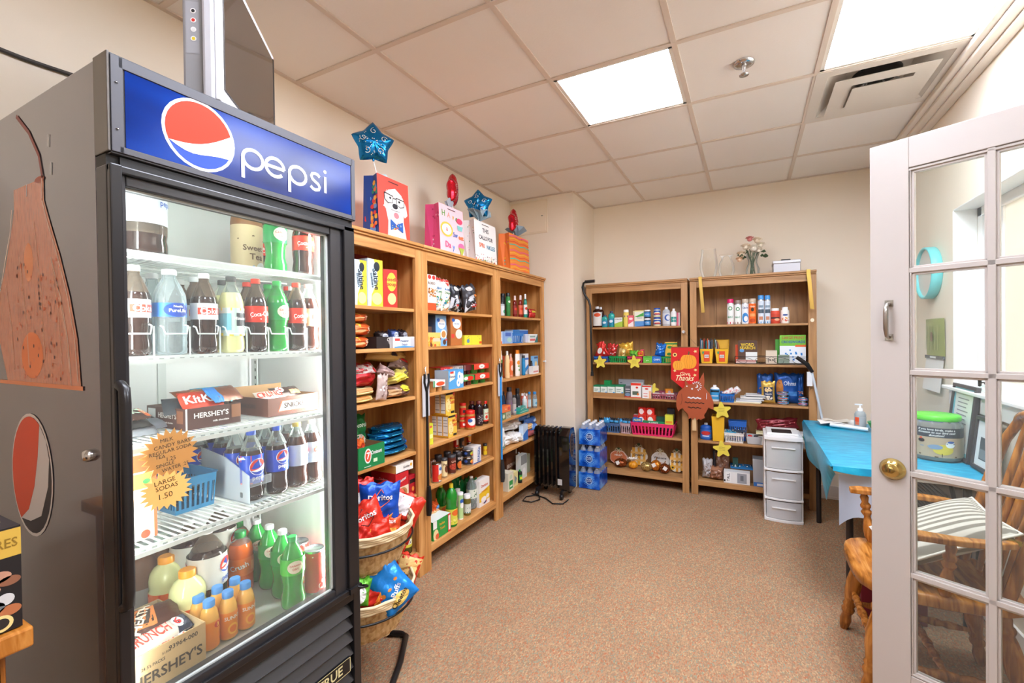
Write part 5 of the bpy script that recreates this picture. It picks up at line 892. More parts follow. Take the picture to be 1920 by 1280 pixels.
for a, prof, c_, cp, lc, ops, lb, sq in [
 ((-1.73,3.124,1.057,0.061,0.23,'L'), 'straight', '#eef0ea', '#f2f2ee', '#2a9a58', [], 'white and green bottle at the left post', .7), ((-1.8,3.292,1.057,0.074,0.18,'L'), 'spray', '#e0622a', '#d85a2a', '#e87a3a', [], 'orange bottle behind the peach lotion', 1),
 ((-1.735,3.236,1.057,0.092,0.222,'L'), 'lotion', '#eccb98', '#f0ece2', '#f0c890', [('r', .1, .9, .2, .8, '#e08a3a')], 'peach coloured lotion bottle', 1), ((-1.77,3.363,1.057,0.087,0.195,'L'), 'lotion', '#e89a7a', '#e8c8b8', '#e2703e', [('e', 0, .5, .3, .2, '#f4d0c0')], 'coral shampoo bottle behind the peach lotion', 1),
 ((-1.735,3.419,1.057,0.14,0.225,'L'), 'spray', '#f2f0ea', '#ef8a1e', '#f4f2ec', [('e', .1, .72, .4, .14, '#ef9a2e'), ('e', .1, .5, .3, .05, '#8ab05a'), ('e', .2, .25, .2, .06, '#5aa84a')], 'large white bottle with wide orange cap', .55),
 ((-1.735,3.536,1.057,0.074,0.175,'L'), 'spray', '#1f7fb0', '#2a2a2c', '#2a8ac0', [], 'slim blue bottle with black cap', 1), ((-1.75,3.738,1.057,0.069,0.118,'L'), 'spray', '#3a3a3e', '#222226', '#56565a', [('e', 0, .5, .3, .2, '#d8d8d0')], 'small dark roll-on bottle', 1)]:
    bottle(a, 'toiletry_bottle', lb, prof, c_, cp, lc, (.08, .68), ops, square=sq, capr=.85 if prof == 'spray' else None)
carton((-1.78,3.683,1.057,0.1,0.183,'L'), .06, 'shampoo_box', 'tall white and blue box behind the slim blue bottle', '#eef2f6', [('p', [(-.5, .2), (.5, .5), (.5, .3), (-.5, .0)], '#3a8ad0'), ('r', -.5, .5, .7, .8, '#4a7ac8')])
carton((-1.74,3.809,1.057,0.095,0.159,'L'), .03, 'brush_pack', 'light blue hanging pack at the end of the third shelf', '#7fb4dc', [('e', 0, .5, .3, .2, '#e8c890'), ('r', -.4, .4, .85, .95, '#3a5a8a')])
carton((-1.715,3.749,1.057,0.128,0.069,'L'), .04, 'cream_box', 'low white and pink box at the end of the third shelf', '#f0ece8', [('r', -.4, .4, .2, .4, '#d88a8a')])
for a, prof, c_, cp, lc, ops, lb, sq in [
 ((-1.82,3.302,0.738,0.111,0.197,'L'), 'straight', '#26364e', '#1c1e26', '#2c4468', [], 'dark blue bottle at the left of the fourth shelf', 1), ((-1.76,3.312,0.738,0.132,0.233,'L'), 'lotion', '#6a6064', '#2a2628', '#77696f', [('r', -1, 1, .6, .8, '#7a4a8a')], 'large grey bottle with black cap and purple band', 1),
 ((-1.735,3.35,0.738,0.078,0.168,'L'), 'straight', '#8a8684', '#2a2a2a', '#b8b4b0', [('e', 0, .3, .3, .1, '#3a6ab0')], 'silver grey bottle between two black caps', 1), ((-1.75,3.444,0.738,0.111,0.211,'L'), 'waist', '#1f1d20', '#18181a', '#2e2c30', [('r', -.3, .3, .2, .4, '#b8b4b8')], 'black bottle with wide cap', 1),
 ((-1.79,3.617,0.738,0.075,0.148,'L'), 'lotion', '#c85a4a', '#f0ece8', '#d8786a', [], 'red-pink small bottle behind the hand soap', 1), ((-1.78,3.679,0.738,0.067,0.141,'L'), 'lotion', '#c87a64', '#d8d4d0', '#d89a8a', [], 'salmon small bottle right of the pump soap', 1),
 ((-1.76,3.698,0.738,0.079,0.154,'L'), 'lotion', WATERM, '#2a8ad0', '#b8d4dc', [], 'clear gel bottle with blue cap, left of the pair', 1), ((-1.735,3.76,0.738,0.105,0.148,'L'), 'lotion', WATERM, '#2a8ad0', '#a8c8d4', [('e', 0, .4, .3, .2, '#5a9ac0')], 'clear gel bottle with blue cap, right of the pair', 1)]:
    bottle(a, 'toiletry_bottle', lb, prof, c_, cp, lc, (.12, .55), ops, square=sq, capr=.7)
a = (-1.745,3.569,0.738,0.096,0.16,'L')
t = bottle(a[:4]+(a[4]*.8, 'L'), 'pump_bottle', 'white pump soap bottle in the middle of the fourth shelf', 'straight', '#d8e0e0', '#f4f4f4', '#c8d4d4', (.1, .6), [])
b = MB().tube([(0, 0, a[4]*.78), (0, 0, a[4]*.98), (-.02, -.01, a[4]*.98)], .004, CAPW); b.build('pump', t)
carton((-1.72,3.188,0.793,0.135,0.022,'L')[:4]+(.05, 'L'), .06, 'soap_box', 'orange soap box stacked on the clear boxes', '#ec7a3e', [('e', .3, .5, .15, .3, '#d84a3a'), ('t', 'Dove', -.1, .5, .3, '#f4d8b8')], side_c='#f09a6a')
carton((-1.717,3.217,0.738,0.082,0.06,'L')[:4]+(.053, 'L'), .06, 'soap_box', 'grey-green small box under the orange soap box, right side', '#a8a68a', [('d', -.4, .4, .1, .9, 10, .08, ['#6a7a5a', '#d8d4c0'])])
carton((-1.717,3.136,0.738,0.062,0.047,'L')[:4]+(.053, 'L'), .06, 'soap_box', 'green small box under the orange soap box, left side', '#6f8a58', [('e', 0, .5, .3, .3, '#d8dcc0')])
for i in range(2):
    a = (-1.72,3.508,0.738,0.178,0.049,'L'); carton((a[0]-.01*i, a[1], a[2]+.026*i, a[3], .024, 'L'), .07, 'soap_pack', ['lower', 'upper'][i]+' teal wrapped soap lying at the shelf front', '#2aa090', [('l', [(-.4, .5), (.4, .6)], .15, '#c8ece0')], turn=.2*i)
# fifth shelf: cotton bags and blue packs
for i, (a, w_, h_, c_, lb, ry_) in enumerate([((-1.76,3.344,0.488,0.317,0.088,'L'), 1, .09, '#f0eeea', 'white cotton ball bag at the bottom left', 0), ((-1.8,3.484,0.558,0.374,0.056,'L'), 1, .09, '#e6e3de', 'clear bag of cotton lying in the middle', .1), ((-1.84,3.565,0.628,0.424,0.015,'L'), 1, .07, '#d8d2c8', 'grey-white plastic bag on top of the cotton', -.05), ((-1.735,3.454,0.488,0.204,0.068,'L'), 1, .075, '#f6f5f2', 'white cotton pads bag at the shelf front', 0)]):
    bag((a[0], a[1], a[2], a[3], h_, 'L'), .12, 'cotton_bag', lb, c_, [('d', -.4, .4, .15, .85, 16, .07, ['#ffffff', '#dcd9d4'])], 'bag', seed=100+i, metal=0, rough=.45, wr=1.6, ry=ry_)
carton((-1.735,3.562,0.488,0.096,0.136,'L'), .04, 'tissue_pack', 'upright blue and white pack beside the cotton', '#c8dcf2', [('p', [(-.5, 0), (.5, 0), (.5, .7), (-.5, .4)], '#3a7ad0')])
for i, (a, h_, c_, lb) in enumerate([((-1.82,3.762,0.618,0.272,-0.002,'L'), .06, '#5a8ad4', 'blue soft pack lying at the top of the pile'), ((-1.78,3.825,0.578,0.236,-0.024,'L'), .06, '#4a7ac8', 'blue soft pack at the upper right'), ((-1.76,3.739,0.538,0.149,0.033,'L'), .06, '#e8b878', 'peach coloured soft pack at the right'), ((-1.75,3.81,0.523,0.154,0.036,'L'), .06, '#5f92dc', 'light blue small pack at the right end'), ((-1.74,3.736,0.488,0.231,0.085,'L'), .045, '#c86a6a', 'pink and red soft pack at the bottom right')]):
    bag(a[:4]+(h_, 'L'), .09, 'soft_pack', lb, c_, [('e', .2, .5, .2, .3, '#c8dcf4')], 'bag', seed=110+i, metal=0, rough=.4)
bag((-1.73,3.149,0.488,0.106,0.18,'L'), .05, 'paper_pack', 'white and teal folded pack at the left post', '#e8ece8', [('r', -.5, .5, 0, .2, '#5aa89a')], 'bag', seed=120, metal=0)
# bottom shelf
BXG = [('r', -.3, .35, .1, .55, '#3a9a4a'), ('e', 0, .75, .25, .12, '#c8d8b8'), ('r', -.2, .25, .2, .3, '#e4ecd8')]
carton((-1.715,3.238,0.15,0.093,0.147,'L'), .085, 'tea_carton', 'cream carton with green print at the shelf front', '#e6dfc8', BXG, side_c='#ded7c4')
carton((-1.73,3.353,0.15,0.078,0.119,'L'), .07, 'tea_carton', 'cream and yellow carton right of the green print one', '#e6dc9a', [('p', [(-.3, .1), (.3, .5), (-.3, .8)], '#8a9aa0')], side_c='#e0d8b8')
carton((-1.713,3.086,0.15,0.026,0.126,'L'), .04, 'herb_box', 'narrow green and red box at the left post', '#3a9a4a', [('r', -.5, .5, .2, .4, '#c8402a')])
bottle((-1.72,3.408,0.15,0.091,0.123,'L')[:4]+(.11, 'L'), 'bug_spray_bottle', 'small black bottle with green label and tall green nozzle', 'spray', '#1c1e1c', '#1f9a3c', '#1d2a20', (.1, .75), [('r', -.5, .6, .2, .8, '#3aa84a'), ('r', -.3, .4, .3, .6, '#e8d83a')], capr=.35)
carton((-1.8,3.71,0.15,0.146,0.165,'L'), .05, 'lamp_box', 'pale green carton at the back right', '#cdd8b4', [('r', -.4, .4, .1, .9, '#d8e2c4')], turn=0)
carton((-1.76,3.572,0.15,0.118,0.207,'L'), .05, 'lamp_box', 'grey and white carton with dark top in front of the pale green one', '#dfe2dc', [('r', -.5, .5, .6, 1, '#8a8c8a'), ('e', 0, .3, .25, .15, '#f2f2f0')])
carton((-1.86,3.521,0.15,0.172,0.231,'L'), .05, 'coffee_box', 'brown box with white lettering at the back left', '#6f4630', [('t', 'BROWN', 0, .5, .2, '#e0d4c4')])
carton((-1.92,3.599,0.15,0.144,0.193,'L'), .04, 'coffee_box', 'grey carton behind the brown box', '#8a8078', [])
bottle((-1.79,3.532,0.15,0.104,0.222,'L'), 'drink_bottle', 'clear bottle with dark contents and a white bent straw', 'big', BR_CL, '#c8c8c4', '#7a7a7a', (.3, .6), [], capr=.4)
single(MB().tube([(0, 0, 0), (0, 0, .075), (-.035, 0, .13)], .004, CAPW), 'bent_straw', 'white bent straw standing in the clear bottle', 'straw', ((-1.79,3.532,0.15,0.104,0.222,'L')[0]-.025, (-1.79,3.532,0.15,0.104,0.222,'L')[1], .15+(-1.79,3.532,0.15,0.104,0.222,'L')[4]+.0), pi/2)
# ---------------------------------------------------------------- hanging reachers
def reacher(y, z0, z1, x, c1, c2, name, lb):
    t = thing(name, lb, 'hanging tool', (x, y, z0), pi/2)
    MB().tube([(0, 0, .16), (0, 0, z1-z0-.10)], .008, c1, 8).build('shaft', t)
    MB().tube([(0, -.004, .17), (0, -.006, .10), (-.006, -.010, .03), (-.01, -.010, .0)], [.012, .017, .018, .014], c2, 8).build('grip', t)
    MB().box(-.035, .03, .004, .006, z1-z0-.25, z1-z0-.01, '#c9c9cc').tube([(0, 0, z1-z0-.11), (-.02, 0, z1-z0-.05), (-.018, 0, z1-z0-.0)], .007, BLACK, 6).tube([(0, 0, z1-z0-.11), (.02, 0, z1-z0-.05), (.018, 0, z1-z0-.0)], .007, BLACK, 6).build('jaw', t)
    MB().tube([(.0, 0, z1-z0-.03), (-.008, .004, z1-z0+.03), (.004, .008, z1-z0+.04)], .004, mat('#d8d8d8', .2, .8), 6).build('hook', t)
reacher(2.129, 0.351, 1.182, -1.680, BLACK, BLACK, 'shoe_horn', 'long black reaching tool hanging on the bookcase post beside the fruit cups')
reacher(3.027, 0.288, 1.194, -1.680, '#1f86cf', '#1f2226', 'reaching_tool', 'blue reaching tool hanging on the post of the far left-wall bookcase')

# ---------------------------------------------------------------- gift bags, tissue and balloons on the long-wall bookcases
def gift_bag(a, d, name, lb, col, side_col, ops, side_ops=(), side_d=(), seed=1, lean=0):
    w, h = a[3], a[4]; loc, rz = loc_of(a); t = thing(name, lb, 'gift bag', loc, rz)
    b = MB().add([(-w/2, 0, 0), (w/2, 0, 0), (w/2, .012, h), (-w/2, .012, h)], [(0, 1, 2, 3)], col); sf = lambda x, z, e: (x, .012*z/h-e, z)
    marks(b, sf, w, h, ops); b.rect(sf, -w*.16, w*.16, h*.93, h*.945, '#3a2a2a', .002); b.build('front_panel', t)
    b = MB().add([(-w/2, d, 0), (w/2, d, 0), (w/2, d-.012, h), (-w/2, d-.012, h)], [(0, 1, 2, 3)], col); b.build('back_panel', t)
    for s in (-1, 1):
        x = s*w/2; b = MB().add([(x, 0, 0), (x, d/2, 0), (x-s*.022, d/2, h), (x, .012, h), (x, d, 0), (x, d-.012, h)], [(0, 1, 2, 3), (1, 4, 5, 2)], side_col)
        for k, o in enumerate(side_ops if s < 0 else ()):
            if o[0] == 'dots':
                rn = random.Random(seed)
                for j in range(o[1]):
                    aa, z = rn.uniform(.08, .92), rn.uniform(.03, .95); rr0 = o[2]*rn.uniform(.8, 1.1)
                    f_ = lambda q, zz, e: (x+.022*(1-abs(2*q/d-1))*zz/h-e, q, zz)
                    b.fan(f_, [(max(.012, min(d-.016, aa*d+rr0*cos(2*pi*n/14))), z*h+rr0*sin(2*pi*n/14)) for n in range(14)], rn.choice(o[3]), .001+j*.00004, 2)
        b.build('side_gusset', t)
    MB().box(-w/2, w/2, 0, d, 0, .002, col).build('base', t)
    return t
def tissue(x, y, z, w, col, lb, seed):
    rn = random.Random(seed); b = MB(); m_ = mat(col, .7); n = 11; vs = [(0, 0, -.03)]
    for i in range(n): a = 2*pi*i/n; r = w*rn.uniform(.35, .55); vs.append((r*cos(a), r*.6*sin(a), rn.uniform(.02, .055)))
    for i in range(n): a = 2*pi*(i+.5)/n; r = w*rn.uniform(.2, .32); vs.append((r*cos(a), r*.6*sin(a), rn.uniform(-.005, .02)))
    fs = []
    for i in range(n): j = (i+1) % n; fs += [(0, 1+n+i, 1+i), (0, 1+j, 1+n+i), (1+i, 1+n+i, 1+j)]
    b.add(vs, fs, m_); o = single(b, 'tissue_paper', lb, 'tissue paper', (x, y, z), pi/2); s_ = o.modifiers.new('solid', 'SOLIDIFY'); s_.thickness = .001
    return o
def balloon(x, y, z, R, col, lb, rz, stick=None, seed=1, accent='#e8e0d0'):
    t = thing('foil_balloon', lb, 'balloon', (x, y, z), rz); m_ = mat(col, .16, .75, noise=.12); b = MB(); n = 60
    def rad(a):
        k = (a-pi/2) % (2*pi/5); k = abs(k-pi/5)/(pi/5); return R*(.70+.30*k**1.7)
    def P(i, q, s):
        a = pi/2+2*pi*i/n; r = rad(a)*q; th_ = .34*R*(1-q**2.4)**.6*(.75+.25*rad(a)/R)
        return (r*cos(a), s*(th_+.012*R*sin(14*a)*q*(1-q)*3), r*sin(a))
    for s in (-1, 1):
        vs = [P(0, 0, s)]+[P(i, q/8, s) for q in range(1, 9) for i in range(n)]
        fs = [(0, 1+i, 1+(i+1) % n) for i in range(n)]+[(1+q*n+i, 1+(q+1)*n+i, 1+(q+1)*n+(i+1) % n, 1+q*n+(i+1) % n) for q in range(7) for i in range(n)]
        b.add(vs, fs, m_, True)
    def sf(px, pz, e):
        q = min(.98, math.hypot(px, pz)/rad(math.atan2(pz, px))); a = math.atan2(pz, px); th_ = .34*R*(1-q**2.4)**.6*(.75+.25*rad(a)/R)
        return (px, -(th_+e+.0015), pz)
    rn = random.Random(seed); G = mat(accent, .4)
    for k in range(5):
        a = pi/2+2*pi*k/5; cx, cz = .48*R*cos(a), .48*R*sin(a); r = .15*R
        b.line(sf, [(cx+r*(1-i/16)*cos(a+i*.55), cz+r*(1-i/16)*sin(a+i*.55)) for i in range(14)], .022*R, G)
    for k in range(26):
        a, q = rn.uniform(0, 6.28), rn.uniform(.1, .8); r = rad(a)*q; b.ell(sf, r*cos(a), r*sin(a), .022*R, .022*R, G, .0015, 6)
    b.build('balloon_body', t)
    MB().tube([(0, 0, -.58*R), (0, 0, -.72*R), (0, 0, -.80*R)], [.03*R, .06*R, .035*R], m_, 8).build('neck', t)
    if stick: MB().tube([(0, 0, -.72*R), stick], .0028, CAPW, 6).build('stick', t)
    return t
DOG = [('p', [(-.24, .0), (.40, .0), (.30, .35), (.34, .62), (.26, .78), (.05, .86), (-.18, .80), (-.30, .66), (-.27, .5), (-.20, .3)], '#eae4e0'), ('p', [(-.30, .70), (-.22, .80), (-.16, .6), (-.22, .45), (-.32, .52)], '#cfc6c0'), ('p', [(.28, .76), (.40, .62), (.44, .48), (.34, .42), (.24, .58)], '#ddd5ce'),
 ('e', .02, .58, .17, .10, '#f4f0ee'), ('e', .03, .565, .09, .045, '#232126'), ('e', .06, .42, .085, .05, '#e87f86'), ('l', [(-.1, .5), (.03, .49), (.18, .5)], .008, '#6a5f5c'), ('e', -.12, .68, .03, .018, '#1c1a1c'), ('e', .17, .66, .03, .018, '#1c1a1c'),
 ('l', [(-.31, .74), (-.30, .64), (-.2, .59), (-.05, .61), (-.03, .72), (-.31, .74)], .012, '#1d1c20'), ('l', [(.07, .71), (.08, .60), (.2, .57), (.32, .6), (.34, .70), (.07, .71)], .012, '#1d1c20'), ('l', [(-.03, .69), (.07, .69)], .012, '#1d1c20'),
 ('p', [(-.14, .34), (.04, .27), (.04, .22), (-.14, .16)], '#1d57a8'), ('p', [(.04, .27), (.26, .34), (.26, .16), (.04, .22)], '#1d57a8'), ('d', -.12, .24, .19, .31, 14, .02, ['#e8c83a', '#e05a3a', '#7fb0e0'])]
gift_bag((-1.76,1.97,1.94,0.252,0.348,'L'), .12, 'gift_bag', 'coral red gift bag printed with a puppy wearing glasses and bow tie', '#ec4a38', '#1d3f8a', DOG, [('dots', 46, .014, ['#e8742e', '#d8302e', '#6a94d8', '#2a8a6a', '#e8a83a'])])
gift_bag((-1.745,2.512,1.94,0.277,0.324,'L'), .13, 'gift_bag', 'pink gift bag with colourful letters Have a Sweet Day', '#f3c6cd', '#e0487e', [('t', 'H', -.33, .82, .17, '#5a9a4a'), ('t', 'A', -.12, .81, .15, '#e89a8a'), ('t', 'v', .06, .80, .15, '#e8a84a'), ('t', 'e', .2, .79, .16, '#5a9a4a'), ('e', -.22, .51, .25, .15, '#e2c04a'), ('e', -.22, .51, .19, .11, '#f8f0f0'), ('t', 'a', -.22, .52, .13, '#e0482e'), ('t', 'Sw', .12, .44, .14, '#3a78c0', 0, .3), ('t', 'eet', .36, .42, .14, '#e8762e', 0, .26), ('t', 'Da', -.2, .2, .17, '#d8588a', 0, .3), ('t', 'y', .03, .18, .17, '#4a8ad0'), ('e', .32, .76, .13, .06, '#e2486a'), ('p', [(.2, .66), (.46, .66), (.42, .56), (.24, .56)], '#7fc4c0'), ('e', .36, .22, .13, .08, '#e86a9a'), ('p', [(.24, .2), (.49, .2), (.37, .02)], '#a8b84a')], [('dots', 30, .006, ['#f4a8c4', '#c02a60', '#f8d0dc'])])
SPR = ['#e05a3a', '#3a8ab0', '#e8b83a', '#5a3a3a', '#4a9a6a', '#f0e8e0', '#b03a5a']
gift_bag((-1.745,2.953,1.94,0.314,0.313,'L'), .13, 'gift_bag', 'white gift bag with black letters This Calls for Sprinkles', '#f1eeea', '#e9e6e2', [('t', 'THIS', 0, .80, .14, '#26242a', 0, .4), ('t', 'CALLS FOR', 0, .62, .13, '#26242a', 0, .8), ('t', 'SPRI', -.2, .43, .14, '#e0662e', 0, .42), ('t', 'NKLES', .22, .42, .14, '#3a8aa8', 0, .42), ('d', -.49, .49, .005, .10, 90, .018, SPR), ('d', -.49, .49, .08, .22, 45, .016, SPR)], [('dots', 22, .004, SPR)])
ST = []
for i in range(13): ST.append(('l', [(-.5, .02+.075*i), (-.25, .06+.075*i), (0, .03+.075*i), (.25, .07+.075*i), (.5, .045+.075*i)], .028, ['#e8562e', '#f6b43a', '#e85a8a', '#f09a3a', '#5ab8a0'][i % 5]))
gift_bag((-1.74,3.511,1.94,0.371,0.319,'L'), .12, 'gift_bag', 'orange gift bag with wavy pink and teal stripes', '#f28a34', '#ee7a34', ST, [('dots', 26, .006, ['#e85a8a', '#f6b43a', '#5ab8a0'])])
tissue(-1.82, 1.94, 2.256, .13, '#bcd3d4', 'pale blue tissue paper sticking out of the puppy gift bag', 1)
tissue(-1.80, 2.554, 2.282, .10, '#aab0b8', 'grey tissue paper sticking out of the pink gift bag', 2)
tissue(-1.80, 2.948, 2.3, .26, '#9db8c6', 'blue-grey tissue paper sticking out of the white sprinkles gift bag', 3)
tissue(-1.80, 3.555, 2.297, .28, '#8fa4b2', 'slate blue tissue paper sticking out of the orange gift bag', 4)
balloon(-1.80, 1.85, 2.449, .118, '#1676b4', 'large blue star foil balloon on a long stick above the puppy gift bag', radians(50), (.05, 0, -.33), 2)
balloon(-1.80, 2.595, 2.408, .115, '#cc1a2c', 'red foil balloon seen edge-on above the pink gift bag', radians(118), (0, 0, -.17), 3)
balloon(-1.80, 2.928, 2.393, .115, '#1676b4', 'smaller blue star foil balloon above the white sprinkles gift bag', radians(20), (0, 0, -.12), 4)
balloon(-1.80, 3.506, 2.39, .115, '#cc1a2c', 'red foil balloon seen edge-on above the orange gift bag', radians(104), (0, 0, -.12), 5)
# ---------------------------------------------------------------- far wall, left bookcase
bottle((-1.307,4.27,1.475,0.09,0.205,'B'), 'peroxide_bottle', 'large brown bottle with white and orange label at the left end', 'peroxide', mat('#3a1e14', .15), '#e8e8ea', '#e4e0da', (.08, .72), [('e', .1, .8, .4, .14, '#e0562c')], capr=.4, square=.7)
bottle((-1.303,4.38,1.475,0.07,0.205,'B'), 'peroxide_bottle', 'second brown bottle behind the large one', 'peroxide', mat('#3a1e14', .15), '#e8e8ea', capr=.4, square=.7)
for a, lb in [((-1.231,4.28,1.475,0.058,0.12,'B'), 'shorter teal mouthwash bottle with dark cap'), ((-1.166,4.28,1.475,0.062,0.153,'B'), 'taller teal mouthwash bottle with dark cap')]:
    bottle(a, 'mouthwash_bottle', lb, 'peroxide', mat('#2aa8a0', .1, coat=.3), '#2c3a5c', '#1f8ab0', (.1, .55), [('e', 0, .6, .3, .2, '#d8e8f0')], square=.7, capr=.55)
carton((-1.092,4.28,1.475,0.076,0.09,'B'), .06, 'lotion_box', 'low green and white box with dark lettering', '#a8c84a', [('p', [(-.5, .35), (.5, .6), (.5, 1), (-.5, 1)], '#eef0ea'), ('t', 'CITRUCEL', 0, .8, .16, '#3a3f4a')])
bottle((-1.024,4.28,1.475,0.05,0.163,'B'), 'powder_bottle', 'yellow talc bottle with white cap', 'spray', '#e6cf5e', '#f4f2ec', '#e8d264', (.05, .8), [('e', -.2, .75, .1, .08, '#8a5a8a'), ('e', .3, .75, .1, .08, '#8a5a8a')], capr=.98, square=.6)
carton((-0.974,4.28,1.475,0.05,0.106,'B'), .04, 'lotion_bottle', 'pink and white pack right of the yellow bottle', '#e86a78', [('p', [(-.5, 0), (.5, 0), (.5, .5), (-.5, .2)], '#f4e8e6'), ('e', 0, .7, .35, .1, '#f4e0e0')])
carton((-0.898,4.28,1.475,0.083,0.049,'B'), .06, 'medicine_box', 'blue box under the white and green box', '#5a94d0', [('p', [(-.5, 0), (.5, .2), (.5, 0)], '#2f5fa8')]); a = (-0.898,4.28,1.475,0.083,0.049,'B')
a2 = (-0.898,4.28,1.475,0.083,0.148,'B'); carton((a[0], a[1], a[2]+a[4]+.001, a[3], a2[4]-a[4], 'B'), .06, 'medicine_box', 'white and green box stacked on the blue box', '#ecead8', [('p', [(-.5, .4), (.5, .8), (.5, .45), (-.2, .38)], '#4aa84a'), ('t', 'Polident', .05, .3, .14, '#4a6a9a'), ('r', -.5, .5, .9, 1, '#e8d88a')])
carton((-0.946,4.3,1.475,0.025,0.146,'B'), .05, 'medicine_box', 'thin cream box at the left of the stacked boxes', '#e8dfae')
for a, cc, lc, nm, lbs in [((-0.828,4.28,1.475,0.058,0.057,'B'), '#20304e', '#3a8ac8', 'vapor_rub_jar', ['dark blue salve jar with white lid, lower of two', 'dark blue salve jar with white lid, upper of two'])]:
    for k in range(2): jarx((a[0], a[1], a[2]+k*.078, a[3], .075, 'B'), nm, lbs[k], mat(cc, .15), '#e8e8ea', lc, [('t', 'VICKS', 0, .5, .4, '#dfe8f4')], (.15, .7))
a = (-0.742,4.28,1.475,0.066,0.054,'B')
for k in range(2): jarx((a[0], a[1], a[2]+k*.085, a[3]*(1-.08*k), .082, 'B'), 'petroleum_jelly_jar', ['cream jelly jar with blue lid and blue label, lower of two', 'cream jelly jar with blue lid and blue label, upper of two'][k], '#ece6c0', '#1f4fa8', '#2458b0', [('e', .1, .4, .5, .3, '#e8e0c8'), ('r', -.3, .5, .1, .4, '#c8442c')], (.2, .7))
bottle((-0.661,4.28,1.475,0.069,0.173,'B'), 'alcohol_bottle', 'grey bottle with white cap and round blue mark', 'peroxide', '#b4b9bf', '#f0f0f0', '#cfd3d8', (.1, .66), [('e', .2, .6, .4, .3, '#3a62b0'), ('e', .3, .6, .28, .22, '#d8dce2')], square=.6, capr=.36)
bottle((-0.596,4.28,1.475,0.05,0.156,'B'), 'lotion_bottle', 'white bottle with teal label near the right post', 'peroxide', '#eeefee', '#f4f4f4', '#f0f2f0', (.1, .66), [('r', -.6, .8, .2, .75, '#2a9a94'), ('t', 'care', .1, .5, .2, '#e8f4f0')], square=.6, capr=.4)
carton((-0.553,4.28,1.475,0.027,0.116,'B'), .05, 'medicine_box', 'white and red box half hidden by the right post', '#f0dfe0', [('r', -.5, 0, 0, 1, '#d8607a')])
# shelf 2: baskets of snacks
def snackset(lst):
    for i, (a, d, nm, lb, col, ops, kw) in enumerate(lst): bag(a, d, nm, lb, col, ops, seed=150+i, **kw)
slotted((-1.258,4.25,1.14,0.141,0.056,'B'), .16, 'plastic_basket', 'blue slotted basket holding red snack packs', '#2a6ac0', 6)
slotted((-1.096,4.25,1.14,0.162,0.057,'B'), .16, 'plastic_basket', 'green slotted basket holding yellow snack packs', '#1a9a50', 8)
slotted((-0.937,4.25,1.14,0.137,0.058,'B'), .16, 'plastic_basket', 'pink slotted basket holding green gum packs', '#e03a6e', 6)
slotted((-0.648,4.25,1.14,0.101,0.06,'B'), .14, 'plastic_basket', 'green slotted basket beside the red banner', '#1a9a50', 6)
snackset([((-1.307,4.3,1.16,0.075,0.153,'B'), .03, 'candy_pack', 'red candy pack leaning at the left in the blue basket', '#d2322a', [('e', 0, .5, .3, .2, '#e8e0d8')], dict(ry=.35)), ((-1.23,4.32,1.17,0.079,0.152,'B'), .03, 'candy_pack', 'tall red candy pack in the middle of the blue basket', '#cf2a26', [('r', -.1, .1, .2, .8, '#f0e4e0')], dict(ry=-.4)), ((-1.197,4.36,1.17,0.105,0.131,'B'), .03, 'candy_pack', 'red and silver candy pack behind, right end of the blue basket', '#c8342e', [('d', -.4, .4, .2, .8, 10, .06, ['#e8e0e0'])], dict(ry=.2)),
 ((-1.082,4.3,1.16,0.071,0.101,'B'), .04, 'candy_pack', 'pale gold snack pack at the left in the green basket', '#d8bc78', [('e', 0, .5, .25, .2, '#b88a3a')], dict(ry=.2)), ((-1.022,4.33,1.17,0.136,0.141,'B'), .05, 'candy_pack', 'large yellow snack pack rising from the green basket', '#e2b03e', [('r', -.3, .3, .3, .5, '#c88a2a')], dict(ry=-.15)),
 ((-0.957,4.29,1.17,0.084,0.076,'B'), .04, 'gum_pack', 'green gum pack reading Extra in the pink basket', '#6ab83a', [('t', 'Extra', 0, .5, .3, '#1a6a3a')], dict()), ((-0.896,4.29,1.16,0.059,0.081,'B'), .04, 'gum_pack', 'yellow and red gum pack in the pink basket', '#e8b82a', [('r', -.4, .4, .6, .9, '#d84a2a')], dict()),
 ((-0.725,4.3,1.19,0.094,0.115,'B'), .05, 'candy_pack', 'bright blue foil candy bag sitting on the blue box', '#2272cc', [('d', -.4, .4, .2, .8, 10, .07, ['#dfe8f4', '#5aa0e0'])], dict(ry=.15))])
carton((-0.822,4.26,1.14,0.076,0.059,'B'), .10, 'gum_box', 'lime green gum box on the second shelf', '#6cc04a', [('t', 'gum', 0, .4, .25, '#e8f4e0'), ('r', -.4, .4, .8, .9, '#4a9a3a')])
carton((-0.74,4.26,1.14,0.08,0.059,'B'), .10, 'candy_box', 'blue box under the blue foil bag', '#2a78cc', [('t', 'CHIPS', 0, .5, .35, '#f0f4f8')])
carton((-0.625,4.33,1.14,0.107,0.188,'B'), .05, 'crayon_box', 'yellow box with green shapes behind the red banner', '#ecc24a', [('e', -.1, .75, .2, .07, '#3a8a3a'), ('e', .2, .6, .2, .06, '#3a8a3a'), ('e', -.15, .42, .2, .07, '#3a8a3a'), ('e', .1, .25, .2, .05, '#e8722a'), ('r', -.5, .5, .88, .95, '#3a9a4a')])
carton((-0.891,4.36,1.14,0.03,0.119,'B'), .04, 'gum_bottle', 'small pink pack behind the pink basket', '#e8486a', [])
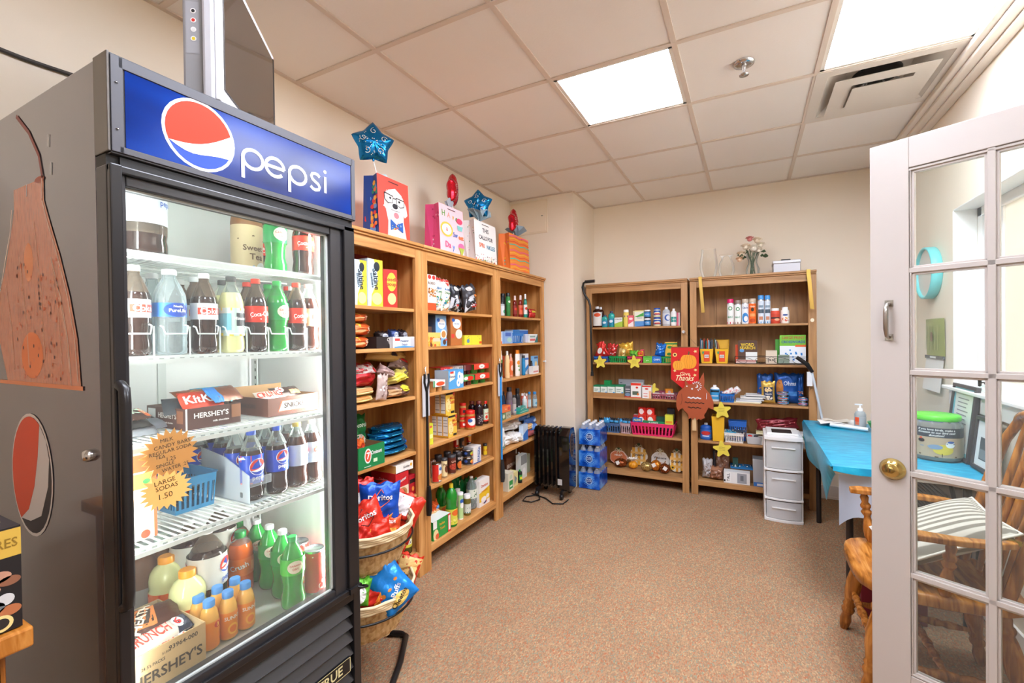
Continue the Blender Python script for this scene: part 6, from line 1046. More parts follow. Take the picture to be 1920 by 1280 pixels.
# shelf 3
tray((-1.188,4.25,0.813,0.299,0.037,'B'), .13, 'cardboard_tray', 'low brown cardboard tray under the green and white boxes', '#a87a4a', inner='#a87a4a')
for i, (p0, p1) in enumerate([(1113, 1125), (1126, 1138), (1139, 1153), (1154, 1169)]):
    a = [(-1.303,4.257,0.813,0.064,0.103,'B'), (-1.234,4.257,0.813,0.063,0.106,'B'), (-1.162,4.257,0.813,0.072,0.109,'B'), (-1.083,4.257,0.813,0.076,0.112,'B')][i]
    carton((a[0], a[1], a[2]+.004, a[3], a[4]-.004, 'B'), .10, 'tea_box', 'pale box with green top, '+['leftmost', 'second from the left', 'third from the left', 'rightmost'][i]+' in the cardboard tray', '#dfeae2', [('r', -.5, .5, .86, 1, '#1f8a5a'), ('r', -.35, .2, .6, .66, '#6a8a7a'), ('r', -.35, .1, .45, .5, '#6a8a7a'), ('e', .15, .2, .12, .12, '#3a2a20'), ('e', .35, .25, .14, .16, '#3a9ad8')], top_c='#1f8a5a', side_c='#2a9462')
carton((-1.213,4.31,0.813,0.063,0.148,'B'), .05, 'tea_box', 'green box poking up behind the pale boxes', '#1a8a4a', [])
carton((-1.011,4.42,0.813,0.241,0.155,'B'), .05, 'foil_pan', 'grey metallic container standing at the back of the third shelf', '#a8abb2', [('r', -.45, -.35, .6, .64, '#4a4c50'), ('r', -.45, -.35, .75, .79, '#4a4c50')], 'container', rough=.25)
carton((-1.008,4.27,0.813,0.06,0.103,'B'), .07, 'bandage_box', 'grey and dark box right of the tray', '#5c6068', [('r', -.35, .35, .7, .78, '#d8d8d8'), ('r', -.35, .35, .5, .56, '#d8d8d8'), ('e', 0, .25, .4, .15, '#7a94b0'), ('r', -.5, .5, 0, .1, '#c8442c')])
carton((-0.93,4.26,0.813,0.093,0.137,'B'), .08, 'bandage_box', 'tall white and red bandage box in the middle', '#f0efec', [('r', -.5, .5, .84, 1, '#e03c2a'), ('e', .1, .7, .12, .07, '#e03c2a'), ('r', -.35, .25, .2, .45, '#5a6a5a'), ('e', .2, .25, .1, .08, '#e0762a'), ('r', -.5, .5, 0, .05, '#e03c2a')])
carton((-0.834,4.265,0.813,0.081,0.115,'B'), .07, 'bandage_box', 'white and red bandage box with peach panel', '#f2efec', [('r', -.5, .5, .9, 1, '#e03c2a'), ('e', 0, .75, .2, .06, '#e03c2a'), ('r', .25, .5, 0, .6, '#ecb890'), ('r', -.35, .1, .35, .4, '#d86a5a'), ('r', -.35, .1, .15, .2, '#d86a5a')])
slotted((-0.681,4.26,0.813,0.213,0.044,'B'), .18, 'plastic_basket', 'dark pink clear basket of small packs left of the owl', '#a85a6a', 9)
for i, (a, c_, lb) in enumerate([((-0.752,4.3,0.833,0.066,0.026,'B'), '#e8dede', 'white small pack in the dark pink basket, left'), ((-0.7,4.33,0.833,0.066,0.045,'B'), '#8a3a50', 'maroon small pack in the dark pink basket, middle'), ((-0.642,4.32,0.843,0.065,0.058,'B'), '#e8922a', 'orange and yellow small pack in the dark pink basket'), ((-0.63,4.3,0.833,0.065,0.032,'B'), '#eeeae8', 'white small pack in the dark pink basket, right')]): carton(a, .06, 'small_pack', lb, c_, [('e', 0, .5, .2, .25, '#c8a8a8')], turn=.15*i)
# shelf 4
slotted((-1.172,4.25,0.472,0.18,0.089,'B'), .14, 'plastic_basket', 'clear blue basket of black and blue packs, left part', '#4a6a94', 8); slotted((-1.03,4.25,0.472,0.095,0.1,'B'), .14, 'plastic_basket', 'clear pinkish basket of white packs beside the blue one', '#b89aa0', 5)
for i in range(7):
    a = [(-1.271,4.3,0.502,0.064,0.089,'B'), (-1.218,4.28,0.502,0.063,0.097,'B'), (-1.177,4.3,0.502,0.062,0.096,'B'), (-1.125,4.28,0.502,0.061,0.098,'B'), (-1.084,4.3,0.502,0.061,0.093,'B'), (-1.039,4.28,0.502,0.06,0.104,'B'), (-1.011,4.3,0.502,0.055,0.098,'B')][i]
    bag(a[:4]+(a[4], 'B'), .03, 'razor_pack', 'black and blue packet, '+['first', 'second', 'third', 'fourth', 'fifth', 'sixth', 'last'][i]+' from the left in the clear baskets', ['#1c2026', '#3a9ad8', '#20242c'][i % 3], [('r', -.4, .4, .6, .8, '#4aa8e0'), ('r', -.3, .3, .2, .4, '#d8dce0')], seed=170+i)
slotted((-0.787,4.245,0.472,0.387,0.119,'B')[:4]+(.115, 'B'), .2, 'plastic_basket', 'large pink slotted basket full of medicine boxes', '#e22c68', 12, rows=1)
RB = [('t', '500', 0, .7, .2, '#f4e8e0', 0, .5), ('e', -.1, .72, .3, .2, '#f0ece8'), ('r', -.5, .5, .35, .5, '#e8762e')]
for i, (a, c_, ops, lb) in enumerate([((-0.892,4.34,0.582,0.069,0.131,'B'), '#d8281e', RB, 'red box, upper left of the medicine pile'), ((-0.817,4.34,0.582,0.073,0.13,'B'), '#d8281e', RB, 'red box, upper right of the medicine pile'), ((-0.881,4.28,0.522,0.078,0.125,'B'), '#d62c22', RB[:2], 'red box, lower left of the medicine pile'), ((-0.799,4.28,0.522,0.076,0.131,'B'), '#de3a2a', RB[:2], 'red box, lower right of the medicine pile'),
  ((-0.727,4.33,0.522,0.085,0.113,'B'), '#2a5a48', [('t', 'Aspirin', 0, .5, .3, '#c8d8a0')], 'dark green box in the middle of the medicine pile'), ((-0.637,4.36,0.572,0.065,0.143,'B'), '#22283a', [('t', 'Advil', 0, .5, .4, '#e8c83a')], 'dark navy box with yellow lettering, top right of the pile'), ((-0.642,4.28,0.532,0.069,0.137,'B'), '#dfe04a', [('r', -.4, .4, .45, .6, '#e89a2a'), ('r', -.4, .4, .0, .3, '#2a3a5a')], 'yellow box at the front right of the pile'),
  ((-0.922,4.262,0.59,0.083,0.003,'B')[:4]+(.035, 'B'), '#2a74c8', [('t', 'ALEVE', 0, .5, .7, '#f0e840')], 'flat blue box with yellow letters on the basket rim'), ((-0.957,4.35,0.552,0.035,0.089,'B'), '#e8e4e0', [('r', -.5, .5, .5, 1, '#c83a3a')], 'small white and red box at the left of the pile')]):
    carton(a, .055, 'medicine_box', lb, c_, ops)
carton((-0.776,4.258,0.577,0.189,0.013,'B')[:4]+(.03, 'B'), .02, 'medicine_box', 'long green box reading ALLERGY along the basket front', '#1f8a5a', [('t', 'ALLERGY', 0, .5, .7, '#e8f0e8')])
# bottom shelf: wooden pumpkin signs and glitter pumpkins
def pumpkin_sign(a, name, lb, col, ops, stem='#4a5a30', bow='#d9c9a0', lean=-.12):
    w, h = a[3], a[4]; loc, rz = loc_of(a); t = thing(name, lb, 'decoration', (loc[0], loc[1], loc[2]+.002), rz, rx=lean); hh = h*.86
    pts = [(w/2*(.94+.06*cos(5*q))*cos(q), hh/2+hh/2*(.96+.05*cos(6*q))*sin(q)) for q in [2*pi*i/36 for i in range(36)]]; pts = [(x, max(0.0, z)) for x, z in pts]
    b = MB().prism(pts, 0, .012, col, '#e8e2d4'); sf = flat(0)
    b.line(sf, [(x*.93, (z-hh/2)*.93+hh/2) for x, z in pts], .003, '#efe6d8', .0008, True); marks(b, sf, w, h, ops, .001); b.build('board', t)
    MB().prism([(-.012, hh*.96), (.012, hh*.96), (.008, h), (-.014, h)], .002, .012, stem).build('stem', t)
    b = MB()
    for s in (-1, 1): b.tube([(0, -.004, hh), (s*.022, -.008, hh+.018), (s*.034, -.006, hh+.004), (s*.018, -.006, hh-.006), (0, -.004, hh)], .003, mat(bow, .8), 6).tube([(0, -.004, hh), (s*.016, -.006, hh-.03)], .003, mat(bow, .8), 6)
    b.build('bow', t); return t
PLD = [('r', -.36, -.2, .1, .8, '#e8a83a'), ('r', -.05, .11, .04, .84, '#e8a83a'), ('r', .25, .38, .1, .76, '#e8a83a'), ('r', -.42, .42, .2, .3, '#eebb66'), ('r', -.44, .44, .52, .62, '#eebb66')]
pumpkin_sign((-1.138,4.4,0.13,0.184,0.162,'B'), 'pumpkin_sign', 'terracotta pumpkin sign reading HELLO', '#c46a40', [('t', 'HELLO', 0, .56, .16, '#efe4d2')])
pumpkin_sign((-0.953,4.44,0.13,0.173,0.213,'B'), 'pumpkin_sign', 'orange and white checked pumpkin sign, larger, behind the white-topped gourd', '#efe2c8', PLD+[('t', 'Grateful', 0, .48, .14, '#5a4030')])
pumpkin_sign((-0.745,4.4,0.13,0.179,0.192,'B'), 'pumpkin_sign', 'pale grey pumpkin sign reading Welcome in script', '#d9d0c6', [('t', 'Welcome', 0, .55, .15, '#2f2a2a'), ('t', 'AUTUMN', .08, .3, .12, '#c06a3c')], '#b8a888')
pumpkin_sign((-0.592,4.36,0.13,0.134,0.216,'B'), 'pumpkin_sign', 'orange and white checked pumpkin sign beside the right post', '#efe2c8', PLD+[('t', 'Grateful', 0, .45, .14, '#3a3030'), ('e', -.25, .2, .16, .09, '#e8b02a'), ('e', -.25, .2, .07, .04, '#3a2a1a')])
def gourd(a, name, lb, col, tagc=None, top=None, rough=.3, metal=.4):
    w, h = a[3], a[4]; loc, rz = loc_of(a, w/2); t = thing(name, lb, 'decoration', loc, rz); b = MB(); n, m_ = 36, 12; hh = h*.82
    vs = [((w/2)*(.82+.18*abs(cos(4*2*pi*i/n)))*sin(pi*j/m_)**.8*cos(2*pi*i/n), (w/2)*(.82+.18*abs(cos(4*2*pi*i/n)))*sin(pi*j/m_)**.8*sin(2*pi*i/n), hh/2-hh/2*cos(pi*j/m_)*(1-.12*sin(pi*j/m_))) for j in range(m_+1) for i in range(n)]
    fs = [(j*n+i, j*n+(i+1) % n, (j+1)*n+(i+1) % n, (j+1)*n+i) for j in range(m_) for i in range(n)]; b.add(vs, fs, col, True); b.build('pumpkin_body', t)
    if top:
        b = MB()
        for k in range(26): q = k*2.4; r = .008+.0012*k; b.add([(r*.3*cos(q), r*.3*sin(q), hh), (r*1.25*cos(q-.3), r*1.25*sin(q-.3), hh+.022), (r*1.7*cos(q), r*1.7*sin(q), hh+.028), (r*1.25*cos(q+.3), r*1.25*sin(q+.3), hh+.022)], [(0, 1, 2, 3)], top)
        b.build('flower', t)
    MB().tube([(0, 0, hh*.92), (.003, 0, hh+.012), (.012, 0, h+.006)], [.006, .005, .003], mat('#8a5a2a', .5) if not top else mat('#e8662a', .5), 7).build('stem', t)
    if tagc:
        MB(Matrix.Translation((w*.12*tagc, -w*.47, hh*.62)) @ Matrix.Rotation(.5*tagc, 4, 'Y')).box(-.017, .017, -.002, 0, -.017, .017, '#f2efe6').build('price_tag', t)
    return t
def f_glit(c1, c2):
    def f(nt, p):
        v = nt.nodes.new('ShaderNodeTexVoronoi'); v.inputs['Scale'].default_value = 260; nt.links.new(coords(nt), v.inputs['Vector'])
        sx = nt.nodes.new('ShaderNodeSeparateColor'); nt.links.new(v.outputs['Color'], sx.inputs[0]); nt.links.new(ramp(nt, sx.outputs[0], [(.2, c1), (.8, c2)]), p.inputs['Base Color']); p.inputs['Metallic'].default_value = .6
        b = nt.nodes.new('ShaderNodeBump'); b.inputs['Strength'].default_value = .8; b.inputs['Distance'].default_value = .003; nt.links.new(sx.outputs[1], b.inputs['Height']); nt.links.new(b.outputs['Normal'], p.inputs['Normal'])
    return f
G1 = nmat('bronze_glitter', f_glit('#4a1a08', '#b8602a'), .25); G2 = nmat('gold_glitter', f_glit('#8a6420', '#ecd28a'), .25); G3 = nmat('orange_glitter', f_glit('#c85a0a', '#f6a83a'), .25)
gourd((-1.099,4.28,0.13,0.122,0.101,'B'), 'glitter_pumpkin', 'bronze glitter pumpkin with a white tag in front of the HELLO sign', G1, -1)
gourd((-0.98,4.29,0.13,0.09,0.087,'B'), 'flower_pumpkin', 'small yellow pumpkin topped with a white flower', mat('#e89a24', .4), None, mat('#f0eade', .7))
gourd((-0.853,4.255,0.13,0.101,0.105,'B'), 'glitter_pumpkin', 'gold glitter pumpkin in the middle of the bottom shelf', G2)
gourd((-0.771,4.3,0.13,0.1,0.123,'B'), 'glitter_pumpkin', 'orange glitter pumpkin in front of the Welcome sign', G3, -1)
gourd((-0.688,4.255,0.13,0.097,0.109,'B'), 'glitter_pumpkin', 'dark bronze glitter pumpkin with a white tag on its front', G1, 1)
# ---------------------------------------------------------------- banner, owl, stars and cane on the bookcase fronts
def at_front(px, py, y=4.222): return None
bx0, bz0 = -0.492, 1.283
b = MB(); bw_, bh_ = 0.223, 0.377
b.prism([(-bw_/2*1.02, 0), (bw_/2*1.02, 0), (bw_/2, -bh_*.78), (0, -bh_), (-bw_/2*1.05, -bh_*.74)], -.001, .001, '#cf1e1c'); sf = flat(-.001)
def pk(cx, cz, rx, rz, c1, c2):
    for k, (o_, s_) in enumerate([(0, 1), (-.45, .62), (.45, .62)]): b.ell(sf, cx+rx*o_, cz, rx*s_, rz*(1-.04*k), c1, .0008+.0001*k, 20)
    for k in (-.55, -.2, .2, .55): b.line(sf, [(cx+rx*k*.6, cz+rz*.9), (cx+rx*k*1.1, cz), (cx+rx*k*.6, cz-rz*.9)], .0016, c2, .0012)
pk(.028, -.125, .062, .062, '#ef9f2a', '#b86a1a'); b.line(sf, [(.028, -.065), (.034, -.045), (.03, -.035)], .012, '#6a4a2a', .0012)
pk(-.052, -.158, .046, .042, '#f0a632', '#b86a1a'); b.line(sf, [(-.052, -.118), (-.05, -.105)], .008, '#6a4a2a', .0016)
b.ell(sf, -.083, -.065, .018, .018, '#efd27a', .0008, 8).ell(sf, -.083, -.065, .009, .009, '#3a2414', .0012)
for x, z in ((.085, -.035), (-.085, -.205), (.085, -.195), (.08, -.24)): b.poly(sf, [(x+(.016 if i % 2 else .008)*cos(pi*i/5), z+(.014 if i % 2 else .007)*sin(pi*i/5)) for i in range(10)], '#ecd08a')
b.text(sf, 'Give', .0, -.232, .045, '#f3e2b4', .001, off=.005).text(sf, 'Thanks', -.004, -.270, .068, '#f3e2b4', .001, 0, .78, .35, .012)
t = thing('banner', 'red pennant banner with pumpkins reading Give Thanks', 'banner', (bx0, 4.20, bz0), 0); b.build('cloth', t)
MB().tube([(-bw_/2-.006, 0, .002), (bw_/2+.006, 0, .002)], .004, '#8a5a34', 6).build('dowel', t)
MB().tube([(-bw_/2, 0, .002), (-0.5-bx0, .004, 0.135), (bw_/2, 0, .002)], .0012, '#5a4a3a', 5).build('hanging_cord', t)
# owl board on a stake
ox, oz = -0.416, 0.827; K = 0.15
OW = [(-.52, 1.08), (-.3, .78), (-.02, .86), (.25, 1.0), (.5, 1.42), (.55, .95), (.5, .72), (.62, .58), (.86, .3), (1.0, -.05), (1.0, -.42), (.86, -.38), (.74, -.32), (.62, -.55), (.5, -.72), (.55, -.86), (.4, -.9), (.35, -.98), (.22, -.9), (.12, -1.0), (.02, -.86), (-.08, -.98), (-.2, -.9), (-.32, -.96), (-.34, -.72), (-.5, -.6), (-.64, -.42), (-.8, -.5), (-.88, -.62), (-1.0, -.3), (-.98, .1), (-.84, .42), (-.6, .6), (-.5, .72)]
t = thing('owl_cutout', 'rust brown wooden owl silhouette with a moon and stars on its head', 'decoration', (ox, 4.185, oz), 0)
b = MB().prism([(x*K, z*K*1.14) for x, z in OW], -.004, .004, mat('#a8502c', .6)); sf = flat(-.004); LG = '#dfe0e4'
def wav(z, w_, n_, c_, th_): b.line(sf, [(-w_*K+2*w_*K*i/(4*n_), z*K+.03*K*sin(i*pi/2)) for i in range(4*n_+1)], th_*K, c_, .0012)
wav(.14, .36, 3, LG, .07); wav(-.14, .52, 5, '#3a2014', .05); wav(-.42, .36, 3, '#3a2014', .05)
b.ell(sf, .12*K, .82*K, .09*K, .10*K, LG, .0012).ell(sf, .07*K, .85*K, .07*K, .08*K, '#a8502c', .0016).ell(sf, -.12*K, .66*K, .05*K, .05*K, LG).ell(sf, -.4*K, .8*K, .04*K, .04*K, LG)
for i in range(9): a_ = -1.2+i*.45; b.line(sf, [((.12+.18*cos(a_))*K, (.82+.18*sin(a_))*K), ((.12+.28*cos(a_))*K, (.82+.28*sin(a_))*K)], .04*K, LG, .0012)
b.line(sf, [(-.7*K, .35*K), (-.66*K, .0), (-.74*K, -.3*K)], .02*K, '#5a2a16').line(sf, [(.66*K, .45*K), (.64*K, .1*K)], .03*K, LG)
b.build('owl_board', t); MB().box(-.02, .012, .004, .016, -1.35*K-.06, .2*K, mat('#d9b889', .6)).build('stake', t)
SY = mat('#e3cf4e', .6)
def yst(px, z, R, lb, y, rot=.1, inked=True):
    P = []
    for i in range(5):
        a = pi/2+rot+2*pi*i/5; P += [(R*cos(a-.12), R*sin(a-.12)), (R*1.02*cos(a), R*1.02*sin(a)), (R*cos(a+.12), R*sin(a+.12)), (R*.55*cos(a+pi/5), R*.55*sin(a+pi/5))]
    b = MB().prism(P, -.0015, .0015, SY)
    if inked:
        for k in range(3): b.line(flat(-.0015), [(-.35*R, (.2-.18*k)*R), (-.1*R, (.24-.18*k)*R), (.3*R, (.2-.18*k)*R)], .03*R, '#8a7a30', .0008)
    single(b, 'paper_star', lb, 'paper star', (px, y, z), 0, 'yellow paper stars')
yst(-1.257, 1.142, .062, 'yellow paper star on the blue basket, leftmost on the far wall', 4.228)
yst(-0.935, 1.146, .062, 'yellow paper star on the pink basket of gum', 4.228)
yst(-0.795, 0.893, .055, 'yellow paper star half hidden behind the bandage box', 4.345, -.4, False)
yst(-0.205, 0.747, .072, 'yellow paper star above the tall yellow bin', 4.225, .1)
yst(-0.203, 0.418, .072, 'yellow paper star on the lowest shelf edge of the right bookcase', 4.226, .15)
cx_, z1, z0 = -1.40, 1.90, 1.033
t = thing('walking_cane', 'black walking cane hooked over the left top corner of the far bookcase', 'cane', (cx_, 4.185, z0))
MB().tube([(.075, 0, .0), (.065, 0, z1-z0-.22), (.05, 0, z1-z0-.17), (.005, 0, z1-z0-.10), (-.01, 0, z1-z0-.04), (.0, 0, z1-z0), (.02, 0, z1-z0+.012), (.10, .0, z1-z0+.012)], .010, BLACK, 10).build('shaft', t)
MB().tube([(.015, 0, z1-z0+.012), (.11, 0, z1-z0+.014)], .015, BLACK, 10).build('handle', t); MB().lathe([(.016, -.02), (.013, .02)], BLACK, 10, cx=.075).build('rubber_foot', t)
# ---------------------------------------------------------------- far wall, right bookcase
AER = lambda c1, c2: [('e', 0, .78, .3, .1, c1), ('e', 0, .78, .18, .06, '#f2f4f0'), ('t', '6in1', 0, .35, .14, '#3a9a6a'), ('r', -1.4, 1.4, 0, .1, c2)]
for a, cp, lc, ops, lb in [((-0.135,4.28,1.475,0.053,0.218,'B'), '#e2286e', '#f0efec', AER('#1f8a4a', '#d83a5a'), 'white air freshener can with pink cap'), ((-0.078,4.28,1.475,0.052,0.206,'B'), '#8c7a70', '#eef0ec', AER('#1f8a4a', '#8a6a5a'), 'white air freshener can with brown-grey cap'), ((-0.022,4.28,1.475,0.052,0.213,'B'), '#c8b8a4', '#eef2f6', [('e', 0, .3, .5, .25, '#3a8ad0'), ('e', .1, .25, .3, .14, '#f0f2f4'), ('t', 'Glade', 0, .8, .12, '#5a6a8a')], 'white and blue air freshener can with beige cap'), ((0.032,4.28,1.475,0.055,0.214,'B'), '#cdb9a0', '#ea6a1c', [('e', 0, .7, .2, .1, '#3a2a1a'), ('t', 'Glade', 0, .85, .1, '#f4e4d0'), ('r', -.4, .4, .35, .5, '#f0a060'), ('e', 0, .15, .4, .1, '#c84a1a')], 'orange air freshener can with beige cap'),
   ((0.094,4.28,1.475,0.046,0.238,'B'), '#4a9ade', '#d8e4ee', [('r', -.5, .5, .45, .62, '#4a5a66'), ('r', -.4, .4, .7, .8, '#8aa0b0'), ('r', -.3, .3, .15, .3, '#c88a6a'), ('r', -1.4, 1.4, 0, .08, '#3a9ad8')], 'tall white disinfectant can with blue cap, left of the pair'), ((0.142,4.28,1.475,0.042,0.235,'B'), '#4a9ade', '#d8e4ee', [('r', -.5, .5, .45, .62, '#4a5a66'), ('r', -.4, .4, .7, .8, '#8aa0b0'), ('r', -.3, .3, .15, .3, '#c88a6a'), ('r', -1.4, 1.4, 0, .08, '#3a9ad8')], 'tall white disinfectant can with blue cap, right of the pair')]:
    bottle(a, 'spray_can', lb, 'spray', mat('#c8cacc', .3, .6), cp, lc, (.02, .80), ops, capr=.96, cat='spray can')
bottle((0.197,4.28,1.475,0.068,0.127,'B'), 'gel_freshener', 'red-orange cone air freshener with white top', 'jar', '#d8503a', '#f4f2ee', '#cf4a34', (.1, .62), [('r', -.5, .5, .4, .6, '#3a3030'), ('e', .2, .3, .3, .15, '#f0b08a')], cat='air freshener', capr=.8); bottle((0.266,4.28,1.475,0.063,0.133,'B'), 'gel_freshener', 'white and orange cone air freshener at the right', 'jar', '#f0eee8', '#f6f6f4', '#f4f0ea', (.1, .65), [('d', -.5, .5, .1, .5, 14, .1, ['#e8762e', '#e8b04a', '#d84a2a']), ('e', 0, .75, .3, .1, '#3a5a9a')], cat='air freshener', capr=.7)
def bin_(a, name, lb, col, d=.12, taper=.82, ops=(), hb=None, group=None):
    w, h = a[3], a[4]; loc, rz = loc_of(a); t = thing(name, lb, 'bin', (loc[0], loc[1], loc[2]+.004), rz, group); m_ = mat(col, .4); hb = hb or h; q = taper/2
    V = [(-w*q, d*.08, 0), (w*q, d*.08, 0), (w*q, d*.92, 0), (-w*q, d*.92, 0), (-w/2, 0, h), (w/2, 0, h), (w/2, d, hb), (-w/2, d, hb)]
    b = MB().add(V, [(0, 3, 2, 1), (0, 1, 5, 4), (1, 2, 6, 5), (2, 3, 7, 6), (3, 0, 4, 7)], m_); o = b.build('shell', t); s_ = o.modifiers.new('solid', 'SOLIDIFY'); s_.thickness = .0025; s_.offset = 1
    MB().tube([V[4], V[5], V[6], V[7]], .003, m_, 6, True).build('rim', t)
    if ops: b = MB(); marks(b, lambda x, z, e: (x, d*.08*(1-z/h)-.0035-e, z), w*taper, h, ops); b.build('sticker', t)
    return t
STK = [('r', -.3, .3, .12, .85, '#e2552e'), ('r', -.22, .22, .38, .6, '#f2efe8')]+[('r', -.18+.05*k, -.16+.05*k, .42, .56, '#3a3030') for k in range(8)]+[('e', -.35, .75, .1, .1, '#4a9a6a')]
BN1, BN2 = (-0.322,4.26,1.14,0.102,0.123,'B'), (-0.202,4.26,1.14,0.103,0.123,'B')
bin_(BN1, 'magazine_bin', 'yellow bin packed with thin booklets, left of the pair', '#e8b62e', .13, .78, STK, group='yellow booklet bins'); bin_(BN2, 'magazine_bin', 'yellow bin with a high back and few booklets, right of the pair', '#e8b62e', .16, .78, STK, .20, group='yellow booklet bins')
cs = ['#3a6a8a', '#d8dce0', '#2a8a8a', '#c8442e', '#2a2a30', '#3a9a94', '#d85a2a', '#e0e2e6', '#5a8ac0', '#3a3a44', '#8a9098']; nm_ = ['first', 'second', 'third', 'fourth', 'fifth', 'sixth', 'seventh', 'eighth', 'ninth', 'tenth', 'eleventh']
for i, c_ in enumerate(cs):
    x = BN1[0]-.050+.0092*i; b = MB().box(-.002, .002, 0, .095, 0, .20-.012*(i % 3), c_, top='#efece4'); single(b, 'booklet', ['slate blue', 'pale grey', 'teal', 'red', 'black', 'sea green', 'orange', 'white', 'light blue', 'charcoal', 'grey'][i]+' booklet standing '+nm_[i]+' from the left in the full yellow bin', 'booklet', (x, 4.283, 1.156), 0, 'booklets in the yellow bins')
for i, c_ in enumerate(['#2a6a5a', '#c8ccd0', '#3a3a40', '#c87a5a']):
    x = BN2[0]-.035+.007*i; b = MB().box(-.002, .002, 0, .10, 0, .20-.01*i, c_, top='#efece4'); single(b, 'booklet', ['dark green', 'pale', 'black', 'tan'][i]+' booklet leaning '+nm_[i]+' from the left in the half-empty yellow bin', 'booklet', (x, 4.283, 1.156), 0, 'booklets in the yellow bins', ry=-.12)
def wire_tray(a, d, name, lb):
    w, h = a[3], a[4]; loc, rz = loc_of(a); t = thing(name, lb, 'wire tray', loc, rz); m_ = mat('#2c2726', .35, .5); b = MB()
    for z in (.003, h): b.tube([(-w/2, 0, z), (w/2, 0, z), (w/2, d, z), (-w/2, d, z)], .0022, m_, 6, True)
    for k in range(12): x = -w/2+w*k/11; b.tube([(x, 0, .003), (x, d, .003)], .0014, m_, 5)
    for x, y in ((-w/2, 0), (w/2, 0), (w/2, d), (-w/2, d)): b.tube([(x, y, 0), (x, y, h)], .0022, m_, 6)
    b.build('wire_frame', t); b = MB()
    for k in range(4): cx = -w/2+w*(k+.5)/4; b.tube([(cx+w/8*cos(q)*(1-.1*q), 0, h*.5+h*.38*sin(q)) for q in [i*.45 for i in range(15)]], .0016, m_, 5)
    b.build('scrollwork', t); return t
WT = (0.161,4.26,1.14,0.526,0.088,'B'); wire_tray((WT[0], 4.255, 1.142, WT[3], .062, 'B'), .2, 'wire_tray', 'black scrolled wire tray holding puzzle books')
for i, (a, d, c_, ops, nm, lb) in enumerate([((-0.007,4.3,1.15,0.143,0.188,'B'), .012, '#5a4034', [('t', 'WORD', .0, .80, .2, '#e8c83a', 0, .7), ('t', 'SEARCH', .0, .66, .17, '#e8c83a', 0, .8), ('r', -.1, .5, .12, .48, '#e6eae8'), ('e', -.3, .55, .12, .08, '#5a94d0'), ('r', -.5, .5, 0, .06, '#3a8a4a')], 'puzzle_book', 'brown puzzle book reading WORD SEARCH in yellow'), ((-0.089,4.33,1.15,0.02,0.152,'B'), .01, '#d8502a', [], 'puzzle_book', 'orange book edge behind the word search book'),
  ((0.318,4.32,1.15,0.181,0.229,'B'), .012, '#7ac03e', [('r', -.5, .5, .0, .62, '#eef4f8'), ('t', 'LARGE PRINT', .02, .90, .13, '#b85a3a', 0, .85), ('t', 'CROSSWORDS', .02, .75, .13, '#2a4a9a', 0, .9), ('r', .1, .5, .58, .65, '#e8642a')]+[('r', -.4+.1*k, -.33+.1*k, .1+.07*((k*3) % 6), .16+.07*((k*3) % 6), '#2f86d0') for k in range(8)]+[('r', -.35+.11*k, -.29+.11*k, .12+.08*((k*2) % 5), .17+.08*((k*2) % 5), '#2f86d0') for k in range(7)], 'puzzle_book', 'green puzzle book reading LARGE PRINT CROSSWORDS'), ((0.221,4.35,1.15,0.046,0.195,'B'), .01, '#4a9a3a', [], 'puzzle_book', 'green book edge behind the crosswords book, left'),
  ((0.253,4.275,1.15,0.078,0.07,'B'), .01, '#8a9a8a', [('t', 'CROSSWORDS', 0, .6, .2, '#dfe4dc')], 'puzzle_book', 'small grey-green book in front of the crosswords'), ((0.167,4.29,1.144,0.08,0.11,'B'), .06, '#dccdb8', [('l', [(-.3, .1), (-.3, .4), (0, .55), (.3, .4), (.3, .1)], .03, '#4a4440'), ('e', -.12, .3, .05, .06, '#4a4440'), ('e', .12, .3, .05, .06, '#4a4440')], 'card_box', 'small cream box with a simple line drawing in the wire tray')]):
    carton(a, d, nm, lb, c_, ops, 'book' if 'book' in nm else 'box')
carton((-0.019,4.285,1.146,0.151,0.009,'B')[:4]+(.03, 'B'), .1, 'puzzle_book', 'red and white books lying flat under the word search book', '#d8c0b8', [('r', -.5, .5, .6, .8, '#b84a3a')], 'book')
# shelf 3
bottle((-0.262,4.27,0.813,0.076,0.141,'B'), 'alcohol_bottle', 'white bottle with light blue label beside the owl', 'peroxide', '#eceff2', '#f4f4f4', '#3f9ad0', (.12, .74), [('r', -.5, .5, .7, .9, '#22323c'), ('r', -.4, .4, .3, .4, '#e0e8f0')], square=.6, capr=.36)
slotted((-0.164,4.26,0.813,0.111,0.073,'B'), .16, 'plastic_basket', 'blue slotted basket of red tape rolls', '#1f72c8', 8)
for i, (a, lb) in enumerate([((-0.175,4.3,0.843,0.075,0.088,'B'), 'red and white wrapped roll at the left in the blue basket'), ((-0.141,4.33,0.863,0.062,0.09,'B'), 'red and white wrapped roll at the top of the blue basket'), ((-0.095,4.33,0.873,0.062,0.068,'B'), 'red and white wrapped roll at the right, above the papers')]):
    b = MB().lathe([(.012, -.03), (.026, -.028), (.028, 0), (.026, .028), (.012, .03)], mat('#ece6e4', .3), 16); marks(b, lambda x, z, e: ((.0285+e)*sin(x/.028), -(.0285+e)*cos(x/.028), z-.02), .05, .04, [('d', -.9, .9, 0, 1, 14, .08, ['#d8342c'])])
    single(b, 'tape_roll', lb, 'roll', (a[0], a[1]+.03, a[2]+.035), .3, rx=.3, ry=1.2-.2*i)
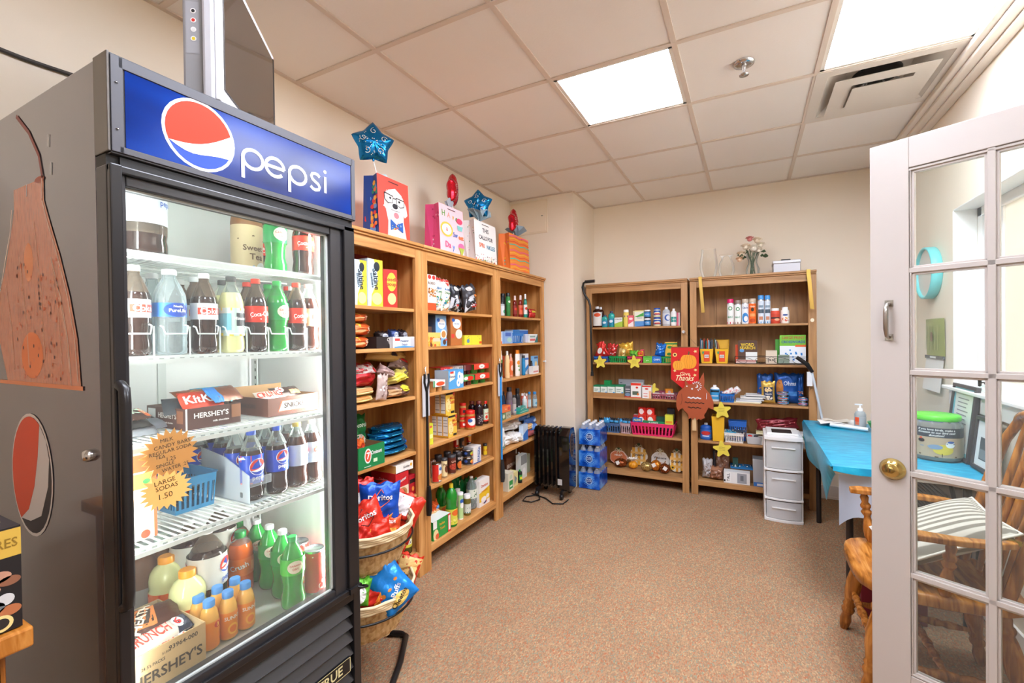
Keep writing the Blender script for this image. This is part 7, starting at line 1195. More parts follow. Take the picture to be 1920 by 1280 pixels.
for i in range(9):
    a = (-0.014,4.26,0.813,0.198,0.071,'B'); o_ = [0, .004, -.006, .01, .002, -.008, .006, .012, 0][i]; w_ = a[3]*(1-.035*i)
    single(MB().box(-w_/2, w_/2, 0, .17, 0, .0065, ['#e8dcae', '#f0efea', '#c8ccd2', '#f4f3ef', '#8a9098', '#eeece6', '#f2f2ee', '#4a4e54', '#f0f0ec'][i]), 'notepad', ['cream', 'white', 'grey', 'bright white', 'slate', 'off-white', 'pale', 'dark', 'topmost white'][i]+' notepad in the flat pile, '+['lowest', 'second', 'third', 'fourth', 'fifth', 'sixth', 'seventh', 'eighth', 'ninth'][i]+' from the bottom', 'notepad', (a[0]+o_+.008*i, a[1]+.002*i, a[2]+.001+.0075*i), .02*(i % 3-1), 'notepads in the flat pile')
for i, (a, d, c_, ops, lb) in enumerate([((0.121,4.38,0.813,0.122,0.235,'B'), .05, '#2a5fae', [('d', -.4, .4, .3, .8, 16, .07, ['#c8803a', '#5a3a2a'])], 'blue treat pouch at the left, behind the gold one'), ((0.279,4.36,0.813,0.181,0.245,'B'), .06, '#2358a8', [('t', 'Ohms', .12, .66, .2, '#c8d4e4', 0, .5), ('e', -.3, .5, .16, .28, '#c8803a'), ('e', -.28, .72, .1, .08, '#a8622a'), ('r', -.1, .4, .25, .4, '#4a8ad0')], 'large blue treat pouch in the middle'), ((0.375,4.38,0.813,0.052,0.242,'B'), .05, '#2a62b4', [('d', -.3, .4, .1, .5, 12, .1, ['#e8803a', '#d8dce0'])], 'blue pouch at the right against the post'), ((0.142,4.29,0.813,0.104,0.181,'B'), .05, '#d2ac52', [('r', -.32, .32, .15, .75, '#2a3a5a'), ('e', 0, .62, .26, .12, '#e8c890'), ('e', 0, .25, .3, .1, '#f0e8d8'), ('t', 'TREATS', 0, .42, .08, '#e8e4dc')], 'gold treat pouch with dark label in front')]):
    bag(a, d, 'treat_pouch', lb, c_, ops, 'pouch', seed=190+i, wr=.6)
for k in range(3): a = (0.248,4.265,0.813,0.082,0.083,'B'); tin((a[0], a[1], a[2]+.001+.036*k, a[3], .034, 'B'), 'tuna_can', ['lowest', 'middle', 'topmost'][k]+' blue and orange tin of the stack of three', '#3a94cc', [('r', -.6, .4, .3, .7, '#e0703a'), ('t', 'TUNA', 0, .5, .5, '#22303a')])
for k in range(2): a = (0.384,4.25,0.813,0.068,0.07,'B'); tin((a[0], a[1], a[2]+.001+.036*k, a[3], .034, 'B'), 'tuna_can', ['lower', 'upper'][k]+' blue and red tin of the stack of two by the post', '#3a88c4', [('r', -.6, .4, .3, .7, '#d84a3a'), ('t', 'TUNA', 0, .5, .5, '#e8e8e8')])
# shelf 4
bottle((-0.337,4.27,0.472,0.094,0.145,'B'), 'cleaner_bottle', 'blue translucent cleaner bottle beside the owl stake', 'straight', mat('#2a62c0', .15), '#dfe2e6', '#3a74c8', (.1, .6), [('e', 0, .6, .45, .25, '#c8342e'), ('r', -.3, .3, .2, .3, '#e8eaf0')], square=.6, capr=.3)
bin_((-0.236,4.25,0.472,0.096,0.211,'B'), 'waste_bin', 'tall narrow yellow bin beneath the paper star', '#e9b52c', .14, .84)
slotted((-0.114,4.26,0.472,0.15,0.082,'B'), .15, 'plastic_basket', 'white slotted basket with blister packs', '#eceae6', 11); slotted((-0.089,4.36,0.472,0.14,0.166,'B'), .09, 'plastic_basket', 'blue slotted basket behind the white one', '#2a68c0', 9)
for i, (a, c_, lb) in enumerate([((-0.14,4.28,0.547,0.082,0.056,'B'), '#3aa0c8', 'light blue blister card with silver buttons, front'), ((-0.079,4.32,0.557,0.106,0.057,'B'), '#3a4450', 'dark blister card with silver buttons, rear'), ((-0.111,4.27,0.538,0.122,0.046,'B'), '#c8ccd0', 'clear blister pack lying lowest in the white basket')]):
    b = MB().box(-a[3]/2, a[3]/2, 0, .09, 0, .004, c_)
    for q in range(5): b.ball(-a[3]/2+a[3]*(q+.5)/5, .03+.03*(q % 2), .008, .006, .006, .005, CHROME, 8, 5)
    single(b, 'blister_pack', lb, 'pack', (a[0], a[1], a[2]), .1*i, rx=.12)
bin_((0.036,4.26,0.472,0.11,0.082,'B')[:4]+(.06, 'B'), 'clear_bin', 'small clear bin of odds and ends', '#c4c6c8', .12, .85)
for i, (dx, c_, lb) in enumerate([(-.03, '#d8382c', 'red roll in the small clear bin'), (.015, '#3a3c40', 'dark gadget in the small clear bin'), (.04, '#d8d6d2', 'white cap in the small clear bin')]): a = (0.036,4.26,0.472,0.11,0.082,'B'); single(MB().lathe([(.014, 0), (.018, .01), (.018, .05), (.012, .055)], c_, 12), 'small_item', lb, 'small item', (a[0]+dx, 4.33, a[2]+.01), 0)
bag((0.21,4.34,0.572,0.313,0.158,'B')[:4]+(.09, 'B'), .06, 'gift_wrap_pack', 'dark red shiny pack lying at the top of the pile', '#7a2028', [('d', -.45, .45, .2, .8, 20, .02, ['#b85a5a', '#4a1014'])], 'bag', seed=210, ry=-.12)
for i, (a, c_, lb, dz) in enumerate([((0.104,4.28,0.472,0.104,0.128,'B')[:4]+(.012, 'B'), '#e6dfae', 'pale yellow-green folder at the left of the pile', .085), ((0.194,4.28,0.472,0.174,0.135,'B')[:4]+(.014, 'B'), '#dfa050', 'orange envelope under the dark red pack', .070), ((0.328,4.28,0.472,0.153,0.146,'B')[:4]+(.014, 'B'), '#5a9a6a', 'green striped envelope at the right of the pile', .072), ((0.357,4.3,0.472,0.135,0.145,'B')[:4]+(.014, 'B'), '#e6e4e0', 'white plastic pack at the right end of the pile', .090), ((0.239,4.27,0.472,0.328,0.141,'B')[:4]+(.066, 'B'), '#efece6', 'white flat box under the envelopes', .0)]):
    carton((a[0], a[1], a[2]+dz+.001, a[3], a[4], 'B'), .15, 'envelope' if i < 4 else 'paper_box', lb, c_, [('l', [(-.4, .5), (.4, .5)], .2, '#c8c4b8')])
# bottom shelf
for i, (a, d, c_, lb, ops) in enumerate([((-0.327,4.28,0.13,0.086,0.168,'B'), .08, '#b8b4b4', 'clear crinkled bag at the left of the bottom shelf', [('d', -.4, .4, .1, .9, 20, .08, ['#e8e6e6', '#6a5a54', '#8a6a5a'])]), ((-0.259,4.27,0.13,0.118,0.142,'B')[:4]+(.11, 'B'), .09, '#9a6a50', 'clear bag of brown sausage-shaped treats in front', [('d', -.4, .4, .1, .9, 26, .07, ['#b87a58', '#7a4a34', '#c8a08a'])]), ((-0.212,4.34,0.13,0.118,0.213,'B'), .09, '#8a6450', 'taller clear bag of brown treats behind', [('d', -.4, .4, .1, .9, 26, .07, ['#a86a4a', '#6a4030', '#c8b0a0'])]), ((-0.271,4.4,0.13,0.043,0.226,'B'), .05, '#4a4a50', 'dark wrapped tool at the back of the bottom shelf', [])]):
    bag(a, d, 'treat_bag', lb, c_, ops, 'bag', seed=220+i, metal=0)
carton((-0.096,4.25,0.13,0.198,0.098,'B'), .08, 'lamp_box', 'white and grey box with the word TALL on its side', '#e8e8e6', [('r', -.42, -.22, .05, .95, '#f2f2f0'), ('t', 'TALL', -.32, .5, .3, '#1c1c1e', 90), ('r', .02, .38, .08, .92, '#9a9da2'), ('r', .14, .26, .3, .75, '#6a6e74'), ('e', -.46, .2, .03, .1, '#1c1c1e')], side_c='#c8c8c8')
for i, (a, lb) in enumerate([((-0.059,4.34,0.13,0.171,0.157,'B'), 'blue blister card of silver bells lying behind the TALL box')]):
    b = MB().box(-a[3]/2, a[3]/2, 0, .12, 0, .004, '#2a7ab8')
    for q in range(6): b.ball(-a[3]/2+a[3]*(q+.5)/6, .04+.03*(q % 2), .010, .009, .009, .008, CHROME, 8, 5)
    single(b, 'bell_pack', lb, 'pack', (a[0], a[1], .235), .05, rx=.1)
carton((-0.108,4.37,0.13,0.042,0.19,'B'), .02, 'card_pack', 'dark green card standing behind the blue blister card', '#1f4a44', [('e', 0, .5, .2, .2, '#d8d8d0')])
single(MB().box(-.095, .095, 0, .1, 0, .10, '#8f6a48', top='#a07a54'), 'cardboard_carton', 'plain brown carton under the blue blister card', 'box', ((-0.059,4.34,0.13,0.171,0.157,'B')[0], 4.345, .131))
bin_((0.069,4.27,0.13,0.086,0.216,'B'), 'clear_bin', 'tall clear plastic bin at the right of the bottom shelf', '#b8babc', .12, .9); carton((0.071,4.25,0.13,0.081,0.058,'B')[:4]+(.03, 'B'), .015, 'small_box', 'low blue and white box in front of the tall clear bin', '#3a7ac8', [('r', -.2, .4, .2, .8, '#e8eaee')])
# on top of the right bookcase
def vase(x, y, z, prof, lb, name='glass_vase', n=28):
    t = thing(name, lb, 'vase', (x, y, z)); b = MB().lathe(prof, pane_mat('vase_glass', '#fbfaf6', dens=.04), n, caps=False); b.lathe([(prof[0][0], .002), (0, .003)], pane_mat('vase_glass'), n); b.build('glass_body', t); return t
zt = 1.887
h1, h2 = 0.265, 0.199
vase(-0.307, 4.38, zt, [(.045, 0), (.062, .03), (.075, h1*.35), (.075, h1*.55), (.062, h1*.82), (.058, h1)], 'taller clear glass vase at the left of the bookcase top')
vase(-0.166, 4.38, zt, [(.045, 0), (.058, .02), (.066, h2*.3), (.060, h2*.6), (.04, h2*.80), (.042, h2*.9), (.058, h2)], 'shorter clear glass vase with a flared rim')
fx_ = 0.036; h3 = 0.194
t = vase(fx_, 4.38, zt, [(.04, 0), (.05, .02), (.052, h3*.3), (.034, h3*.55), (.036, h3*.7), (.056, h3)], 'clear glass vase holding dusty artificial flowers', 'flower_vase')
rn = random.Random(9); b = MB(Matrix.Translation((0, 0, -h3)))
for k in range(16): a = k*2.4; r = .01+.03*rn.random(); b.tube([(r*.8*cos(a), r*.8*sin(a), .01), (r*.4*cos(a+1), r*.4*sin(a+1), h3*.55), (.05*cos(a), .04*sin(a), h3*1.15)], .0025, '#3f5a38', 5)
bst = b
t = thing('artificial_bouquet', 'cream and pink artificial roses above the flower vase', 'flowers', (fx_, 4.38, zt+h3))
for k, (dx, dz, r, c_) in enumerate([(-.085, .0, .042, '#efdcc0'), (-.05, .055, .045, '#f0e2cc'), (-.02, .115, .038, '#dc8a86'), (.035, .105, .042, '#eddcc0'), (.06, .06, .038, '#efe2cc'), (.01, .035, .048, '#f4ecdc'), (-.10, -.045, .036, '#ecc9a8'), (.045, .015, .036, '#efe4d2')]):
    b = MB(Matrix.Translation((dx, -.02*(k % 3), dz)))
    for q in range(22):
        a = q*2.4; s_ = .25+.75*q/21; R_ = r*s_; cz = r*(.35-.5*s_*s_)
        b.add([(R_*.25*cos(a), R_*.25*sin(a), cz-.1*r), (R_*cos(a-.45), R_*sin(a-.45), cz+.25*r), (R_*1.12*cos(a), R_*1.12*sin(a), cz+.32*r), (R_*cos(a+.45), R_*sin(a+.45), cz+.25*r)], [(0, 1, 2, 3)], mat(c_, .8))
    b.ball(0, 0, -.1*r, r*.55, r*.55, r*.5, mat(c_, .8), 8, 6); b.build('rose', t)
b = MB()
for q in range(20): a = q*2.4; x, y, z = .08*cos(a), .03*sin(a), -.02+.06*rn.random()-.02; b.add([(x, y, z), (x+.02*cos(a+.5), y-.01, z+.012), (x+.04*cos(a), y-.005, z-.008), (x+.02*cos(a-.5), y+.01, z-.012)], [(0, 1, 2, 3)], '#41583a')
b.build('leaves', t); bst.build('stems', t)
cb = (0.28,4.3,1.885,0.189,0.104,'B'); t = thing('cash_box', 'light grey metal cash box with a black handle on the bookcase top', 'cash box', (cb[0], cb[1], zt+.002))
MB().box(-cb[3]/2, cb[3]/2, 0, .20, 0, cb[4]*.72, mat('#b9babf', .35, .3)).build('box_body', t, .004); MB().box(-cb[3]/2-.004, cb[3]/2+.004, -.004, .204, cb[4]*.72, cb[4]*.95, mat('#c6c7cb', .35, .3)).build('lid', t, .004)
MB().tube([(-.04, .1, cb[4]*.93), (-.03, .1, cb[4]*1.12), (.03, .1, cb[4]*1.12), (.04, .1, cb[4]*.93)], .005, BLACK, 8).build('handle', t)
gx = 0.404
t = thing('grabber_tool', 'white grabber tool with black grip hanging on the right bookcase post', 'hanging tool', (0.433, 4.19, 0.707))
zz_ = 0.414
MB().tube([(.07, 0, 0), (.0, 0, zz_-.02)], .009, mat('#c9d3dc', .3), 8).build('shaft', t); MB().tube([(.005, -.005, zz_-.03), (-.03, -.012, zz_+.03), (-.10, -.02, zz_+.085)], [.013, .017, .014], BLACK, 8).build('grip', t); MB().box(-.03, .005, -.004, .03, zz_-.14, zz_-.03, '#e6e8ea').build('clip', t)
single(MB().ell(flat(0), 0, 0, .013, .015, '#e9ddc0', .0, 14).ell(flat(.001), 0, 0, .013, .015, '#e9ddc0', .0, 14), 'glue_blob', 'small pale sticker mark on the right bookcase post', 'sticker', (0.444, 4.2285, 1.494))

# ---------------------------------------------------------------- floor things by the far corner
t = thing('oil_heater', 'black oil-filled radiator heater standing beside the water packs', 'heater', (-1.52, 3.70, 0)); HB = mat('#120f0f', .12, coat=.6)
def finpts(w, z0, z1, r=.03): return [(-w/2+r, z0), (w/2-r, z0), (w/2, z0+r), (w/2, z1-r), (w/2-r, z1), (-w/2+r, z1), (-w/2, z1-r), (-w/2, z0+r)]
for k in range(6):
    b = MB(Matrix.Translation((-.155+.04*k, 0, 0)) @ Matrix.Rotation(pi/2, 4, 'Z')); b.prism(finpts(.155, .075, .60), -.007, .007, HB); b.build('fin', t, .006)
b = MB()
for z in (.14, .54): b.tube([(-.17, 0, z), (.08, 0, z)], .022, HB, 10)
b.build('oil_tube', t)
b = MB(Matrix.Translation((.11, 0, 0)) @ Matrix.Rotation(pi/2, 4, 'Z')); b.prism([(-.08, .07), (.08, .07), (.085, .3), (.08, .52), (.04, .605), (-.04, .605), (-.08, .54)], -.055, .035, HB); b.build('control_housing', t, .012)
sf = lambda a, z, e: (.165+e, a, z)
b = MB(); b.poly(sf, [(-.012+.045*cos(q), .455+.10*sin(q)) for q in [2*pi*i/24 for i in range(24)]], '#8a6a4a', .0015).poly(sf, [(-.012+.036*cos(q), .455+.088*sin(q)) for q in [2*pi*i/24 for i in range(24)]], '#1c1a1a', .0022)
for z in (.50, .47, .44, .41): b.rect(sf, -.022, -.004, z-.004, z+.006, '#6a6660', .003)
b.build('control_panel', t); MB().box(.06, .10, -.0865, -.0855, .12, .17, '#c9c6c2').build('spec_label', t)
for x in (-.13, .1):
    MB().box(x-.012, x+.012, -.11, .11, .045, .075, BLACK).build('foot_bracket', t, .004)
    for y in (-.10, .10): MB(Matrix.Translation((x, y, .026)) @ Matrix.Rotation(pi/2, 4, 'Y')).lathe([(.022, -.012), (.026, -.006), (.026, .006), (.022, .012)], BLACK, 14).build('caster', t)
single(MB().tube([(-1.36, 3.60, .012), (-1.37, 3.50, .008), (-1.45, 3.47, .008), (-1.55, 3.56, .008), (-1.66, 3.60, .008), (-1.72, 3.52, .008), (-1.70, 3.42, .009), (-1.62, 3.42, .010), (-1.58, 3.50, .012), (-1.62, 3.58, .016), (-1.70, 3.60, .014)], .005, BLACK, 8), 'power_cord', 'black heater power cord looped on the carpet', 'cord')
WB = pane_mat('water_bottle_clear', '#e6eef4', dens=.28)
def f_pack(nt, p):
    n_ = nt.nodes.new('ShaderNodeTexNoise'); n_.inputs['Scale'].default_value = 14; nt.links.new(coords(nt), n_.inputs['Vector'])
    nt.links.new(ramp(nt, n_.outputs['Fac'], [(.35, '#0b3fa0'), (.5, '#1a63d2'), (.68, '#5aa2ee')]), p.inputs['Base Color'])
PKM = nmat('blue_shrink_wrap', f_pack, .2)
for k in range(3):
    W_, D_, H_ = .195, .255, .198
    t = thing('water_case', 'shrink-wrapped blue case of water bottles, '+['lowest', 'middle', 'topmost'][k]+' of the stack of three', 'water case', (-1.293+.003*k, 4.085-.004*k, .002+.2005*k), .02*k, 'stacked water cases')
    b = MB(); b.box(-W_/2, W_/2, -D_/2, D_/2, .004, .145, PKM); sf = flat(-D_/2)
    for q in range(20): a = 2*pi*q/20; b.line(sf, [(.03*cos(a), .078+.03*sin(a)), (.052*cos(a), .078+.052*sin(a))], .004, '#6fb4f4', .0015)
    b.ell(sf, 0, .078, .032, .034, '#bfe0fa', .002).ell(sf, 0, .078, .027, .029, '#10408e', .0025).text(sf, 'PURE', 0, .086, .018, '#e8f2fc', .003).text(sf, 'WATER', 0, .071, .013, '#e8f2fc', .003)
    b.build('shrink_wrap', t, .012)
    if k == 0:
        bm = MB().lathe([(.028, 0), (.030, .01), (.030, .135), (.024, .16), (.014, .178), (.013, .184)], WB, 12).lathe([(.0145, .178), (.0145, .193), (0, .193)], mat('#e9edf2', .3), 10)
        src = None
    for i in range(3):
        for j in range(4):
            if src is None: src = bm.build('bottle', t); o = src
            else: o = src.copy(); COL.objects.link(o); o.parent = t
            o.location = (-W_/2+.033+.0645*i, -D_/2+.034+.0625*j, .002)
# drawer tower
t = thing('drawer_tower', 'white plastic three-drawer tower with see-through fronts', 'drawer unit', (.222, 3.865, 0)); PW = mat('#eceae8', .35); FR = pane_mat('frosted_drawer', '#fbfbfb', dens=.50, rough=.45)
w_ = .125
for x in (-w_, w_-.012): MB().box(x, x+.012, .03, .325, 0, .60, PW).build('side_frame', t, .003)
def bow(z0, z1, y, c, name, par, ex=0):
    b = MB(); n = 12; P = [(-w_+2*w_*i/n, y-.022*(1-(2*i/n-1)**2)) for i in range(n+1)]; vs = [(x, q, z) for z in (z0, z1) for x, q in P]+[(x, .32, z) for z in (z0, z1) for x in (-w_, w_)]
    k = n+1; b.add(vs, [(i, i+1, k+i+1, k+i) for i in range(n)]+[tuple(range(k, 2*k))+(2*k+3, 2*k+2), tuple(range(k-1, -1, -1))+(2*k, 2*k+1)]+[(0, k, 2*k+2, 2*k), (n, 2*k+1, 2*k+3, 2*n+1)], c); return b.build(name, par, .003)
bow(.605, .632, .0, PW, 'top_panel', t); bow(.375, .392, .01, PW, 'cross_frame', t); bow(.160, .176, .01, PW, 'cross_frame', t); bow(0, .022, .01, PW, 'base_frame', t)
MB().box(-.105, .105, .06, .30, .632, .648, PW).build('top_tray', t, .004); MB().box(-.07, .06, .07, .20, .648, .652, '#2c2320').rect(topf(.652), -.06, .03, .078, .082, '#9a8a80', .0006).build('top_insert', t)
cc = [('#d6e6dc', '#5fb08a'), ('#f0f0ee', '#c9cfd2'), ('#ece8e2', '#d6d0c8')]
for k, (z0, z1) in enumerate([(.396, .602), (.180, .372), (.026, .157)]):
    b = MB(); n = 12; P = [(-w_+.014+(2*w_-.028)*i/n, .012-.020*(1-(2*i/n-1)**2)) for i in range(n+1)]
    vs = [(x, q, z) for z in (z0, z1-.004) for x, q in P]; b.add(vs, [(i, i+1, n+2+i, n+1+i) for i in range(n)], FR, True)
    b.box(-w_+.015, w_-.015, .014, .30, z0, z0+.003, FR); dr = b.build('drawer', t); MB().box(-.075, .075, -.014, -.006, z1-.055, z1-.048, PW).build('drawer_pull', dr)
    for j in range(2):
        bag((.222-.05+.10*j, 3.905, z0+.006, .11, (z1-z0)*.62, 'B'), .16, 'folded_supply', ['crumpled green and white pack, ', 'white soft pack, ', 'cream soft pack, '][k]+['left', 'right'][j]+' half of the '+['top', 'middle', 'bottom'][k]+' drawer', cc[k][j], [('d', -.4, .4, .2, .8, 10, .1, ['#ffffff', '#4aa888' if k == 0 else '#c8c8c8'])], 'pack', seed=300+3*k+j, metal=0, rough=.6, wr=1.8)
# ---------------------------------------------------------------- table with teal cloth
TX0, TX1, TY0, TY1, TZ = .365, .985, 2.71, 4.06, .735
t = thing('folding_table', 'folding table with dark legs under a teal cloth', 'table', (TX0, TY0, 0)); LG_ = mat('#3a3432', .35, .5)
MB().box(.01, TX1-TX0-.01, .01, TY1-TY0-.01, .695, .722, '#d8d6d0').build('table_top', t, .003)
for x in (.085, .53):
    for y in (.12, 1.27):
        MB().tube([(x, y, 0), (x, y, .694)], .016, LG_, 10).build('leg', t)
MB().tube([(.085, .12, .35), (.085, .36, .69)], .010, LG_, 8).build('leg_brace', t); MB().tube([(.53, .12, .35), (.53, .36, .69)], .010, LG_, 8).build('leg_brace', t)
def f_teal(nt, p):
    n_ = nt.nodes.new('ShaderNodeTexNoise'); n_.inputs['Scale'].default_value = 1; n_.inputs['Detail'].default_value = 6; nt.links.new(coords(nt, (12, 50, 12)), n_.inputs['Vector'])
    nt.links.new(ramp(nt, n_.outputs['Fac'], [(.35, '#0487ae'), (.5, '#0898bd'), (.7, '#30b0cc')]), p.inputs['Base Color'])
    b = nt.nodes.new('ShaderNodeBump'); b.inputs['Strength'].default_value = .3; b.inputs['Distance'].default_value = .004; nt.links.new(n_.outputs['Fac'], b.inputs['Height']); nt.links.new(b.outputs['Normal'], p.inputs['Normal'])
TEAL = nmat('teal_tablecloth', f_teal, .35); CB = mat('#b9c9dc', .6)
def cloth(off, m_, name, **kw):
    b = MB(); z = TZ-off
    def top(u, v): x = TX0+off+(TX1-TX0-2*off)*u; y = TY0+off+(TY1-TY0-2*off)*v; return (x, y, z+.0025*sin(9*x+5*y)*sin(7*y))
    b.grid(top, 14, 24, m_)
    def hem(v):        # how far the long side hangs, v from the near to the far end
        s_ = min(1, max(0, v-.01)/.26); return .03+(.27-.07*v)*s_*s_*(3-2*s_)*(1-.75*max(0, (v-.9)/.1)**2)
    def left(u, v):
        y = TY0+off+(TY1-TY0-2*off)*v; d = hem(v)*u
        return (TX0+off-.012*sin(min(1, u*3)*pi/2)-.035*u*sin(v*9)*(.4+u)*.6+(.05*u*u), y+.03*u*(1-v)*0, z-d+.0025*sin(9*(TX0+off)+5*y)*sin(7*y)*(1-u))
    b.grid(left, 8, 30, m_)
    def near(u, v):
        x = TX0+off+(TX1-TX0-2*off)*v; return (x, TY0+off-.006*u, z-.022*u-.012*u*sin(8*v)+.0025*sin(9*x+5*(TY0+off))*sin(7*(TY0+off))*(1-u))
    b.grid(near, 3, 14, m_); return b
b = cloth(0, TEAL, 'tablecloth'); bb = cloth(.003, CB, 'lining')
tc_ = thing('tablecloth', 'turquoise plastic cloth draped over the folding table', 'tablecloth'); b.build('cloth_face', tc_); bb.build('cloth_lining', tc_)
bw2 = MB(); bw2.grid(lambda u, v: (TX0+.03+.20*u, TY0+.04+.02*sin(6*u), .690-.26*v*(1-.2*sin(3*u))), 10, 8, mat('#ccd8ea', .6)); bw2.build('hanging_corner', tc_)
TT = TZ+.004
a_ = (0.67, 3.82)
t = thing('sanitizer_bottle', 'clear pump bottle of hand sanitizer on the turquoise cloth', 'bottle', (a_[0], a_[1], TT)); hs = 0.168
MB().lathe([(.03, 0), (.033, .01), (.033, hs*.58), (.026, hs*.68), (.014, hs*.72)], pane_mat('gel_clear', '#e6eef0', dens=.3), 18).build('bottle_body', t); b = MB().lathe([(.0335, .02), (.0335, hs*.5)], pane_mat('label_clear', '#e8e8ea', dens=.4), 18, caps=False); b.rect(cyl(.034, 0, -.7), -.014, .012, hs*.3, hs*.48, '#e8542a', .0006, 4).rect(cyl(.034, 0, -.7), -.012, .012, .03, .05, '#e07a5a', .0006, 4); b.build('label_band', t)
MB().lathe([(.015, hs*.7), (.015, hs*.82), (.006, hs*.84), (.005, hs*.95)], CAPW, 12).box(-.03, .012, -.005, .005, hs*.95, hs, CAPW).build('pump', t)
single(MB().grid(lambda u, v: (-.13+.26*u, -.08+.16*v, .012+.012*sin(5*u+3*v)+.01*sin(11*v*u)), 14, 10, mat('#e9e7e2', .7)).grid(lambda u, v: (-.10+.16*u, -.05+.10*v, .030+.006*sin(8*u)), 8, 6, mat('#cfcabd', .7)), 'paper_stack', 'crumpled white and beige papers at the back corner of the table', 'papers', (.57, 3.93, TT), .1)
single(MB().tube([(-.11, 0, .014), (.11, 0, .014)], .013, mat('#e6e8e6', .3), 12), 'plastic_roll', 'pale plastic roll lying in front of the papers', 'roll', (.60, 3.77, TT), -.5)
t = thing('snack_bowl', 'green bowl with dark filling at the right of the sanitizer', 'bowl', (.775, 3.72, TT)); MB().lathe([(.04, 0), (.07, .03), (.085, .065), (.081, .065), (.066, .033), (.0, .012)], mat('#2a8a4a', .3), 24, caps=False).build('bowl_shell', t); MB().ball(0, 0, .045, .07, .07, .02, mat('#4a3a2a', .7, noise=.5)).build('filling', t)
t = thing('white_pump_bottle', 'white pump bottle beside the green bowl, partly behind the door', 'bottle', (.765, 3.85, TT)); MB().lathe([(.03, 0), (.032, .01), (.032, .1), (.02, .12), (.012, .125)], '#e8eae8', 16).build('bottle_body', t); MB().lathe([(.008, .12), (.006, .16)], CAPW, 10).box(-.03, .01, -.005, .005, .16, .168, CAPW).build('pump', t)
jx, jy = 0.861, 3.10; jr, jh = .102, 0.199
t = thing('donation_jar', 'wide clear jar with green lid and a yellow songbird picture', 'jar', (jx, jy, TT)); b = MB().lathe([(jr*.9, 0), (jr, .012), (jr, jh*.88), (jr*.88, jh)], pane_mat('jar_clear', '#eef0ea', dens=.2), 30); b.build('jar_body', t)
b = MB().lathe([(jr+.001, jh*.10), (jr+.001, jh*.84)], mat('#b9a184', .4), 36, caps=False); sf0 = cyl(jr+.001, 0, -.25); sf = lambda x, z, e: sf0(x, z, e)
b.rect(sf, -.14, .14, jh*.60, jh*.84, '#3a3f46', .0006, 14, 1)
for i_, tx in enumerate(('If you love birds, make a', 'donation to our bird seed', 'donation!')): b.text(sf, tx, 0, jh*(.79-.07*i_), .015, '#f4f2ec', .0014, 0, 1, .2, fit=.145)
b.fan(sf, [(.025+.040*cos(q), jh*.30+.026*sin(q)) for q in [2*pi*i/20 for i in range(20)]], '#d9c04a', .001).fan(sf, [(.052+.019*cos(q), jh*.44+.017*sin(q)) for q in [2*pi*i/16 for i in range(16)]], '#e6e6e0', .0014).fan(sf, [(.054+.014*cos(q), jh*.50+.006*sin(q)) for q in [2*pi*i/12 for i in range(12)]], '#3f62a0', .0018)
b.line(sf, [(.036, jh*.46), (.07, jh*.45)], .004, '#26262c', .0022).fan(sf, [(-.005+.028*cos(q), jh*.36+.012*sin(q)) for q in [2*pi*i/16 for i in range(16)]], '#7f95ab', .0018).line(sf, [(-.02, jh*.36), (-.065, jh*.36)], .005, '#8a9098', .002).line(sf, [(.02, jh*.2), (.02, jh*.12)], .003, '#3a3028', .0018).line(sf, [(-.07, jh*.15), (0, jh*.11), (.08, jh*.13)], .006, '#6a5238', .0022)
b.fan(sf, [(-.06+.014*cos(q), jh*.5+.01*sin(q)) for q in [2*pi*i/12 for i in range(12)]], '#2a2426', .0012).fan(sf, [(-.062+.006*cos(q), jh*.56+.005*sin(q)) for q in [2*pi*i/10 for i in range(10)]], '#d84a2a', .0016); b.build('picture_label', t)
MB().lathe([(jr*.92, jh), (jr*.94, jh+.004), (jr*.94, jh+.022), (jr*.88, jh+.028), (0, jh+.028)], mat('#5ccc3a', .35), 32).build('lid', t)
carton((.86, 3.36, TT, .20, .19, 'B'), .10, 'candy_box', 'blue box with red and white shapes behind the songbird jar', '#2a52a8', [('d', -.45, .45, .1, .9, 24, .05, ['#e8442e', '#e8e4dc', '#2a8a5a'])], turn=-.2, top_c='#2a4a90')
def frame(y0, y1, zt, name, lb, matc, inner, x=.955):
    L = y0-y1; H = zt-TT; t = thing(name, lb, 'picture frame', (x, (y0+y1)/2, TT), -pi/2, rx=-.10)
    b = MB(); f = .018
    for q in ((-L/2, L/2, 0, f), (-L/2, L/2, H-f, H)): b.box(q[0], q[1], -.008, .012, q[2], q[3], '#3c3a3e')
    for x0 in (-L/2, L/2-f): b.box(x0, x0+f, -.008, .012, f, H-f, '#3c3a3e')
    b.build('frame', t, .002); b = MB().box(-L/2+f, L/2-f, 0, .008, f, H-f, matc); marks(b, flat(0), L, H, inner); b.build('picture', t); return t
frame(3.293, 3.006, 1.116, 'picture_frame', 'dark frame with turquoise mat around a printed page, left of the pair', '#6fc0cc', [('r', -.36, .36, .10, .90, '#dfe3e0')]+[('r', -.24, .22-.04*(k % 3), .80-.055*k, .815-.055*k, '#8a8f94') for k in range(9)]+[('r', -.3, .3, .12, .22, '#9fc4cc')])
frame(2.97, 2.767, 0.988, 'picture_frame', 'smaller dark frame holding a photograph, right of the pair', '#e2e2e0', [('r', -.22, .24, .2, .62, '#4a5458'), ('r', -.2, .2, .22, .4, '#7a8488')])
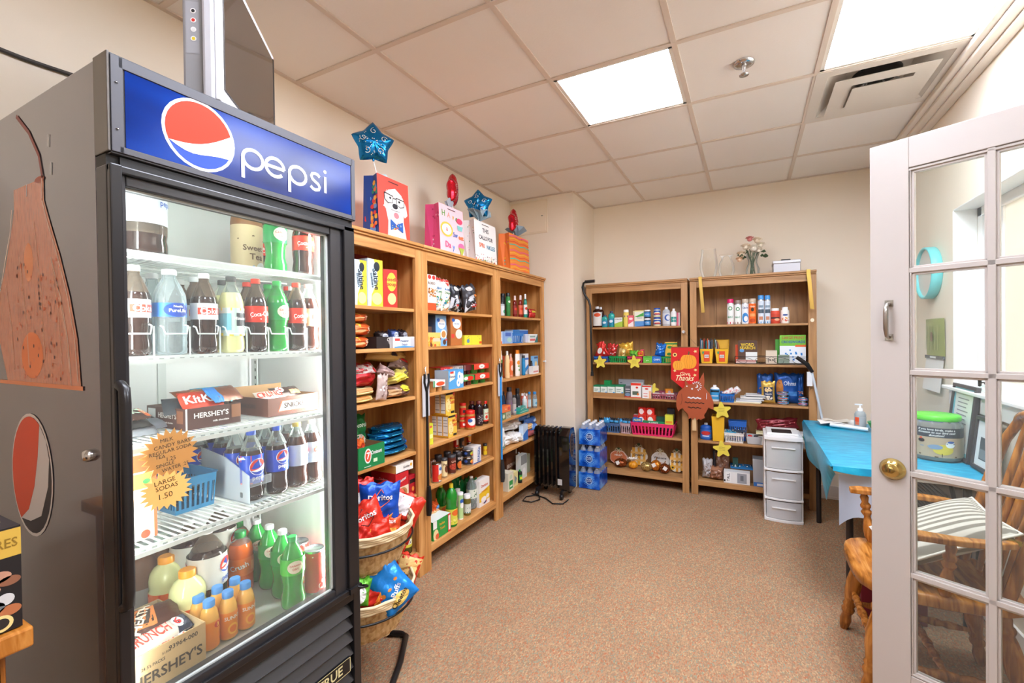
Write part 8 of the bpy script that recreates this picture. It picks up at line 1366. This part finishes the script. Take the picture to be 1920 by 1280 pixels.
# ---------------------------------------------------------------- right wall things
t = thing('wall_clock', 'round clock with a deep turquoise rim on the right wall', 'clock', (1.02-.001, 3.70, 1.755), -pi/2)
b = MB().lathe([(.156, 0), (.160, .004), (.160, .050), (.153, .053), (.147, .05), (.147, .035)], mat('#6cc7c8', .4), 40, caps=False); b.v = [(x, -z, y) for x, y, z in b.v]; b.build('rim', t)
b = MB().lathe([(.147, .035), (0, .035)], mat('#d9d4cc', .4), 40, caps=False); b.v = [(x, -z, y) for x, y, z in b.v]; b.line(flat(-.036), [(0, 0), (.03, .05)], .006, '#2a2a2a').line(flat(-.036), [(0, 0), (-.06, .06)], .004, '#2a2a2a'); b.build('dial', t)
t = thing('wall_calendar', 'wall calendar with a green picture above a blank white sheet', 'calendar', (1.02-.004, 3.66, 1.03), -pi/2)
b = MB().grid(lambda u, v: (-.155+.31*u, -.012*sin(pi*u)-.004*v, .215+.225*v), 10, 4, mat('#9aa25c', .5)); sf = lambda x, z, e: (x, -.014-e-.003, z)
for q in range(14): b.line(sf, [(-.12+.018*q, .25), (-.11+.018*q+.01*sin(q*3), .40)], .004, ['#c8c88a', '#7a8440', '#5a6a30'][q % 3], .001+.0001*q)
b.ell(sf, .0, .33, .02, .03, '#8a6a4a', .003); b.build('picture_page', t)
MB().box(-.155, .155, -.010, -.002, .195, .214, '#5a5a58').rect(flat(-.010), -.06, .04, .199, .210, '#e6e6e4').build('binding', t); MB().grid(lambda u, v: (-.15+.30*u, -.004-.02*(1-v), .0+.194*v), 6, 4, mat('#e8e6e2', .6)).build('date_page', t)
t = thing('floor_grille_unit', 'grey louvred heating unit under the table by the right wall', 'heating unit', (.905, 3.40, 0), -pi/2); b = MB().box(-.36, .36, 0, .09, .02, .60, '#8b8782'); b.build('housing', t, .004)
b = MB()
for k in range(22): z = .12+.02*k; b.box(-.32, .32, -.006, .0, z, z+.008, '#6f6b66')
b.build('louvre_panel', t)
single(MB().box(-.13, .13, -.10, .10, 0, .24, mat('#6a1520', .45)).box(-.135, .135, -.105, .105, .215, .24, mat('#5a101a', .45)), 'storage_box', 'dark maroon box on the carpet behind the wooden chair', 'box', (.60, 2.86, .001), .1, bevel=.004)
t = thing('glass_figurine', 'small clear glass ornament with dark tips on the window sill', 'ornament', (1.03, 3.02, 1.09)); MB().ball(0, 0, .02, .03, .025, .02, CLEAR).build('ornament_body', t); MB().tube([(0, 0, .03), (-.01, .01, .05), (-.02, .02, .045)], .004, BLACK, 6).build('tip', t)
# ---------------------------------------------------------------- wooden armchair with cushion (faces -x)
t = thing('wooden_armchair', 'glossy oak captain chair with turned legs, partly behind the glazed door', 'chair', (.62, 2.37, 0), -pi/2)
# local: x = world -y... front is local -y = world -x
def LC(X_, Y_, Z_): return (-(Y_-2.37), (X_-.62), Z_)
b = MB(); n = 40; SP = []
for i in range(n):
    a = 2*pi*i/n; ca, sa = cos(a), sin(a); e_ = 4.2; r = (abs(ca)**e_+abs(sa)**e_)**(-1/e_); x = .245*r*ca; y = .25*r*sa
    x *= 1-.10*(y/.25 > 0)*(y/.25); SP.append((x, y-.008*0))
vs = []
for zz, k in ((.395, .94), (.405, 1), (.432, 1), (.442, .975), (.436, .8), (.430, .5), (.430, 0.02)): vs += [(x*k, y*k, zz) for x, y in SP]
fs = [tuple(range(n))[::-1]]+[(j*n+i, j*n+(i+1) % n, (j+1)*n+(i+1) % n, (j+1)*n+i) for j in range(6) for i in range(n)]+[tuple(range(6*n, 7*n))]
b.add(vs, fs, OAK, True); b.build('seat', t)
def turned(p0, p1, prof, name, m_=OAK_V, par=t):
    P0, P1 = Vector(p0), Vector(p1); d = P1-P0; L = d.length; q = Vector((0, 0, 1)).rotation_difference(d.normalized()).to_matrix().to_4x4()
    MB(Matrix.Translation(P0) @ q).lathe([(r, h*L) for r, h in prof], m_, 16).build(name, par)
LEGP = [(.013, 0), (.018, .04), (.023, .12), (.017, .20), (.024, .23), (.026, .26), (.020, .29), (.025, .32), (.020, .35), (.030, .48), (.031, .60), (.024, .74), (.019, .79), (.026, .82), (.026, .85), (.020, .87), (.024, .93), (.017, 1)]
for x, y in ((-.19, -.19), (.19, -.19), (-.16, .19), (.16, .19)): turned((x*1.22, y*1.22-.0, 0), (x*.92, y*.9, .40), LEGP, 'leg')
STP = [(.008, 0), (.010, .1), (.016, .2), (.011, .25), (.017, .3), (.013, .4), (.019, .5), (.013, .6), (.017, .7), (.011, .75), (.016, .8), (.010, .9), (.008, 1)]
for s in (-1, 1): turned((s*.215, -.205, .14), (s*.18, .21, .14), STP, 'side_stretcher')
turned((-.205, -.20, .20), (.205, -.20, .20), STP, 'front_stretcher'); turned((-.19, .01, .14), (.19, .01, .14), STP, 'cross_stretcher')
SPP = [(.011, 0), (.015, .06), (.022, .14), (.024, .26), (.018, .42), (.012, .54), (.020, .60), (.022, .63), (.014, .68), (.020, .72), (.021, .76), (.013, .82), (.017, .92), (.010, 1)]
for s in (-1, 1):
    turned((s*.205, -.13, .43), (s*.245, -.15, .645), SPP, 'arm_spindle'); turned((s*.21, .0, .43), (s*.25, .01, .645), SPP, 'arm_spindle')
    b = MB(); P = [(s*.235, -.205), (s*.245, -.17), (s*.25, -.08), (s*.255, .02), (s*.24, .12), (s*.205, .19)]; wd_ = [.020, .033, .030, .023, .020, .016]; L_ = []; R_ = []
    for i, (x, y) in enumerate(P):
        L_.append((x-wd_[i], y)); R_.append((x+wd_[i], y))
    ol = L_+R_[::-1]; k = len(ol); b.add([(x, y, .645) for x, y in ol]+[(x, y, .668) for x, y in ol], [tuple(range(k))[::-1], tuple(range(k, 2*k))]+[(i, (i+1) % k, k+(i+1) % k, k+i) for i in range(k)], OAK); b.build('armrest', t, .005)
    MB().tube([(s*.18, .17, .42), (s*.195, .215, .62), (s*.205, .265, .80), (s*.19, .305, .95), (s*.15, .33, 1.03)], [.019, .019, .018, .017, .017], OAK_V, 10).build('back_post', t)
b = MB(); b.tube([(.15*cos(a)*1.0, .33, 1.03+.045*sin(a)) for a in [pi*i/10 for i in range(11)]], .018, OAK_V, 10); b.build('crest_rail', t)
for x in (-.105, -.04, .04, .105): MB().tube([(x*.9, .19, .43), (x*.95, .24, .66), (x*1.0, .30, .88), (x*.9, .335, 1.05)], [.010, .012, .013, .010], OAK_V, 8).build('back_spindle', t)
b = MB().prism([(-.032, .50), (.032, .50), (.02, .62), (.05, .78), (.03, .86), (.045, .96), (-.045, .96), (-.03, .86), (-.05, .78), (-.02, .62)], 0, .012, OAK); b.v = [(x, y+.205+(z-.50)*.27, z) for x, y, z in b.v]; b.build('back_splat', t, .003)
for s in (-1, 1): MB().box(s*.20-.012, s*.20+.012, .17, .20, .655, .672, mat('#c9a84a', .25, .9)).build('brass_bracket', t)
def f_strp(nt, p):
    w = nt.nodes.new('ShaderNodeTexWave'); w.inputs['Scale'].default_value = 9; w.inputs['Distortion'].default_value = .6; nt.links.new(coords(nt, (1, 1, 1), (0, 0, 0)), w.inputs['Vector']); w.bands_direction = 'Y'
    nt.links.new(ramp(nt, w.outputs['Fac'], [(.35, '#7d766a'), (.6, '#c4bdb0')]), p.inputs['Base Color'])
STRP = nmat('striped_cushion', f_strp, .85)
b = MB()
def pil(s):
    def f(u, v):
        x, y = 2*u-1, 2*v-1; bl = max(0, 1-abs(x)**3)**.5*max(0, 1-abs(y)**3)**.5
        return (.178*x*(1+.10*abs(x*y)), .178*y*(1+.10*abs(x*y)), s*.06*bl)
    return f
b.grid(pil(1), 18, 18, STRP).grid(pil(-1), 18, 18, STRP)
b.tube([(.178*x*(1+.10*abs(x*y)), .178*y*(1+.10*abs(x*y)), 0) for x, y in [(-1, -1), (-.5, -1), (0, -1), (.5, -1), (1, -1), (1, -.5), (1, 0), (1, .5), (1, 1), (.5, 1), (0, 1), (-.5, 1), (-1, 1), (-1, .5), (-1, 0), (-1, -.5)]], .005, mat('#d8d2c6', .8), 6, True)
single(b, 'cushion', 'cream striped square cushion leaning on the oak chair', 'cushion', (.655, 2.37, .600), 0, rx=0, ry=-.50)
# ---------------------------------------------------------------- television on the cooler
t = thing('television', 'grey flat television standing on top of the drinks cooler, seen from its side', 'television', (-1.275, .725, 2.012), radians(130)); TG = mat('#b3b2b6', .35); 
MB().box(0, .52, .0, .03, .03, .46, TG).box(.02, .50, .03, .085, .05, .43, mat('#8f8e90', .4)).build('casing', t, .008)
MB().box(.004, .516, -.012, .0, .034, .456, '#e9e9ec').build('bezel', t, .004)
MB().box(.03, .495, -.016, -.012, .075, .43, mat('#3a332d', .08, coat=.5)).build('screen', t); MB().box(.49, .50, -.017, -.012, .07, .435, BLACK).build('screen_edge', t)
sdv = lambda a, z, e: (.0199-e, .034+a, z)
b = MB().rect(sdv, .008, .040, .16, .30, '#9a9a9e', .0006)
for z, c_ in ((.275, '#26262a'), (.25, '#c8342a'), (.225, '#d8d8d8'), (.20, '#d8c03a')): b.ell(sdv, .022, z, .007, .007, '#e6e4e2', .0012, 12).ell(sdv, .022, z, .0045, .0045, c_, .0018, 10)
b.build('side_ports', t); MB().add([(.1, -.04, 0), (.42, -.04, 0), (.42, .12, 0), (.1, .12, 0), (.2, .0, .05), (.32, .0, .05), (.32, .05, .05), (.2, .05, .05)], [(0, 3, 2, 1), (4, 5, 6, 7), (0, 1, 5, 4), (1, 2, 6, 5), (2, 3, 7, 6), (3, 0, 4, 7)], TG).build('stand', t)
# ---------------------------------------------------------------- at the left edge: side table and box
t = thing('side_table', 'orange-brown wooden side table at the left edge beside the cooler', 'table', (-1.45, .05, 0)); MB().box(-.40, .345, -.35, .258, .865, .90, OAK).build('table_top', t, .004)
for x in (-.36, .30):
    for y in (-.31, .21): MB().box(x-.02, x+.02, y-.02, y+.02, 0, .865, OAK_V).build('leg', t, .003)
MB().box(-.36, .32, -.31, .225, .80, .865, OAK).build('apron', t, .002)
t = thing('coffee_carton', 'black and gold carton with a picture, standing on the side table', 'box', (-1.12, .298, .902), pi/2)
b = MB().box(-.24, 0, 0, .16, 0, .175, '#1a1719', top='#242022'); sf = flat(0); b.rect(sf, -.24, 0, .125, .172, '#caa544', .0006).text(sf, 'NATURES', -.042, .148, .022, '#8a6a20', .001, fit=.075)
for x, z, rx_, rz_, c_ in ((-.03, .095, .018, .010, '#b98a72'), (-.015, .085, .014, .008, '#8a5a42'), (-.045, .075, .02, .009, '#c89a82'), (-.02, .055, .011, .010, '#c9c9c9'), (-.05, .045, .03, .014, '#6f7478'), (-.015, .035, .014, .009, '#b06a42')): b.ell(sf, x, z, rx_, rz_, c_, .0012)
b.ell(sf, -.026, .016, .015, .014, '#e2cf8a', .0016).ell(sf, -.026, .016, .010, .009, '#2a2624', .002)
b.ell(lambda x, y, e: (x, y, .175+e), -.03, .05, .018, .02, '#d8c48a', .001).ell(lambda x, y, e: (x, y, .175+e), -.03, .05, .013, .015, '#242022', .0014); b.build('carton', t)
bag((-1.10, .36, .02, .12, .60, 'L'), .10, 'red_tote', 'shiny dark red bag standing on the floor between the side table and cooler', '#7a1018', [], 'bag', seed=400, rough=.15)
single(MB().tube([(-2.062, 0.463, 2.307), (-2.062, 0.528, 2.308), (-2.062, 0.575, 2.307), (-2.062, 0.624, 2.309), (-2.062, 0.67, 2.312), (-2.062, 0.719, 2.316), (-2.062, 0.755, 2.321)], .007, mat('#3f3833', .5), 8), 'wall_cable', 'dark cable running along the cream wall down behind the cooler', 'cable')
# ---------------------------------------------------------------- wicker basket stand with chips
def f_wick(nt, p):
    w = nt.nodes.new('ShaderNodeTexNoise'); w.inputs['Scale'].default_value = 1; nt.links.new(coords(nt, (60, 60, 14)), w.inputs['Vector'])
    nt.links.new(ramp(nt, w.outputs['Fac'], [(.3, '#a87d48'), (.5, '#cfaa74'), (.7, '#e2c594')]), p.inputs['Base Color'])
WK = nmat('wicker', f_wick, .6); RIMM = mat('#e6d0a6', .55)
BX, BY = -1.425, 1.374
t = thing('basket_stand', 'black tubular metal stand carrying two wicker baskets', 'stand', (BX, BY, 0))
MB().tube([(-.07, .225, .014), (-.02, .245, .014), (.01, .24, .014), (.10, .10, .014), (.16, -.02, .014), (.165, -.06, .014), (.14, -.10, .014), (.04, -.17, .014)], .013, BLACK, 10).build('floor_loop', t)
MB().tube([(-.07, .225, .014), (-.14, .21, .02), (-.20, .17, .06), (-.215, .155, .2), (-.215, .155, .66)], .013, BLACK, 10).build('upright', t)
for z in (.575, .315):
    b = MB().tube([(.200*cos(2*pi*i/32), .200*sin(2*pi*i/32), z) for i in range(32)], .0045, BLACK, 8, True); b.tube([(-.18, .09, z), (-.215, .155, z-.02)], .006, BLACK, 8); b.build('ring', t)
def wicker(z0, h, R, name, lb):
    t = thing(name, lb, 'basket', (BX, BY, z0), 0, 'wicker snack baskets'); b = MB(); n = 72; m_ = 14
    def P(i, j):
        k = j/m_; r = (R*.72+(R*.26)*k**.8)+.0035*(1 if (i//2+j) % 2 else -1); a = 2*pi*i/n; return (r*cos(a), r*sin(a), h*k)
    vs = [P(i, j) for j in range(m_+1) for i in range(n)]; b.add(vs, [(j*n+i, j*n+(i+1) % n, (j+1)*n+(i+1) % n, (j+1)*n+i) for j in range(m_) for i in range(n)], WK, True); b.add([P(i, 0) for i in range(n)], [tuple(range(n))], WK); o = b.build('woven_body', t); s_ = o.modifiers.new('solid', 'SOLIDIFY'); s_.thickness = .004
    for k in range(4): b = MB(); b.tube([((R*(.985+.012*k)+.0018*sin(14*2*pi*i/84+1.5*k))*cos(2*pi*i/84), (R*(.985+.012*k)+.0018*sin(14*2*pi*i/84+1.5*k))*sin(2*pi*i/84), h-.008+.009*k+.0012*cos(14*2*pi*i/84+1.5*k)) for i in range(84)], .0062, RIMM, 6, True); b.build('rim_cane', t)
wicker(.475, .145, .198, 'wicker_basket', 'upper round wicker basket full of chip bags'); wicker(.215, .145, .198, 'wicker_basket', 'lower round wicker basket full of chip bags')
def chip(px_, w, h, roll, tilt, yaw, col, lb, ops=(), seed=1, d=.055):
    P = Vector(px_); o = bag((0, 0, 0, w, h, 'B'), d, 'chip_bag', lb, col, ops, 'chips', 'chip bags', seed=seed, wr=.9)
    for v in o.data.vertices: v.co.z -= h/2
    o.rotation_mode = 'ZYX'; o.rotation_euler = (tilt, roll, yaw); o.location = P
    o.rotation_mode = 'XYZ'; mt = Matrix.Rotation(yaw, 4, 'Z') @ Matrix.Rotation(tilt, 4, 'X') @ Matrix.Rotation(roll, 4, 'Y'); o.rotation_euler = mt.to_euler(); return o
CY = radians(47)
DOR = lambda c2: [('t', 'Doritos', 0, .70, .17, '#f4f2f0'), ('l', [(-.2, .62), (.02, .88), (.22, .62), (.02, .50), (-.2, .62)], .02, c2), ('p', [(-.28, .30), (.05, .42), (-.02, .12)], '#e8a24a'), ('p', [(0, .18), (.32, .36), (.2, .10)], '#d88e36')]
RED = '#d8301f'
chips = [((-1.35,1.393,0.704), .165, .185, .04, -.12, CY, '#1c50b8', 'blue bag of tortilla chips reading Doritos at the top of the upper basket', DOR('#e0622a'), 1),
 ((-1.34,1.311,0.657), .15, .18, -.35, -.2, CY+.1, RED, 'red bag of tortilla chips leaning at the left of the upper basket', DOR('#1a1a1a'), 2), ((-1.36,1.542,0.605), .14, .20, .42, -.25, CY-.2, '#d4321f', 'red and white bag back leaning out at the right of the upper basket', [('r', -.42, .1, .55, .95, '#e6dedc'), ('r', -.3, .2, .1, .32, '#e0d8d8'), ('t', 'Doritos', .1, .46, .09, '#1a1a1a', 0, .4)], 3),
 ((-1.31,1.397,0.608), .10, .12, .1, -.3, CY, '#e0502a', 'orange and yellow bag low in the front of the upper basket', [('r', -.4, .4, .1, .6, '#ecb04a'), ('t', 'Fritos', 0, .8, .18, '#f4ece0')], 4), ((-1.31,1.329,0.626), .12, .10, -.15, -.35, CY, RED, 'crumpled red bag in the front middle of the upper basket', [('r', -.3, .3, .1, .3, '#1c1a1a')], 5),
 ((-1.47,1.417,0.716), .12, .15, -.2, 0, CY, '#c8281e', 'red bag behind, at the upper left of the upper basket', [('r', -.4, .3, .4, .7, '#e8e4e0')], 6), ((-1.53,1.679,0.584), .10, .13, .2, 0, CY, '#d8382a', 'red bag behind the blue tortilla bag', [], 7), ((-1.35,1.276,0.633), .10, .12, -.5, -.3, CY, '#c8281e', 'dark red bag at the left rim of the upper basket', [], 8), ((-1.36,1.433,0.637), .04, .05, .3, 0, CY, '#1f9a6a', 'small green packet between the bags of the upper basket', [], 9),
 ((-1.27,1.35,0.426), .145, .21, -.6, -.35, CY, '#1f86dc', 'bright blue puffs bag lying across the lower basket', [('d', -.4, .4, .35, .9, 9, .07, ['#f0923a']), ('t', 'Puffs', .05, .32, .14, '#eef4fa', 30), ('e', .0, .16, .3, .1, '#e8c86a'), ('t', 'Cheetos', 0, .16, .12, '#3a2a1a', 20)], 10), ((-1.36,1.543,0.335), .12, .20, .35, -.2, CY-.1, '#dc3a20', 'red and yellow corn chip bag leaning at the right of the lower basket', [('r', -.5, .5, .6, .95, '#ecc27a'), ('t', 'Fritos', 0, .58, .16, '#2a1a18', 0), ('t', 'Original', 0, .3, .09, '#f4e4d8', 30)], 11),
 ((-1.31,1.315,0.4), .15, .12, .1, -.4, CY, '#d22a1e', 'red tortilla chip bag low in the front of the lower basket', [('t', 'Doritos', 0, .8, .18, '#1c1a1a'), ('p', [(0, .1), (.15, .5), (.25, .1)], '#ec8a2a'), ('p', [(.2, .1), (.33, .45), (.42, .1)], '#e87a20')], 12), ((-1.37,1.319,0.452), .13, .10, .15, -.2, CY, '#b9b4b2', 'silver and gold crumpled bag at the left of the lower basket', [('e', -.1, .3, .15, .2, '#d89a4a')], 13),
 ((-1.33,1.253,0.427), .09, .10, .2, -.3, CY, '#6fc83a', 'green and white bag at the left rim of the lower basket', [('e', .1, .4, .25, .3, '#eef2ea')], 14), ((-1.47,1.441,0.418), .14, .10, 0, -.1, CY, '#8a2a28', 'dark red bag at the back of the lower basket', [('r', -.4, .4, .5, .6, '#c8b8b4')], 15), ((-1.45,1.578,0.375), .07, .15, .35, 0, CY, '#d8341f', 'narrow red bag standing between the blue and yellow bags', [('t', 'Chips', 0, .6, .14, '#f0e8e4', 70)], 16)]
for p, w, h, ro, ti, ya, c_, lb, ops, sd_ in chips: chip(p, w, h, ro, ti, ya, c_, lb, ops, sd_+500)
